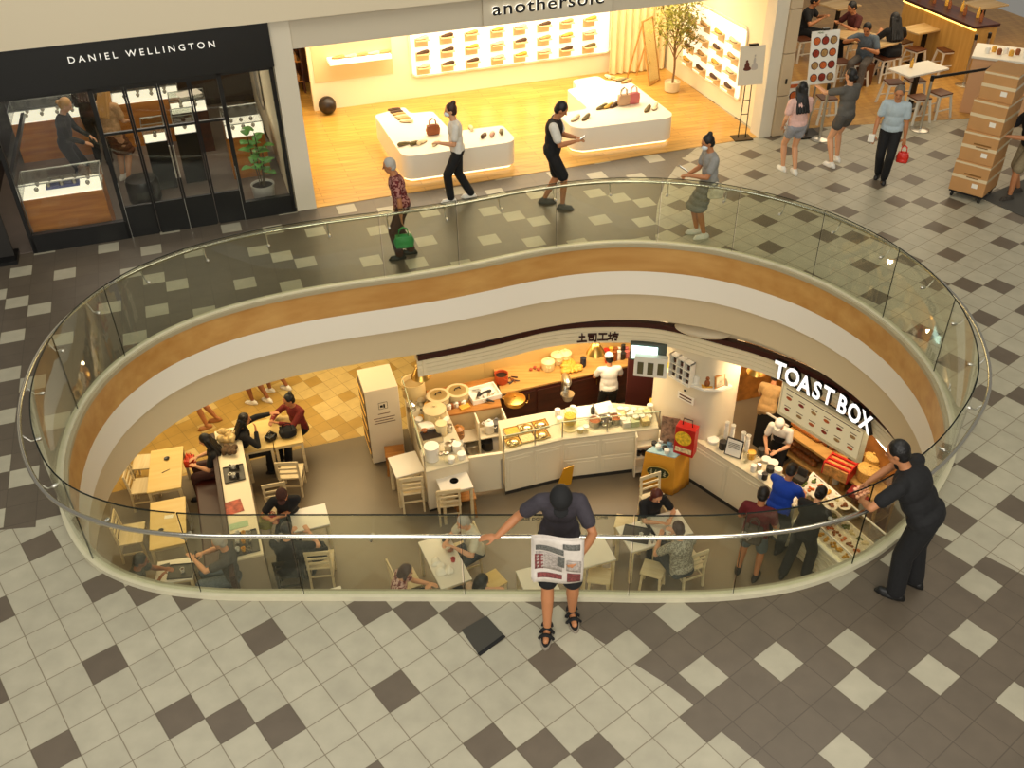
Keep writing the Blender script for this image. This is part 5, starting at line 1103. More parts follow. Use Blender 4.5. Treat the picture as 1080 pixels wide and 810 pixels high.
bag('shopping_bag', 'yellow-green plastic bag on the seat beside the man in the cap', 'bag', at(281, 556, Z(.62)), mat('lime_bag', '#a39a42', .5, var=.3), .24, .24, .18, 0); bag('shopping_bag', 'bright red bag between the man in the cap and the lime bag', 'bag', at(289, 551, Z(.66)), RED, .2, .2, .14, 0)
bag('backpack', 'black backpack lying on the pale chair beside the person in black', 'backpack', at(337, 588, Z(.46)), TB, .34, .34, .24, R(30)); bag('backpack', 'black and white backpack between the grey patterned shirt and the black tray', 'backpack', at(697, 580, Z(.5)), mat('black_pack', '#15151a', .6, var=.4, vscale=8), .28, .34, .22, R(70))
tray('black rectangular tray on the table left of the backpack', T75(671, 564), R(-16), .42, .34); cup(T75(676, 566, .02), 'white cup standing on the black tray near the backpack')
for x, y, s_ in ((677, 552, 'left'), (684, 551, 'right')): single('drinking_glass', 'clear glass on the table above the black tray, '+s_+' one', 'glass', MB().lathe([(.028, 0), (.034, .11), (.031, .11), (.026, .006), (.002, .006)], seg=16), CLEAR, T75(x, y), 0, 'glasses above the black tray', smooth='auto')
plate_at(T75(469, 571), 'small bowl near the old man in white', DARK, .07); plate_at(T75(475, 581), 'white plate with a spoon near the old man in white', FOODB, .08); single('cup', 'red cup on the old man\'s table', 'cup', MB().lathe([(.03, 0), (.04, .07), (.035, .07), (.02, .01)], seg=16), RED, T75(478, 592), 0, smooth='auto')
crumple('newspaper', 'spread white newspaper under the patterned woman\'s hands', 'newspaper', T75(467, 598), PAPER, .2, 8, .15); cup(T75(565, 604), 'cup at the corner of the table left of the newspaper man')
# people below
def seated(label, head_px, face, **k):
    k['H'] = k.get('H', 1.68)*1.12; H = k['H']; q = at(head_px[0], head_px[1], Z(1.3)); fx = math.cos(R(face)); fy = math.sin(R(face)); ln_ = k.get('lean', 12); o_ = .12+.006*ln_
    k.setdefault('hip', (0, -.03, .545)); k.setdefault('feet', ((-.13, .40), (.13, .36))); k.setdefault('hands', ((-.13, .38, .76), (.13, .36, .76))); k.setdefault('lean', 12); k.setdefault('head', (14, 0))
    return person(label, Vector((q.x-fx*o_, q.y-fy*o_, LZ+.006)), face, vox=.012, **k)
seated('woman with black hair in a black top holding a red bag on the bench', (212.5, 462), 190, hair='long', top=TB, bottom=cloth('dark_trousers', '#3a1a14'), skin=SKIN2, H=1.62, lean=8, head=(18, 0), hands=((-.1, .34, .72), (.12, .34, .74)))
bag('handbag', 'bright orange-red bag on the lap of the woman on the red bench', 'bag', at(201, 490, Z(.60)), mat('orange_red_bag', '#c93a10', .5), .26, .22, .2, R(90))
seated('woman with long curly black hair in black, arm reaching to her friend', (261, 440), 20, hair='curly', top=TB, sleeve='long', bottom=TB, skin=SKIN, H=1.64, lean=10, head=(6, 0), hands=((-.1, .55, 1.10), (.1, .25, .95)))
seated('woman with hair tied up in a dark red top at the chatting table', (299, 425), 235, hair='bun', top=cloth('wine_top', '#6e1e14', .2), sleeve='long', bottom=TB, skin=SKIN, H=1.64, lean=8, head=(8, -20), hands=((.0, .35, .9), (.2, .32, .85)), hip=(0, -.1, .545))
seated('man in black tee and dark cap facing the camera at the white square table', (297, 521), 275, hair='short', cap=cloth('brown_cap', '#3a1c12'), top=TB, bottom=TB, skin=SKIN, lean=14, head=(26, 0), hands=((.1, .34, .86), (.2, .36, .84)))
seated('person in black seen from behind at the white square table', (303, 556), 82, hair='short', hm=HB, top=TB, bottom=TB, skin=SKIN2, lean=12, head=(10, 0), hands=((-.1, .36, .84), (.22, .38, .9)), wide=1.15)
seated('man in a dark grey tee and white cap looking at his phone on the bench', (226, 574), 185, hair='short', hm=HG, cap=None, top=cloth('charcoal_tee', '#4a4846', .1), bottom=cloth('blue_jeans', '#59646e', .2), skin=SKIN2, lean=2, head=(16, 0), hands=((-.08, .42, .98), (.12, .36, .88)), H=1.72)
single('smartphone', 'phone in the hands of the man in the grey tee on the bench', 'phone', MB().box((0, 0, 0), (.16, .08, .01), 0, R(60)), BLACK, at(207, 586, Z(1.02)), R(95), bevel=.003)
seated('dark-haired person with red-brown arms at the lower left by the kerb', (149, 590), 15, hair='short', top=cloth('dark_green_tee', '#2f2f24', .2), bottom=TB, skin=SKIN3, lean=14, head=(16, 0), hands=((-.1, .42, .82), (.1, .34, .82)))
seated('woman with curly brown hair in a pink and brown patterned blouse', (429, 597), 10, hair='bob', hm=HBR, top=checks('floral', '#6d2f2c', '#c9a79c', 40), sleeve='short', bottom=TB, skin=SKIN2, lean=16, head=(16, 0), hands=((-.02, .50, .80), (.1, .44, .80)), H=1.58)
seated('old man with grey hair in a loose white shirt', (487, 551), 215, hair='short', hm=HG, top=cloth('cream_shirt', '#c9c3ae', .08), bottom=cloth('dark_blue_shorts', '#23262c'), skin=SKIN2, lean=12, head=(16, 0), hands=((-.1, .36, .85), (.12, .38, .82)))
seated('dark-haired person cut off by the kerb beside the small cream table', (510, 612), 30, hair='bob', hm=HB, top=cloth('beige_top', '#b99c80'), bottom=TB, skin=SKIN2, lean=10, head=(20, 0))
seated('woman with red-brown hair in a black top resting her arms on the table', (694, 520), 288, hair='bob', hm=HR, top=TB, bottom=TB, skin=SKIN2, lean=12, head=(20, 0), hands=((-.16, .38, .82), (.06, .40, .82)), H=1.6)
seated('man in a grey patterned shirt seen from behind on the cream chair', (715, 556), 112, hair='short', hm=HBR, top=checks('grey_pattern', '#7d7a6c', '#aaa695', 60), bottom=cloth('dark_jeans', '#34393d'), skin=SKIN2, lean=14, head=(18, 0), hands=((-.15, .38, .84), (.12, .38, .84)), wide=1.08)
def walker(label, px, py, face, **k):
    k['H'] = k.get('H', 1.7)*1.06; return person(label, LO(px, py), face, vox=.012, **k)
walker('person in a maroon tee and grey shorts with a backpack, back turned, at the queue', 788, 607, 62, H=1.80, lean=3, head=(20, 0), hands=((-.16, .26, .98), (.14, .26, 1.0)), feet=((-.15, .02), (.12, -.02)), top=cloth('maroon_tee', '#5e1218', .1), bottom=cloth('grey_shorts', '#5e6b70', .1), kind='shorts', shoes=cloth('black_white_shoe', '#2a2724', .8, 40), skin=SKIN, wide=1.05)
rp = LO(788, 607)+Vector((-.10, -.19, .98)); bag('backpack', 'olive-grey backpack on the back of the person in maroon', 'backpack', rp, cloth('olive_grey_pack', '#4d463c', .25), .34, .42, .2, R(62-90))
walker('man in a bright blue tee leaning on the cake counter', 812, 580, 45, H=1.74, lean=16, head=(18, 0), hands=((-.1, .48, 1.02), (.16, .45, 1.0)), feet=((-.13, -.08), (.12, .04)), top=cloth('royal_blue', '#0d3fae', .08), bottom=TB, skin=SKIN, wide=1.12)
walker('person in a black jacket and trousers bending towards the cake case', 839, 606, 48, H=1.72, lean=24, head=(20, 0), hands=((-.12, .48, .98), (.15, .5, .95)), feet=((-.14, -.16), (.14, .02)), hair='lowbun', top=cloth('black_jacket', '#17181a', .2), sleeve='long', bottom=cloth('black_trousers', '#1d1e20', .2), skin=SKIN2, wide=1.15)
walker('bare-legged walker passing at the far left of the hall, upper body hidden by the slab', 224, 448, 200, H=1.7, feet=((-.08, .1), (.08, -.1)), top=TW, bottom=cloth('blue_grey_shorts', '#5b6468'), kind='brief', shoes=mat('tan_sandal', '#a9703c', .6), skin=SKIN)
walker('striding walker in a pale skirt, left of two, behind the chatting women', 275, 425, 160, H=1.66, feet=((-.08, .12), (.08, -.14)), top=TW, bottom=cloth('pale_long_skirt', '#b7c0b0'), kind='skirt', shoes=SHOEW, skin=SKIN3)
walker('striding walker with pale shoes, right of two, behind the woman in red', 294, 412, 165, H=1.66, feet=((-.08, .14), (.08, -.16)), top=TG, bottom=cloth('pale_long_skirt', '#b7c0b0'), kind='skirt', shoes=SHOEW, skin=SKIN3)
# ================================================================ the food stalls on the lower floor
CTR = mat('counter_white', '#e0d5b8', .45); CT2 = mat('counter_top_stone', '#cfc5a8', .3)
# white free-standing cabinet
c4 = [at(x, y, Z(1.72)) for x, y in ((375, 389), (408.6, 382), (421.7, 409), (384.7, 416))]
ctr = sum(c4, Vector())/4; exv = ((c4[1]-c4[0])+(c4[2]-c4[3])); rz = math.atan2(exv.y, exv.x); w_ = .62; d_ = .74
fc = thing('cabinet', 'tall white cabinet with a yellow-lit top and a small printed emblem', 'cabinet', (ctr.x, ctr.y, LZ+.006), rz)
MB().box((0, 0, .88), (w_, d_, 1.68)).build('cabinet_body', mat('cabinet_white', '#d6c6a8', .5), fc, bevel=.008); MB().box((0, 0, .03), (w_-.06, d_-.06, .06)).build('plinth', BLACK, fc)
dk = MB().box((-w_/2-.006, 0, .9), (.012, d_-.06, 1.5)).build('open_shelf_side', DWOOD, fc)
m = MB()
for k in range(5): m.box((-w_/2-.014, 0, .25+.3*k), (.02, d_-.08, .015))
m.build('shelf_edges', GOLD, fc, kind='stuff')
m = MB()
for a_, b_, c_, e_ in ((0, 1.42, .16, .006), (0, 1.28, .16, .006)): m.box((a_, -d_/2-.002, b_), (c_, .003, e_))
for sx in (-1, 1): m.box((sx*.08, -d_/2-.002, 1.35), (.006, .003, .145))
m.box((.02, -d_/2-.002, 1.34), (.03, .003, .08)).box((-.03, -d_/2-.002, 1.34), (.05, .003, .05)); m.build('printed_emblem', BLACK, fc)
m = MB()
for k, ww in enumerate((.22, .40, .34, .40)): m.box((0, -d_/2-.002, 1.17-.055*k-(.04 if k else 0)), (ww, .003, .014))
m.build('printed_lines', BROWN, fc, kind='stuff')
# ---- the shiplap fascia carrying both signs
FPL = [(-1.52, 12.65), (-.33, 13.05), (.48, 13.39), (1.21, 13.53), (2.15, 13.50), (2.75, 13.33), (3.43, 12.95), (3.9, 12.68), (4.3, 12.36), (4.68, 11.98), (5.05, 11.5), (5.35, 10.9), (5.52, 10.2), (5.58, 9.6), (5.58, 8.8)]
FS = sm([(x, y, 0) for x, y in FPL], 8)
fa = thing('stall_fascia', 'curved cream shiplap fascia over the food stalls with a maroon cornice', 'fascia', (0, 0, 0))
def strip(z0, z1, o=0, th=.03):
    P = []
    for i, p in enumerate(FS):
        t_ = (FS[min(i+1, len(FS)-1)]-FS[max(i-1, 0)]).normalized(); P.append(p+Vector((t_.y, -t_.x, 0))*o)
    return MB().sheet([(p.x, p.y, z0) for p in P], [(p.x, p.y, z1) for p in P], th)
m = MB(); zz = -2.37
for k in range(5):
    q = strip(zz, zz+.070, 0, .03); m.add(q.v, q.f); zz += .076
m.build('shiplap_boards', mat('shiplap', '#eee1c0', .5), fa, smooth='auto'); strip(-2.37, -1.93, -.03, .02).build('backing', BEIGE, fa, smooth='auto')
strip(-2.0, -1.905, .05, .10).build('cornice', MAROON, fa, smooth='auto'); strip(-1.905, -1.33, -.04, .04).build('upper_band', BEIGE, fa, smooth='auto')
e0 = Vector((-1.52, 12.65, 0)); MB().box((e0.x+.02, e0.y+.25, -2.1), (.05, .55, .46), R(20)).build('end_return', mat('shiplap', '#eee1c0', .5), fa)
dm = at(741, 347, -1.80); single('fascia_roundel', 'smooth white half-dome bulge on the cornice above the shelf wall', 'ornament', MB().ell((0, 0, 0), (.46, .2, .11), Matrix.Rotation(R(-20), 3, 'Z'), 28, 14), mat('dome_white', '#d9ccb0', .5), dm+Vector((0, -.02, 0)), 0, smooth=True)
def on_fascia(px, py, zg):
    best = None
    for i in range(len(FS)-1):
        a_, b_ = FS[i], FS[i+1]; n_ = Vector((b_.y-a_.y, -(b_.x-a_.x), 0)).normalized(); q = onplane(px, py, a_, n_); s_ = (q-a_).dot(b_-a_)/(b_-a_).length_squared
        if -.05 <= s_ <= 1.05: return q, n_
    return onplane(px, py, FS[10], Vector((0, -1, 0))), Vector((0, -1, 0))
# TOAST BOX: big upright letters with black sides
tb = thing('illuminated_sign', 'large white illuminated capital letters standing out from the curved fascia', 'sign', (0, 0, 0))
LW = mat('letter_lit', '#ffffff', .4, emit=1.0)
chars = [('T', 827.5, 387), ('O', 841, 394), ('A', 855, 402), ('S', 868, 408.5), ('T', 880.5, 414.5), ('B', 896, 424), ('O', 909.5, 433.5), ('X', 922.5, 443.5)]
for ch_, px, py in chars:
    q, n_ = on_fascia(px, py, 0); q = q+n_*.13; M_ = facing(q, n_) @ Matrix.Scale(.72, 4, (1, 0, 0))
    text_mb(ch_, .44, .07, M_, .012).build('letter', [LW, BLACK], tb)
q = [on_fascia(x, y, 0)[0]+on_fascia(x, y, 0)[1]*.1 for _, x, y in chars]; MB().tube([p-Vector((0, 0, .17)) for p in q], .012, 6).build('letter_rail', BLACK, tb, smooth=True)
# 土司工坊: brown strokes
tz = thing('character_sign', 'four dark brown written characters on the cream board fascia', 'sign', (0, 0, 0))
STK = {'tu': [(-.5, .28, .5, .28), (-.85, -.8, .85, -.8), (0, .9, 0, -.8)], 'si': [(-.8, .8, .75, .8), (.75, .8, .75, -.8), (.75, -.8, .45, -.8), (-.8, .42, .35, .42), (-.6, .05, .2, .05), (-.6, .05, -.6, -.6), (.2, .05, .2, -.6), (-.6, -.6, .2, -.6)],
       'gong': [(-.7, .7, .7, .7), (0, .7, 0, -.7), (-.9, -.7, .9, -.7)], 'fang': [(-.9, .25, -.3, .25), (-.6, .8, -.6, -.5), (-.95, -.65, -.25, -.4), (-.15, .5, .95, .5), (.35, .9, .45, .55), (.2, .5, -.15, -.85), (.2, .0, .8, .0), (.8, 0, .65, -.8), (.65, -.8, .4, -.75)]}
for (nm_, px, py) in (('tu', 613.5, 355.5), ('si', 624.5, 355), ('gong', 635.5, 354.2), ('fang', 646.5, 353.8)):
    q, n_ = on_fascia(px, py, 0); M_ = facing(q+n_*.03, n_); m = MB()
    for x0, y0, x1, y1 in STK[nm_]:
        s_ = .088; dx, dy = (x1-x0), (y1-y0); L = math.hypot(dx, dy); a_ = math.atan2(dy, dx)
        b = MB().box((0, 0, 0), (L*s_+.018, .021, .03)); m.add([M_ @ (Matrix.Translation(((x0+x1)/2*s_, (y0+y1)/2*s_, 0)) @ Matrix.Rotation(a_, 4, 'Z')) @ v for v in b.v], b.f)
    m.build('character', MAROON, tz)
# ---- left display counter (glass-sided, full of pots)
def poly_counter(name, label, top_px, h, body, topm, overhang=.02, cat='counter'):
    P = [at(x, y, Z(h)) for x, y in top_px]; c_ = sum(P, Vector())/len(P); t = thing(name, label, cat, (c_.x, c_.y, LZ+.006)); q = [p-c_ for p in P]
    MB().prism([(p.x*(1-overhang), p.y*(1-overhang)) for p in q], .08, h-.05).build('counter_body', body, t); MB().prism([(p.x*(1-overhang*2.5), p.y*(1-overhang*2.5)) for p in q], 0, .08).build('toe_kick', DARK, t)
    MB().prism([(p.x, p.y) for p in q], h-.05, h-.006).build('counter_top', topm, t, bevel=.008); return t, P
lc_, LP = poly_counter('display_counter', 'cream counter crowded with pots and white canisters, behind a low glass guard', [(449, 498), (495, 486), (466, 421), (425, 410)], 1.0, CREAM, CT2)
def glass_guard(label, pts, h0, hh, parent=None, posts=True):
    t = thing('glass_guard', label, 'glass guard', (0, 0, 0))
    MB().sheet([(p.x, p.y, Z(h0)) for p in pts], [(p.x, p.y, Z(h0+hh)) for p in pts], .012).build('glass', CLEAR, t); e = MB()
    e.sheet([(p.x, p.y, Z(h0+hh)) for p in pts], [(p.x, p.y, Z(h0+hh+.012)) for p in pts], .016).build('top_edge', mat('glass_rim', '#b9c4a4', .2), t)
    for p in pts:
        MB().cyl((p.x, p.y, Z(h0)), .014, hh+.02, 10).build('post', STEEL, t, smooth='auto')
    return t
glass_guard('low glass guard along the left side of the pot-crowded counter', [LP[3].lerp(LP[0], .03), LP[3].lerp(LP[0], .5), LP[3].lerp(LP[0], .98)], .995, .32)
def pot(p, label, r_=.18, h=.25, m_=None, lid=True, food=None, g=None):
    t = thing('pot', label, 'pot', p, random.uniform(0, 3), g); m_ = m_ or STEEL; MB().lathe([(r_*.9, 0), (r_, .02), (r_, h), (r_*1.04, h+.006), (r_*.95, h), (r_*.93, .03), (.002, .03)], seg=24).build('pot_body', m_, t, smooth='auto')
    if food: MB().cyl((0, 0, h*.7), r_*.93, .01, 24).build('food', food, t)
    if lid: MB().lathe([(r_*1.02, h+.006), (r_*.6, h+.04), (.03, h+.055), (.03, h+.085), (.01, h+.09)], seg=24).build('lid', m_, t, smooth='auto')
    for sx in (-1, 1): MB().tube([(sx*r_, -.04, h*.8), (sx*(r_+.05), -.03, h*.8), (sx*(r_+.05), .03, h*.8), (sx*r_, .04, h*.8)], .008, 6).build('handle', m_, t, smooth=True)
    return t
def jar(p, label, r_=.06, h=.16, m_=None, lidm=None, g=None, name='canister', cat='canister'):
    t = thing(name, label, cat, p, 0, g); MB().lathe([(r_*.9, 0), (r_, .015), (r_, h*.85), (r_*.9, h*.9)], seg=18).build('body', m_ or PLASTIC, t, smooth='auto'); MB().lathe([(r_*1.03, h*.86), (r_*1.03, h), (r_*.3, h+.012)], seg=18).build('lid', lidm or m_ or PLASTIC, t, smooth='auto'); return t
def C1(x, y, e=0): return at(x, y, Z(1.0)+e)
jar(C1(456, 484), 'tall white lidded canister at the front end of the left counter', .13, .30); jar(C1(487, 483), 'low white canister at the front right corner of the left counter', .075, .11); jar(C1(476, 487), 'small white canister in front of the glasses on the left counter', .065, .10)
jar(C1(482, 476), 'white lidded canister beside the knife block', .08, .17); jar(C1(473, 476), 'dull white canister near the middle of the left counter', .07, .16, STEEL); jar(C1(466, 487), 'clear ribbed canister standing in front on the left counter', .05, .2, CLEAR, STEEL); jar(C1(471, 487), 'second clear ribbed canister in front on the left counter', .05, .22, CLEAR, STEEL)
bx = thing('serving_pan', 'open square steel pan with dark contents on the left counter', 'pan', C1(455, 464), R(18)); m = MB(); m.box((0, 0, .01), (.36, .26, .02))
for sx in (-1, 1): m.box((.18*sx, 0, .07), (.012, .27, .12)).box((0, .13*sx, .07), (.37, .012, .12))
m.build('pan_body', STEEL, bx); MB().box((0, 0, .09), (.34, .25, .01)).build('dark_contents', mat('dark_contents', '#1d120c', .4, var=.4, vscale=40), bx)
jar(C1(466, 458), 'white square jug beside the dark pan on the left counter', .10, .26, mat('cream_plastic', '#d8c79b', .4)); single('folded_towel', 'folded white towel on the left counter behind the dark pan', 'towel', MB().box((0, 0, .05), (.26, .22, .1)), PLASTIC, C1(450, 452), R(25), bevel=.03)
pot(C1(459, 442), 'large cream rice cooker with a handle in the middle of the left counter', .21, .24, mat('cooker_cream', '#cdb88a', .4), True); pot(C1(462, 428), 'steel pan piled with yellow balls behind the rice cooker', .14, .12, STEEL, False, FOODY); pot(C1(437, 417), 'tall cream barrel at the far left end of the counter', .22, .34, mat('barrel_cream', '#d4bb84', .5), False, mat('barrel_shadow', '#9c8352', .7)); pot(C1(434, 433), 'small shiny steel pot beside the cream barrel', .09, .14, STEEL, True)  # disc inside the barrel is its inner shade, painted as darker cream
for k in range(5): single('dumpling', 'pale yellow ball of dough beside the small steel pot', 'dough ball', MB().ell((0, 0, .035), (.05, .045, .035)), FOODY, C1(436+4*k, 443-1.2*k+3*(k % 2)), 0, 'dough balls on the left counter', smooth=True)
cup(C1(486, 470), 'white mug at the right edge of the left counter', TILEW, .05, .09); cup(C1(446, 436), 'steel cup near the rice cooker', STEEL, .05, .09)
# half door between the counters
D1, D2 = at(494, 482.5, Z(.92)), at(530, 477.5, Z(.92)); hd = thing('half_door', 'low white swing door closing the gap between the two counters', 'door', (0, 0, 0)); MB().sheet([(D1.x, D1.y, Z(.08)), (D2.x, D2.y, Z(.08))], [(D1.x, D1.y, Z(.90)), (D2.x, D2.y, Z(.90))], .04).build('door_leaf', CTR, hd, bevel=.004)
MB().sheet([(D1.x, D1.y, Z(.90)), (D2.x, D2.y, Z(.90))], [(D1.x, D1.y, Z(.93)), (D2.x, D2.y, Z(.93))], .06).build('door_cap', CTR, hd)
for p in (D2-(D2-D1).normalized()*.02,): MB().box((p.x, p.y-.03, Z(.45)), (.03, .02, .7)).build('hinge', STEEL, hd)
# rear counter of the left stall with steamers
rc, RP = poly_counter('work_counter', 'wooden work counter with two round steamers behind the half door', [(449, 412), (522, 397), (529, 428), (472, 438)], .95, mat('shelf_cream', '#b59f76', .6), MWOOD, 0)
def C95(x, y, e=0): return at(x, y, Z(.95)+e)
for (x, y, s_) in ((463, 426, 'left'), (483, 421, 'right')):
    t = thing('steamer', 'round cream steamer with a black handle, '+s_+' one on the wooden work counter', 'steamer', C95(x, y), R(30)); MB().lathe([(.2, 0), (.215, .02), (.215, .20), (.225, .21), (.19, .215)], seg=28).build('drum', mat('steamer_cream', '#c9b68a', .45), t, smooth='auto')
    MB().lathe([(.2, .205), (.15, .22), (.01, .235)], seg=28).build('lid', mat('steamer_lid', '#a9905c', .35, .4), t, smooth='auto'); MB().tube([(-.06, 0, .23), (-.05, 0, .27), (.05, 0, .27), (.06, 0, .23)], .012, 8).build('handle', BLACK, t, smooth=True)
single('paper_towel', 'yellow folded cloth at the front of the wooden work counter', 'cloth', MB().box((0, 0, .02), (.2, .13, .04)), FOODY, C95(490, 430), R(30), bevel=.01)
sk = thing('sink_unit', 'white drop-in sink tray full of utensils right of the steamers', 'sink', C95(510, 417), R(22)); m = MB(); m.box((0, 0, .01), (.56, .42, .02))
for sx in (-1, 1): m.box((.28*sx, 0, .05), (.02, .44, .1)).box((0, .21*sx, .05), (.57, .02, .1))
m.build('tray_body', PLASTIC, sk, bevel=.004)
for k in range(9): single('utensil', 'small steel kitchen tool lying in the sink tray', 'utensil', MB().cap((-.07, 0, .0), (.07, 0, .01), .012, .03, 8), [STEEL, DARK][k % 2], C95(502+2.2*k, 412+(k*5) % 12, .05), k*1.3, 'utensils in the sink tray', smooth=True)
# open shelves under the work counter, facing the camera
A_, B_ = RP[3], RP[2]; ddv = (B_-A_); ddv.z = 0; L = ddv.length; ag = math.atan2(ddv.y, ddv.x); sh = thing('open_shelves', 'cream open shelves with pots below the wooden work counter', 'shelves', (A_.x, A_.y, LZ+.006), ag)
for z in (.1, .5): MB().box((L/2, -.16, z), (L, .34, .025)).build('shelf', CTR, sh)
for k in range(3): MB().box((L*k/2, -.16, .46), (.03, .34, .86)).build('upright', CTR, sh)
Ms = Matrix.Rotation(ag, 3, 'Z')
for k, (x, z, r_, mm) in enumerate(((.15, .52, .11, MWOOD), (.4, .12, .14, STEEL), (.16, .12, .12, PLASTIC), (.75, .52, .1, PLASTIC), (.95, .52, .09, TG), (.95, .12, .13, PLASTIC), (.7, .12, .12, DARK))):
    q = sh.location+Ms @ Vector((min(x, L-.15), -.17, z)); pot(q, ['brown pot on the upper left shelf under the steamers', 'steel pot on the lower left shelf', 'white pot at the far left of the lower shelf', 'white pot on the upper right shelf', 'grey pot at the right end of the upper shelf', 'white pot on the lower right shelf', 'dark pot on the lower right shelf'][k], r_, .2, mm, True)
# back wall and long back counter of the toast kitchen
bc, BP = poly_counter('rear_counter', 'long light wooden back counter over dark maroon cabinets', [(528.6, 415), (672, 383.5), (668, 362), (520, 388)], .92, MAROON, wood('back_counter_wood', '#c29a58', '#ab8040', .4), 0)
def C9(x, y, e=0): return at(x, y, Z(.92)+e)
A_, B_ = BP[0], BP[1]; ddv = (B_-A_); ddv.z = 0; L = ddv.length; ag = math.atan2(ddv.y, ddv.x); Ms = Matrix.Rotation(ag, 3, 'Z')
for k in range(4):
    t = MB().box((L*(k+.5)/4, -.0, .48), (L/4-.05, .03, .66)); o = t.build('cabinet_door', DWOOD, bc); o.location = (A_.x-bc.location.x, A_.y-bc.location.y, 0); o.rotation_euler = (0, 0, ag); h_ = MB().box((L*(k+.5)/4+.2, -.02, .7), (.02, .02, .12)).build('knob', GOLD, o)
pot(C9(529, 403), 'orange-red bucket with dark contents at the left end of the back counter', .13, .2, mat('orange_bucket', '#b4461a', .5), False, mat('dark_contents', '#1d120c', .4))
for k in range(7): single('utensil', 'small brown utensil lying beside the orange bucket', 'utensil', MB().cap((-.05, 0, .012), (.06, 0, .012), .012, .02, 8), [DWOOD, DARK, FOODB][k % 3], C9(536+3*(k % 4), 404-2*(k//2)), k, 'utensils by the orange bucket', smooth=True)
for x, y, r_, s_ in ((590, 383, .17, 'front'), (580, 390, .16, 'left'), (598, 381, .16, 'right')): 
    pot(C9(x-2, y-1), 'cream round lidded tub, '+s_+' one of three on the back counter', r_*.8, .18, mat('tub_cream', '#e3cf98', .5), True)
for k in range(8): single('bread_loaf', 'golden bread loaf on the back counter beside the cream tubs', 'bread', MB().ell((0, 0, .05), (.1, .06, .05)), FOODY, C9(596+4*(k % 3), 388-3*(k//3)), .4*k, 'bread on the back counter', smooth=True)
for k in range(5): single('fruit', 'small reddish fruit on the back counter', 'fruit', MB().ell((0, 0, .035), .035), mat('red_fruit', '#a3482a', .5), C9(560+4*k, 391-2*(k % 2)), 0, 'reddish fruit on the back counter', smooth=True)
for k in range(8): jar(C9(548+6.0*k, 382-1.25*k), 'dark labelled jar in the row at the back of the toast kitchen', .045, .15, DARK, PLASTIC, 'dark jars in the back row')
sp_ = thing('splash_wall', 'warm cream tiled wall behind the back counter', 'wall panel', (0, 0, 0)); A2_, B2_ = at(510, 389, Z(.95)), at(700, 356, Z(.95)); MB().sheet([(A2_.x, A2_.y, LZ+.01), (B2_.x, B2_.y, LZ+.01)], [(A2_.x, A2_.y, -1.35), (B2_.x, B2_.y, -1.35)], .06).build('panel', mat('splash_yellow', '#c9a763', .6), sp_)
A3_, B3_ = at(440, 408, Z(.95)), at(510, 389, Z(.95)); sp2 = thing('splash_wall', 'low cream wall panel behind the steamers', 'wall panel', (0, 0, 0)); MB().sheet([(A3_.x, A3_.y, LZ+.01), (B3_.x, B3_.y, LZ+.01)], [(A3_.x, A3_.y, Z(1.45)), (B3_.x, B3_.y, Z(1.45))], .05).build('panel', mat('splash_yellow', '#c9a763', .6), sp2)
pc = jar(C9(615, 386), 'dark blue bottle at the right of the bread', .06, .2, mat('navy_bottle', '#1b2230', .4))
# front counter of the toast kitchen
ft, FP = poly_counter('serving_counter', 'long cream panelled serving counter with food wells and a glass guard', [(532, 478), (594, 463.3), (640, 458), (695, 451.5), (690, 429), (643, 424.5), (584, 433), (525, 443.6)], 1.0, CTR, CT2, .0)
def face_panels(par, A_, B_, n, z0, z1, rows=1):
    ddv = (B_-A_); ddv.z = 0; L = ddv.length; ag = math.atan2(ddv.y, ddv.x); nn = Vector((ddv.y, -ddv.x, 0)).normalized()
    for k in range(n):
        for r_ in range(rows):
            zc = z0+(z1-z0)*(r_+.5)/rows; hh = (z1-z0)/rows-.05; c_ = A_.lerp(B_, (k+.5)/n)-par.location+nn*.004
            o = MB().box((0, 0, 0), (L/n-.05, .02, hh)).build('raised_panel', CTR, par, bevel=.006); o.location = (c_.x, c_.y, zc); o.rotation_euler = (0, 0, ag)
            i_ = MB().box((0, -.012, 0), (L/n-.17, .012, hh-.12)).build('panel_inset', CTR, o, bevel=.004)
face_panels(ft, FP[0], FP[1], 2, .12, .9, 1); face_panels(ft, FP[1], FP[2]*.4+FP[3]*.6, 2, .12, .9, 2)
PANM = mat('food_pan_steel', '#b7ab8b', .25, .9)
for k, (x, y) in enumerate(((541, 467), (556, 463), (571, 459.5), (540, 456), (555, 452), (570, 448.5))):
    t = thing('food_well', 'square steel well of yellow food, %s of the six in the serving counter' % ['front left', 'front middle', 'front right', 'back left', 'back middle', 'back right'][k], 'food well', C1(x, y), R(18)); m = MB(); m.box((0, 0, .004), (.27, .22, .01))
    for sx in (-1, 1): m.box((.135*sx, 0, .02), (.012, .23, .04)).box((0, .11*sx, .02), (.27, .012, .04))
    m.build('rim', PANM, t); MB().box((0, 0, .02), (.25, .2, .012)).build('food', [FOODY, mat('pale_food', '#d6c089', .5, var=.3, vscale=40), mat('amber_sauce', '#c08a34', .25)][k % 3], t)
gp_ = [FP[0].lerp(FP[7], .06), FP[0].lerp(FP[1], .5)*.96+FP[6]*.04, FP[1].lerp(FP[6], .08), FP[2].lerp(FP[5], .08), FP[3].lerp(FP[4], .08)]
glass_guard('glass guard on steel posts along the front of the serving counter', gp_, .995, .34)
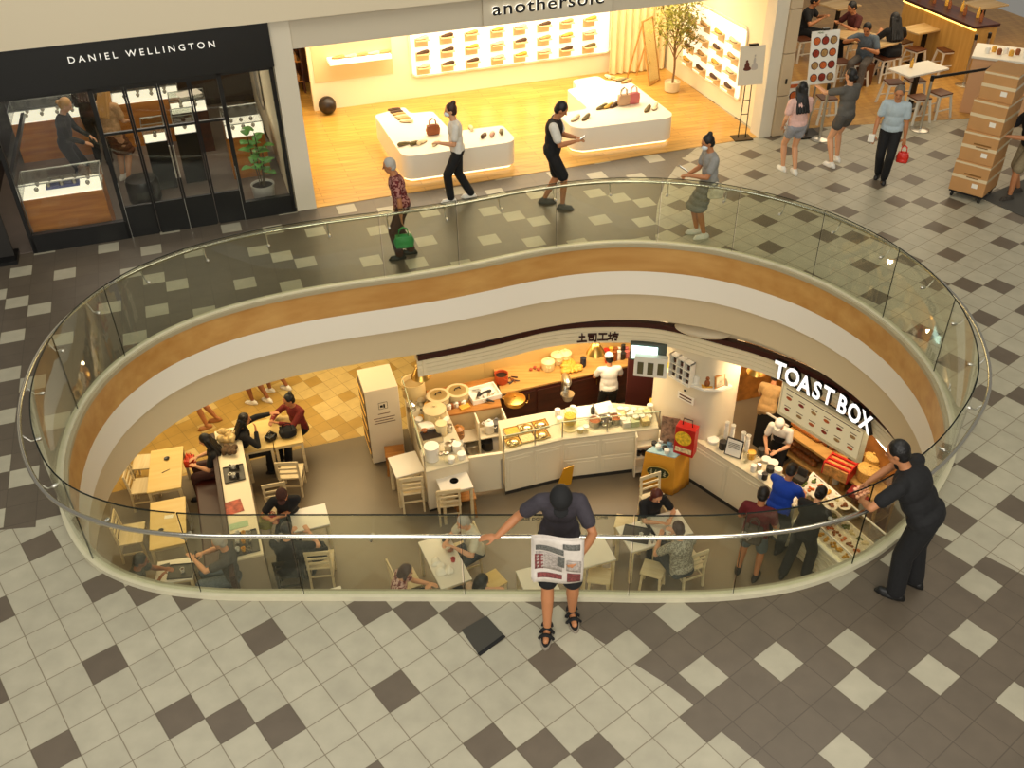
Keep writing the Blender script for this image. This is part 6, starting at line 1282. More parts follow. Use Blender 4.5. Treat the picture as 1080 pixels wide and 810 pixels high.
jd = thing('drink_dispenser', 'clear glass drink dispenser with yellow juice on a round stand', 'drink dispenser', C1(601, 450)); MB().lathe([(.18, 0), (.18, .02), (.05, .05), (.05, .08)], seg=24).build('stand', mat('stand_cream', '#e0d29a', .4), jd, smooth='auto'); MB().lathe([(.11, .08), (.13, .12), (.12, .34), (.11, .34), (.115, .13), (.002, .1)], seg=24).build('glass_jar', CLEAR, jd, smooth='auto'); MB().lathe([(.10, .1), (.115, .14), (.108, .26), (.001, .26)], seg=24).build('juice', mat('yellow_juice', '#d9b548', .2), jd, smooth='auto'); MB().lathe([(.13, .34), (.1, .38), (.03, .42), (.02, .46)], seg=24).build('lid', CLEAR, jd, smooth='auto')
ms_ = thing('mixer', 'polished steel stand mixer behind the serving counter', 'mixer', C9(596, 415), R(10)); MB().cap((0, 0, .0), (0, 0, .3), .09, .07).build('column', STEEL, ms_, smooth=True); MB().ell((0, -.08, .38), (.09, .2, .09)).build('motor_head', STEEL, ms_, smooth=True); MB().lathe([(.08, 0), (.13, .14), (.125, .14)], (0, -.2, 0), 20).build('bowl', STEEL, ms_, smooth='auto')
wk = pot(at(543, 425, Z(.9)), 'round shiny wok pan in the gap left of the back counter', .2, .1, GOLD, True)
for x, y, f_, s_ in ((627, 448, FOODB, 'left'), (639, 447.5, DARK, 'middle'), (649, 445, FOODB, 'right')): pot(C1(x, y), 'open steel pot of brown sauce on the serving counter, '+s_+' one', .11, .12, STEEL, False, f_)
for k, (x, y) in enumerate(((590, 445), (588, 439), (618, 455), (612, 456), (604, 436), (657, 447), (663, 446), (670, 446), (677, 444), (684, 443), (660, 438), (668, 437), (676, 436), (685, 434), (654, 436))):
    jar(C1(x, y), 'small clear or white container on the right part of the serving counter', .055, [.1, .16, .13][k % 3], [CLEAR, PLASTIC, CLEAR, mat('pale_food', '#d6c089', .5)][k % 4], PLASTIC, 'containers on the serving counter')
single('white_board', 'large white chopping board lying behind the drink dispenser', 'board', MB().box((0, 0, .012), (.85, .34, .022)), PLASTIC, C1(622, 434), R(10), bevel=.005); single('paper_sheet', 'tilted sheet of white paper on the white chopping board', 'paper', MB().box((0, 0, .0), (.34, .26, .006), R(10), R(12)), PAPER, C1(637, 430, .12), R(8)); single('spray_bottle', 'black and white spray bottle on the chopping board', 'bottle', MB().lathe([(.04, 0), (.045, .14), (.015, .18), (.015, .22)], seg=14).box((0, -.04, .23), (.03, .1, .03)), mat('bw_bottle', '#55524c', .4, var=.8, vscale=14), C1(625, 437), 0, smooth='auto')
bw = pot(C1(691, 427), 'round glass bowl with pale food at the right end of the serving counter', .13, .1, CLEAR, False, FOODY)
# open shelf bay at the right end of the counter face
sb = thing('cup_shelves', 'open cream shelves at the right end of the serving counter front', 'shelves', (0, 0, 0)); SA_, SB2 = FP[2].lerp(FP[3], .55), FP[3]; nn = Vector(((SB2-SA_).y, -(SB2-SA_).x, 0)).normalized()
for z in (.12, .45, .72): MB().prism([((SA_+nn*.01).x, (SA_+nn*.01).y), ((SB2+nn*.01).x, (SB2+nn*.01).y), ((SB2+nn*.16).x, (SB2+nn*.16).y), ((SA_+nn*.16).x, (SA_+nn*.16).y)], Z(z), Z(z+.03)).build('shelf', CTR, sb)
for q in (SA_, SB2): MB().box((q.x+nn.x*.08, q.y+nn.y*.08, Z(.5)), (.03, .16, .95)).build('upright', CTR, sb)
for k in range(4):
    q = SA_.lerp(SB2, (k+.7)/4.8)+nn*.08; cup(Vector((q.x, q.y, Z(.48))), 'dark cup on the open shelves at the counter end', DARK, .05, .08, 'cups on the counter-end shelves')
# wet floor sign
wf = thing('caution_sign', 'yellow folding caution sign standing before the serving counter', 'caution sign', LO(590, 507), R(25)); YEL = mat('caution_yellow', '#d39a14', .45)
for sy, s_ in ((-1, -1), (1, 1)):
    v_ = MB(); v_.prism([(-.15, 0), (.15, 0), (.1, .62), (-.1, .62)], -.008, .008); v_.v = [Matrix.Rotation(R(90-16*sy*-1*-1), 4, 'X') @ v for v in v_.v] if sy < 0 else [Matrix.Rotation(R(90+16), 4, 'X') @ v for v in v_.v]
    off_ = Vector((0, -.17 if sy < 0 else .17, 0)); v_.v = [v+off_ for v in v_.v]; v_.build('sign_leaf', YEL, wf)
MB().box((0, -.155, .36), (.12, .006, .12), 0, R(16)).box((0, -.125, .2), (.15, .006, .03), 0, R(16)).build('warning_print', mat('print_red_brown', '#8c3a14', .5), wf) if False else None
# ---- curved shelf wall between the kitchens
PW = mat('plaster_cream', '#d8ccb2', .6)
sw = [at(x, y, Z(1.0)) for x, y in ((690, 428), (700, 440), (722, 455), (745, 462), (768, 452))]
pl_ = sm([(p.x, p.y, 0) for p in sw], 5); pl_.append(Vector((at(777, 440, Z(1.0)).x, at(777, 440, Z(1.0)).y+.5, 0)))
cw = MB().sheet([(p.x, p.y, LZ+.006) for p in pl_], [(p.x, p.y, -2.3) for p in pl_], .12); struct('wall_curved', cw, PW, smooth='auto')
def onwall(px, py, z): 
    q = at(px, py, z); return q
def wallpoint(px, py):
    best = None
    for i in range(len(pl_)-1):
        a_, b_ = pl_[i], pl_[i+1]
        if (b_-a_).length < 1e-4: continue
        n_ = Vector((b_.y-a_.y, -(b_.x-a_.x), 0)).normalized(); q = onplane(px, py, a_, n_); s_ = (q-a_).dot(b_-a_)/(b_-a_).length_squared
        if -.02 <= s_ <= 1.02 and (best is None or q.y < best[0].y): best = (q, n_)
    return best or (onplane(px, py, pl_[8], Vector((0, -1, 0))), Vector((0, -1, 0)))
def on_w(px, py, o=.08):
    q, n_ = wallpoint(px, py); return q+n_*o, math.atan2(n_.x, -n_.y)
q, a_ = on_w(724, 387, .12); cub = thing('pigeonhole_shelf', 'white wall shelf of nine small compartments holding cups', 'wall shelf', q, a_)
MB().box((0, .05, 0), (.46, .02, .46)).build('back_panel', PW, cub); 
for k in range(4): MB().box((-.23+.46*k/3, 0, 0), (.02, .12, .48)).build('divider', PLASTIC, cub); MB().box((0, 0, -.23+.46*k/3), (.48, .12, .02)).build('shelf', PLASTIC, cub)
for r_ in range(3):
    for c_ in range(3):
        qq = q+Matrix.Rotation(a_, 3, 'Z') @ Vector((-.15+.153*c_, -.0, -.218+.153*r_)); jar(qq, 'dark little cup in a compartment of the white wall shelf', .035, .09, DWOOD, DARK, 'cups in the white wall shelf', 'cup', 'cup')
pts_ = [on_w(x, y, .07)[0] for x, y in ((704, 388), (715, 397), (730, 404), (745, 405), (757, 402), (766, 398))]
rl = thing('curved_shelf', 'long curved white shelf across the cream wall', 'wall shelf', (0, 0, 0)); zs = sum(p.z for p in pts_)/len(pts_); 
i0 = [Vector((p.x, p.y, zs)) for p in pts_]; MB().sheet([(p.x, p.y, zs-.02) for p in i0], [(p.x, p.y, zs+.02) for p in i0], .2).build('shelf_board', PLASTIC, rl, smooth='auto')
def on_shelf(x, o=.0):
    for a_, b_ in zip(i0[:-1], i0[1:]):
        pass
    t_ = x*(len(i0)-1); k = min(int(t_), len(i0)-2); p = i0[k].lerp(i0[k+1], t_-k); d_ = (i0[k+1]-i0[k]); return Vector((p.x, p.y, zs+.021)), math.atan2(d_.y, d_.x)
p, a_ = on_shelf(.8); pf = thing('picture_frame', 'small brown framed picture standing on the curved shelf', 'picture', p, a_); MB().box((0, 0, .12), (.22, .02, .24), 0, R(-8)).build('frame', MWOOD, pf); MB().box((0, -.014, .12), (.17, .006, .19), 0, R(-8)).build('picture', mat('picture_print', '#b8ae90', .6, var=.4, vscale=12), pf)
p, a_ = on_shelf(.62); cat_ = thing('figurine', 'small brown figurine on the curved shelf left of the framed picture', 'figurine', p, a_); MB().ell((0, 0, .07), (.05, .04, .075)).ell((0, 0, .17), (.035, .03, .04)).build('body', FOODB, cat_, smooth=True); MB().box((0, 0, .01), (.18, .09, .02)).build('base', FOODY, cat_)
p, a_ = on_shelf(.05); single('name_plaque', 'yellow paper plaque at the left end of the curved shelf', 'plaque', MB().box((0, 0, .05), (.3, .012, .1), 0, R(-10)), mat('yellow_paper', '#d9c04a', .6, var=.3, vscale=20), p, a_); p, a_ = on_shelf(.48); jar(p, 'white jar in the middle of the curved shelf', .05, .15)
p, a_ = on_shelf(.93); single('shell_ornament', 'small grey pyramid ornament at the right end of the curved shelf', 'ornament', MB().lathe([(.07, 0), (.01, .12)], seg=4), mat('stone_grey', '#a79a80', .7), p, a_)
q, a_ = on_w(726, 418, .075); sg = thing('wall_sign', 'small cream wall sign with two brown printed lines below the curved shelf', 'sign', q, a_); MB().box((0, 0, 0), (.34, .015, .15)).build('plate', PAPER, sg, bevel=.003); MB().box((0, -.01, .03), (.26, .004, .03)).box((0, -.01, -.03), (.26, .004, .02)).build('print_lines', BROWN, sg, kind='stuff')
q, a_ = on_w(725, 410, .075); MB().box((0, 0, 0), (.04, .01, .04)); single('wall_switch', 'tiny dark switch on the cream wall above the small sign', 'switch', MB().box((0, 0, 0), (.035, .012, .035)), DARK, q, a_)
q = at(685, 367, -2.35); tv = thing('television', 'boxy television with a pale blue-green lit screen under the fascia', 'television', q+Vector((0, .1, -.15)), R(-12)); MB().box((0, .12, 0), (.62, .3, .36)).build('casing', mat('tv_grey', '#4e5750', .5), tv, bevel=.02); MB().box((-.06, -.04, .0), (.44, .01, .26)).build('screen', mat('tv_screen', '#d9fff4', .3, emit=2.4), tv)
q = at(686, 388, -2.7); ws_ = thing('wall_window_box', 'white wall box with three little arched openings below the television', 'wall cabinet', q, R(-12)); MB().box((0, .06, 0), (.56, .12, .4)).build('box', PLASTIC, ws_, bevel=.006)
for k in range(3): MB().box((-.17+.17*k, -.004, -.02), (.10, .012, .24)).build('dark_opening', mat('opening_olive', '#5b5538', .5), ws_)
dr = thing('cold_room_opening', 'dark red curtain between the back counter and the cream wall', 'curtain', (0, 0, 0)); a1_, b1_ = at(660, 418, Z(.8)), at(690, 412, Z(.8)); MB().sheet([(a1_.x, a1_.y, LZ+.006), (b1_.x, b1_.y, LZ+.006)], [(a1_.x, a1_.y, Z(1.7)), (b1_.x, b1_.y, Z(1.7))], .04).build('curtain', mat('red_curtain', '#4a120c', .7), dr)
# orange-draped table
oc_ = [at(x, y, Z(.85)) for x, y in ((681, 477), (712, 484), (727, 474), (695, 466))]; c_ = sum(oc_, Vector())/4; ot = thing('draped_table', 'table draped in orange cloth with an oval dark emblem and a blue top', 'table', (c_.x, c_.y, LZ+.006)); q4 = [p-c_ for p in oc_]
ring_ = []
for i in range(4):
    a_, b_ = q4[i], q4[(i+1) % 4]
    for k in range(9): ring_.append(a_.lerp(b_, k/9))
vs = []; fs = []; n = len(ring_)
for lv in range(6):
    f_ = lv/5
    for i, p in enumerate(ring_): s_ = 1.0+.16*f_+.035*f_*math.sin(i*1.75); vs.append((p.x*s_, p.y*s_, .84*(1-f_)+.01))
for lv in range(5):
    for i in range(n): j = (i+1) % n; fs.append((lv*n+i, lv*n+j, (lv+1)*n+j, (lv+1)*n+i))
fs.append(tuple(range(n))); m = MB().add(vs, fs); o = m.build('cloth', mat('orange_cloth', '#d99a2c', .7), ot, smooth='auto'); so = o.modifiers.new('s', 'SOLIDIFY'); so.thickness = .008
MB().prism([(p.x*.98, p.y*.98) for p in q4], .853, .87).build('blue_top', mat('light_blue_cloth', '#9fc0c4', .6), ot)
fa_, fb_ = q4[0], q4[1]; nn = Vector(((fb_-fa_).y, -(fb_-fa_).x, 0)).normalized(); mm = (fa_+fb_)/2+nn*.065; M_ = facing((mm.x, mm.y, .50), nn+Vector((0, 0, .12)))
e_ = MB(M_); e_.ell((0, 0, 0), (.2, .11, .008), None, 28, 8); em = e_.build('emblem_oval', mat('emblem_green', '#26301a', .5), ot)
e_ = MB(M_)
for k in range(4): e_.box((-.12+.08*k, .0, .010), (.045, .012, .006)).box((-.12+.08*k, 0, .010), (.012, .10, .006)).box((-.12+.08*k, -.035, .010), (.045, .01, .006))
e_.build('emblem_print', mat('emblem_cream', '#cfc79a', .5), em, kind='stuff')
e_ = MB(M_); e_.tube([(.205*math.cos(a_), .115*math.sin(a_), .004) for a_ in [2*PI*k/28 for k in range(28)]], .007, 6, True); e_.build('emblem_rim', mat('emblem_gold', '#c9a33c', .4), em)
def C8(x, y, e=0): return at(x, y, Z(.872)+e)
for k, (x, y, mm) in enumerate(((690, 469, DARK), (697, 467, PLASTIC), (694, 473, PLASTIC), (701, 474, DARK), (706, 470, mat('blue_tin', '#6f95ad', .4)), (703, 478, PLASTIC))): jar(C8(x, y), 'small %s tin on the blue top of the orange-draped table' % ['dark', 'white', 'pale', 'black', 'blue', 'cream'][k], .05, .06+.01*(k % 3), mm, mm, 'tins on the orange-draped table', 'tin', 'tin')
q = at(722, 488, Z(.9)); rd = thing('gift_bag_display', 'tall red gift bag display with handle and yellow round print beside the draped table', 'display', at(722, 477, Z(.875)), R(-30)); MB().box((0, 0, .30), (.36, .2, .60)).build('bag_body', RED, rd, bevel=.01); MB().tube([(-.09, 0, .60), (-.08, 0, .74), (.08, 0, .74), (.09, 0, .60)], .01, 8).build('handle', BLACK, rd, smooth=True)
MB(Matrix.Translation((-.02, -.102, .38)) @ Matrix.Rotation(PI/2, 4, 'X')).cyl((0, 0, 0), .15, .006, 24).build('round_print', mat('yellow_print', '#e2b92e', .5, var=.4, vscale=20), rd); MB().box((.0, -.103, .12), (.3, .006, .1)).build('lower_print', mat('cream_print', '#dcc79a', .5, var=.4, vscale=20), rd)
ps_ = thing('promo_poster', 'brown and cream product poster standing behind the orange-draped table', 'poster', at(705, 468, Z(.875)), R(-18)); MB().box((0, 0, .30), (.32, .02, .56), 0, R(-6)).build('poster', mat('poster_brown', '#8d6f56', .5, var=.8, vscale=12), ps_); MB().bar((0, .12, 0), (0, .03, .5), .02).build('pole', STEEL, ps_)
# ---- toast box counter (right)
tc, TP = poly_counter('order_counter', 'cream panelled order counter of the toast stall with cups and a menu card', [(731, 463), (770, 487), (808, 511), (838, 535), (853, 521), (826, 500), (780, 467), (745, 452)], 1.0, CTR, CT2, 0)
face_panels(tc, TP[0], TP[1], 1, .12, .9); face_panels(tc, TP[1], TP[2], 1, .12, .9, 1); face_panels(tc, TP[2], TP[3], 1, .12, .9, 1)
TP1 = lambda x, y, e=0: at(x, y, Z(1.0)+e)
for k, (x, y) in enumerate(((765, 462), (771, 465), (782, 473), (787, 476))):
    t = thing('cup_stack', 'tall stack of white paper cups on the order counter', 'cup stack', TP1(x, y), 0, 'stacks of paper cups on the order counter'); m = MB(); hh = .30-.03*(k//2)
    for j in range(9): m.lathe([(.028, j*.03), (.04, j*.03+.028), (.036, j*.03+.03)], seg=14)
    m.build('cups', PLASTIC, t, smooth='auto', kind='stuff'); MB().lathe([(.03, .27), (.042, .36), (.038, .36), (.03, .28)], seg=14).build('top_cup', PLASTIC, t, smooth='auto')
mc = thing('menu_card', 'black-framed white menu card leaning on the order counter front', 'menu', TP1(773, 480), R(-32)); MB().box((0, 0, .17), (.30, .02, .34), 0, R(-14)).build('frame', BLACK, mc, bevel=.004); MB().box((0, -.013, .17), (.26, .008, .30), 0, R(-14)).build('menu_sheet', PAPER, mc)
m = MB()
for k in range(7): m.box((0, -.019+.0105*(k-3)*-1*-.25*-1, .17+(k-3)*.036), (.2, .004, .008), 0, R(-14))
m.build('print_lines', DARK, mc, kind='stuff')
for k, (x, y, mm, r_, h_) in enumerate(((741, 458, CLEAR, .1, .18), (752, 466, PLASTIC, .1, .06), (757, 455, DARK, .1, .2), (750, 452, STEEL, .06, .18), (762, 473, DARK, .07, .16), (792, 483, FOODY, .07, .14), (797, 490, CLEAR, .05, .2), (802, 480, DARK, .06, .15), (800, 495, STEEL, .05, .14), (808, 486, PLASTIC, .08, .05), (815, 490, PLASTIC, .09, .06), (812, 497, DARK, .07, .1), (820, 500, PLASTIC, .07, .12), (806, 505, DARK, .05, .12), (826, 508, STEEL, .05, .1), (786, 487, CLEAR, .05, .2), (794, 497, PLASTIC, .05, .14), (802, 503, PLASTIC, .06, .1))):
    jar(TP1(x, y), ['glass', 'white', 'dark', 'steel'][{CLEAR: 0, PLASTIC: 1, DARK: 2, STEEL: 3}.get(mm, 1)]+' container among the drinks things on the order counter', r_, h_, mm, mm, 'containers on the order counter', 'container', 'container')
cm_ = thing('coffee_machine', 'dark coffee grinder at the left end of the order counter', 'grinder', TP1(757, 452), R(-30)); MB().box((0, 0, .1), (.22, .22, .2)).build('base', BLACK, cm_, bevel=.01); MB().lathe([(.05, .2), (.1, .36), (.1, .4)], seg=18).build('hopper', mat('smoke_hopper', '#3b3128', .3), cm_, smooth='auto')
# glass cake case
cc4 = [(839, 536), (890, 588), (925, 562), (858, 502)]
CP4 = [at(x, y, Z(.98)) for x, y in ((836, 530), (905, 592), (935, 565), (858, 500))]
cs_ = thing('cake_case', 'long glass-fronted case of cakes and toast with a white louvred base', 'display case', (0, 0, 0))
MB().prism([(p.x, p.y) for p in CP4], LZ+.02, Z(.62)).build('case_base', CTR, cs_)
MB().prism([(p.x, p.y) for p in CP4], Z(.62), Z(.66)).build('lit_shelf', mat('case_shelf', '#f0e4c4', .4, emit=.35), cs_)
g = MB(); 
for i in range(4): a_, b_ = CP4[i], CP4[(i+1) % 4]; g.sheet([(a_.x, a_.y, Z(.66)), (b_.x, b_.y, Z(.66))], [(a_.x, a_.y, Z(.98)), (b_.x, b_.y, Z(.98))], .01)
g.prism([(p.x, p.y) for p in CP4], Z(.98), Z(.99)); g.build('case_glass', CLEAR, cs_)
m = MB()
for i in (0, 1, 2, 3):
    a_, b_ = CP4[i], CP4[(i+1) % 4]; m.bar((a_.x, a_.y, Z(.99)), (b_.x, b_.y, Z(.99)), .025 if i != 3 else .05)
m.build('case_rim', PLASTIC, cs_)
A_, B_ = CP4[0], CP4[1]; nn = Vector(((B_-A_).y, -(B_-A_).x, 0)).normalized()
m = MB()
for k in range(5): m.bar((A_.x+nn.x*.01, A_.y+nn.y*.01, Z(.1+.1*k)), (B_.x+nn.x*.01, B_.y+nn.y*.01, Z(.1+.1*k)), .03, .05)
m.build('louvres', CTR, cs_)
for k in range(30):
    u, v_ = random.random(), random.uniform(.15, .85); p = CP4[0].lerp(CP4[1], .04+.92*((k+.5)/30)).lerp(CP4[3].lerp(CP4[2], .04+.92*((k+.5)/30)), .2+.3*(k % 3)); mm = [FOODY, FOODG, FOODB, FOODY, mat('cream_cake', '#dcc995', .5), mat('orange_food', '#c8661a', .5)][(k*5) % 6]
    plate_at(Vector((p.x, p.y, Z(.662))), 'plate of small cakes or toast in the glass cake case', mm, .12, 'plates in the cake case')
single('cash_register', 'small dark cash register on the counter end near the blue tee', 'register', MB().box((0, 0, .05), (.22, .2, .1)).box((0, .06, .16), (.18, .03, .12), 0, R(-20)), DARK, at(843, 507, Z(1.0)), R(-45), bevel=.008)
# back shelves of the toast stall
SHW = wood('stall_shelf_wood', '#c39b5c', '#ab8146', .4); bs = thing('stall_shelving', 'wooden back shelving of the toast stall stacked with goods', 'shelves', (0, 0, 0))
r1 = [at(x, y, Z(1.0)) for x, y in ((829, 455), (878, 489), (925, 532), (945, 520), (895, 473), (845, 442))]
MB().prism([(p.x, p.y) for p in r1], Z(.95), Z(1.0)).build('middle_shelf', SHW, bs); MB().prism([(p.x, p.y) for p in r1], Z(.5), Z(.53)).build('lower_shelf', SHW, bs); MB().prism([(p.x, p.y) for p in r1], LZ+.01, Z(.06)).build('base', SHW, bs)
for i in (0, 1, 2):
    p, q = r1[i], r1[5-i]; MB().bar((p.x, p.y, LZ+.03), (p.x, p.y, Z(.98)), .04).bar((q.x, q.y, LZ+.03), (q.x, q.y, Z(1.0)), .04).build('upright', SHW, bs)
bp = [r1[5], r1[4], r1[3]]; MB().sheet([(p.x, p.y, LZ+.01) for p in bp], [(p.x, p.y, -1.35) for p in bp], .05).build('back_wall', mat('stall_back_wall', '#8d5a24', .6, var=.3, vscale=5), bs)
for k in range(14):
    p = r1[0].lerp(r1[5], .55).lerp(r1[1].lerp(r1[4], .6), (k+.5)/14*.9); jar(Vector((p.x, p.y+.0, Z(1.001)+(.17 if k % 2 else 0))), 'orange-brown packet in the stack on the left of the wooden shelving', .07, .16, mat('amber_pack', '#8a4a1c', .5), FOODB, 'packets stacked on the wooden shelving', 'packet', 'packet')
pot(at(868, 458, Z(1.0)), 'white pot with dark contents on the middle shelf of the toast stall', .13, .16, PLASTIC, False, DARK); pot(at(878, 470, Z(1.0)), 'dark kettle on the middle shelf of the toast stall', .12, .2, DARK, True); pot(at(888, 476, Z(1.0)), 'steel pot beside the dark kettle', .09, .14, STEEL, True)
jar(at(896, 486, Z(1.0)), 'black bottle on the wooden shelf behind the red crate', .04, .2, BLACK); jar(at(905, 488, Z(1.0)), 'red bottle behind the red crate', .04, .16, RED)
rcx = thing('red_crate', 'red and tan slatted gift crate on the wooden shelf', 'crate', at(884, 500, Z(1.0)), R(-42)); MB().box((0, 0, .12), (.42, .34, .22)).build('crate_body', mat('tan_box', '#bf8a48', .6, var=.5, vscale=14), rcx, bevel=.006)
for k in range(3): MB().box((-.0, -.13+.13*k, .25), (.46, .04, .03)).build('slat', RED, rcx)
for sx in (-1, 1): MB().box((.22*sx, 0, .14), (.02, .36, .24)).build('end_frame', RED, rcx)
for k in range(12): single('bun', 'pink-white round bun in the rows beside the red crate', 'bun', MB().lathe([(.035, 0), (.035, .03), (.01, .045)], seg=12), mat('bun_pink', '#d9a89a', .5), at(902+3.6*(k % 4)+1.2*(k//4), 517-1.8*(k % 4)+4*(k//4), Z(1.0)), 0, 'buns beside the red crate', smooth='auto')
bk_ = MB().box((0, 0, .05), (.34, .3, .1)); single('red_box', 'flat dark red box under the pink buns', 'box', MB().box((0, 0, -.05), (.36, .3, .09)), mat('deep_red', '#7d1410', .5), at(908, 518, Z(.99)), R(-42), bevel=.005)
for x, y, s_, r_ in ((918, 496, 'taller', .14), (914, 504, 'wider', .18)): pot(at(x, y, Z(1.0)), 'round woven yellow basket, the %s one beside the man in black' % s_, r_, .3 if r_ < .15 else .2, mat('woven_basket', '#c29a4c', .7, var=.3, vscale=40), True)
# menu board hanging under the letters; a faint glow is added to brighten it
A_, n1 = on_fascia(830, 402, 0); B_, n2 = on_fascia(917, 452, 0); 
mbx = thing('hanging_menu_board', 'long cream menu board with rows of dish pictures hanging below the letters', 'menu board', (0, 0, 0)); a_ = Vector((A_.x, A_.y, 0))+n1*.05; b_ = Vector((B_.x, B_.y, 0))+n2*.05
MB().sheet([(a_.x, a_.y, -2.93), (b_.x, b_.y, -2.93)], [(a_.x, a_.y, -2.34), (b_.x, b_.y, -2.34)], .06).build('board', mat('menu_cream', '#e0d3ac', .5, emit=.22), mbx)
m = MB()
for z in (-2.93, -2.34): m.bar((a_.x, a_.y, z), (b_.x, b_.y, z), .08, .05)
for p in (a_, b_): m.bar((p.x, p.y, -2.95), (p.x, p.y, -2.32), .08, .05)
m.build('frame', CREAMW, mbx); nn = Vector(((b_-a_).y, -(b_-a_).x, 0)).normalized()
if nn.y > 0: nn = -nn
for r_ in range(2):
    for c_ in range(6):
        p = a_.lerp(b_, (c_+.6)/6.3)+nn*.036; o = MB(facing((p.x, p.y, -2.56-.22*r_), nn)); o.ell((0, 0, 0), (.055, .03, .006), None, 16, 6); o.build('dish_picture', DISH[(r_+c_) % 3], mbx); o = MB(facing((p.x, p.y, -2.48-.22*r_), nn)); o.box((0, -.02, 0), (.12, .01, .004)); o.build('caption_line', BROWN, mbx)
m = MB(facing((a_.lerp(b_, .5)+nn*.036)[:2]+(-2.40,), nn)); m.box((0, 0, 0), (1.4, .012, .004)); m.build('heading_line', BROWN, mbx)
ls = thing('strip_light', 'bright white tube light under the fascia right of the letters', 'light', (0, 0, 0)); a_, b_ = at(922, 456, -2.4), at(938, 476, -2.4); MB().bar(a_, b_, .06, .05).build('tube', mat('tube_light', '#fff6dc', .4, emit=6), ls)
# pendant lamps
def pendant(label, x, y, z):
    p = at(x, y, z); t = thing('pendant_lamp', label, 'lamp', p); MB().lathe([(.05, .2), (.08, .18), (.17, .02), (.165, .02), (.07, .17)], seg=24).build('shade', GOLD, t, smooth='auto'); MB().ell((0, 0, .03), .06).build('bulb', mat('bulb', '#fff0c8', .4, emit=14), t, smooth=True); MB().cyl((0, 0, .2), .006, max(.05, -1.34-z-.2), 6).build('cord', BLACK, t)
    l = bpy.data.lights.new('bulb_light', 'POINT'); l.energy = 22; l.color = (1, .74, .4); l.shadow_soft_size = .06; o = bpy.data.objects.new('bulb_light', l); COL.objects.link(o); o.location = p+Vector((0, 0, -.08)); return t
pendant('brass pendant lamp over the cook in white at the back counter', 628, 373, -2.75); pendant('brass pendant lamp hanging in the toast stall beside the stooping cook', 798, 393, -2.7); pendant('small brass pendant lamp below the left end of the fascia', 444, 398, -2.55)
# stall staff
person('cook in white with black trousers, back turned, at the back counter', LO(640, 447), 95, 1.66, lean=8, head=(14, 0), hands=((-.2, .38, 1.0), (.2, .38, 1.0)), hair='short', cap=TW, top=TW, bottom=TB, skin=SKIN, vox=.012, wide=1.05)
person('barista with white cap and black apron working at the order counter', LO(815, 505), 235, 1.62, lean=18, head=(26, 0), hands=((-.1, .42, 1.04), (.12, .40, 1.02)), hair='short', cap=TW, top=TW, bottom=TB, apron=TB, skin=SKIN2, vox=.012)
person('cook in a khaki shirt and straw hat stooping under the brass lamp', LO(802, 470), 60, 1.68, lean=22, head=(14, 0), hands=((-.12, .42, .95), (.14, .42, .95)), hair='short', cap=cloth('straw_hat', '#c99a50'), top=cloth('khaki_shirt', '#b08c58', .1), bottom=cloth('khaki_pants', '#a3855a', .1), skin=SKIN, vox=.012)
wkt = thing('stove_counter', 'black stove counter with a white edge behind the barista', 'counter', (0, 0, 0)); q4 = [at(x, y, Z(.9)) for x, y in ((800, 430), (832, 450), (846, 440), (815, 420))]; MB().prism([(p.x, p.y) for p in q4], LZ+.01, Z(.88)).build('counter_body', BLACKM, wkt); MB().prism([(p.x, p.y) for p in q4], Z(.88), Z(.9)).build('counter_top', BLACK, wkt); MB().bar(q4[0], q4[1], .03).build('white_edge', PLASTIC, wkt)
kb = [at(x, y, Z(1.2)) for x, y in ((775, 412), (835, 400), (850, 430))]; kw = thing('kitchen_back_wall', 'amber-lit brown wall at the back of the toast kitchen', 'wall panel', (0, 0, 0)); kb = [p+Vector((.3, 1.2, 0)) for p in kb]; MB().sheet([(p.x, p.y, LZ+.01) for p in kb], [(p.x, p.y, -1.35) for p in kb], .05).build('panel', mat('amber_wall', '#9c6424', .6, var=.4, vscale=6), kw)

# more goods on the stall counters
random.seed(21)
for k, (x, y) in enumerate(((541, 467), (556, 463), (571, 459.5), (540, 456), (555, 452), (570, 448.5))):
    if k in (0, 2, 4, 5): single('dome_lid', 'shiny curved lid over a food well of the serving counter', 'lid', MB().ell((0, 0, 0), (.125, .10, .07), None, 20, 10), mat('lid_steel_gold_lit', '#d9c088', .22, .9), C1(x, y, .035), R(18), 'lids over the food wells', smooth=True)  # steel lids; the reflected golden light is put into their colour
for k, (x, y) in enumerate(((655, 442), (664, 441), (673, 440), (682, 439), (660, 449), (669, 448), (680, 447), (646, 438))):
    t = thing('storage_box', 'clear square box of pale food on the right part of the serving counter', 'box', C1(x, y), R(10), 'clear boxes on the serving counter'); MB().box((0, 0, .09), (.16, .16, .18)).build('clear_box', CLEAR, t); MB().box((0, 0, .06), (.14, .14, .11)).build('contents', [mat('pale_food', '#d6c089', .5, var=.3, vscale=40), PLASTIC, mat('mint_food', '#b9c4a0', .5)][k % 3], t)
for k in range(12):
    x = 640+4.2*(k % 6)+random.uniform(-1, 1); y = 376+6*(k//6)-1.0*(k % 6); jar(C9(x, y), 'small bright bottle or packet beside the cook on the rear counter', random.uniform(.04, .07), random.uniform(.1, .22), [RED, FOODY, mat('amber_pack', '#8a4a1c', .5), PLASTIC, DARK, mat('rose_pack', '#b5625a', .5)][k % 6], None, 'bottles beside the cook in white', 'bottle', 'bottle')
for k in range(10): single('bread_loaf', 'golden bread roll heaped on the rear counter left of the cook', 'bread', MB().ell((0, 0, .05), (.085, .055, .05)), FOODY, C9(596+3.6*(k % 5), 394-2.2*(k//5)-.8*(k % 5), .0), .7*k, 'bread rolls on the rear counter', smooth=True)
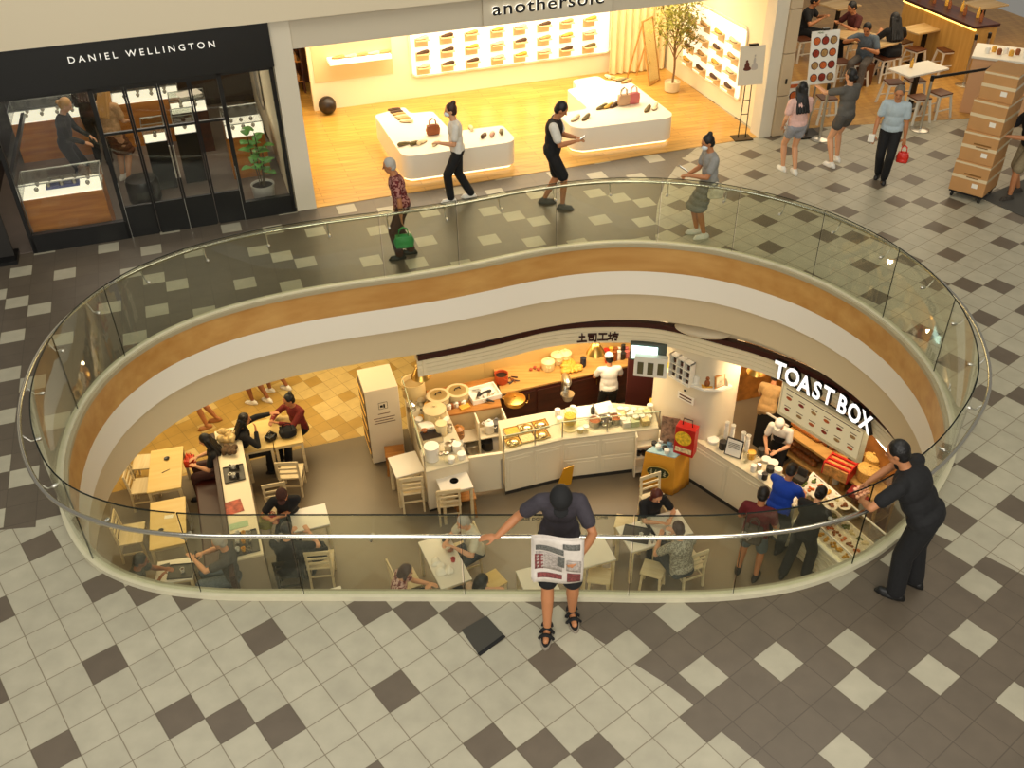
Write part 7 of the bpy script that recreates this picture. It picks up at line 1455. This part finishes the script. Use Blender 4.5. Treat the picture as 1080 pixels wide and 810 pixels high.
for k in range(30):
    u = (k % 10)/9.5; v = .2+.3*(k//10); p = r1[0].lerp(r1[1], u*.62).lerp(r1[5].lerp(r1[4], u*.62), v+.1)
    single('bun', 'round amber bun in the heap on the lower shelf of the wooden shelving', 'bun', MB().ell((0, 0, .055), (.075, .07, .055), None, 12, 8), mat('amber_bun', '#8f5420', .5, var=.25, vscale=20), Vector((p.x, p.y, Z(.532))), 0, 'buns on the lower shelf', smooth=True)
for k in range(26):
    u = (k % 13)/13; lv = k//13; p = r1[0].lerp(r1[5], .5+.3*lv).lerp(r1[1].lerp(r1[4], .5+.3*lv), .02+u*.55)
    single('bun', 'round golden bun in the tall heap on the middle shelf under the menu board', 'bun', MB().ell((0, 0, .06), (.08, .075, .06), None, 12, 8), mat('golden_bun', '#a86428', .5, var=.25, vscale=20), Vector((p.x, p.y, Z(1.002+.1*lv))), 0, 'buns on the middle shelf', smooth=True)
for k in range(12):
    p = r1[1].lerp(r1[2], (k % 6)/6.5+.08).lerp(r1[4].lerp(r1[3], (k % 6)/6.5+.08), .25+.4*(k//6)); jar(Vector((p.x, p.y, Z(.532))), 'small jar or box on the lower shelf of the wooden shelving', .06, .14, [PLASTIC, MWOOD, STEEL, FOODB][k % 4], None, 'jars on the lower shelf', 'jar', 'jar')
for k, (x, y) in enumerate(((848, 512), (855, 517), (862, 523), (869, 528), (876, 534), (858, 508), (866, 514), (874, 520), (882, 527), (890, 534))):
    plate_at(at(x, y, Z(1.0)), 'plate piled with greens or golden toast on top of the glass cake case', [FOODG, FOODY, FOODB, mat('orange_food', '#c8661a', .5), mat('cream_cake', '#dcc995', .5)][(k*3) % 5], .11, 'plates on top of the cake case')
for k in range(8): jar(C95(472+2.5*k, 432-.7*k), 'small jar at the front of the wooden work counter', .035, .1, [STEEL, PLASTIC, FOODB][k % 3], None, 'jars on the work counter')
for k, (x, y, r_, h_, mm) in enumerate(((445, 427, .08, .12, STEEL), (452, 433, .07, .16, GOLD), (470, 446, .07, .1, PLASTIC), (474, 455, .06, .14, STEEL), (442, 446, .07, .1, PLASTIC), (448, 459, .06, .12, FOODB), (478, 470, .05, .12, STEEL), (462, 476, .05, .16, CLEAR))): jar(C1(x, y), 'small steel, white or glass jar among the pots of the left counter', r_, h_, mm, None, 'jars among the pots of the left counter')
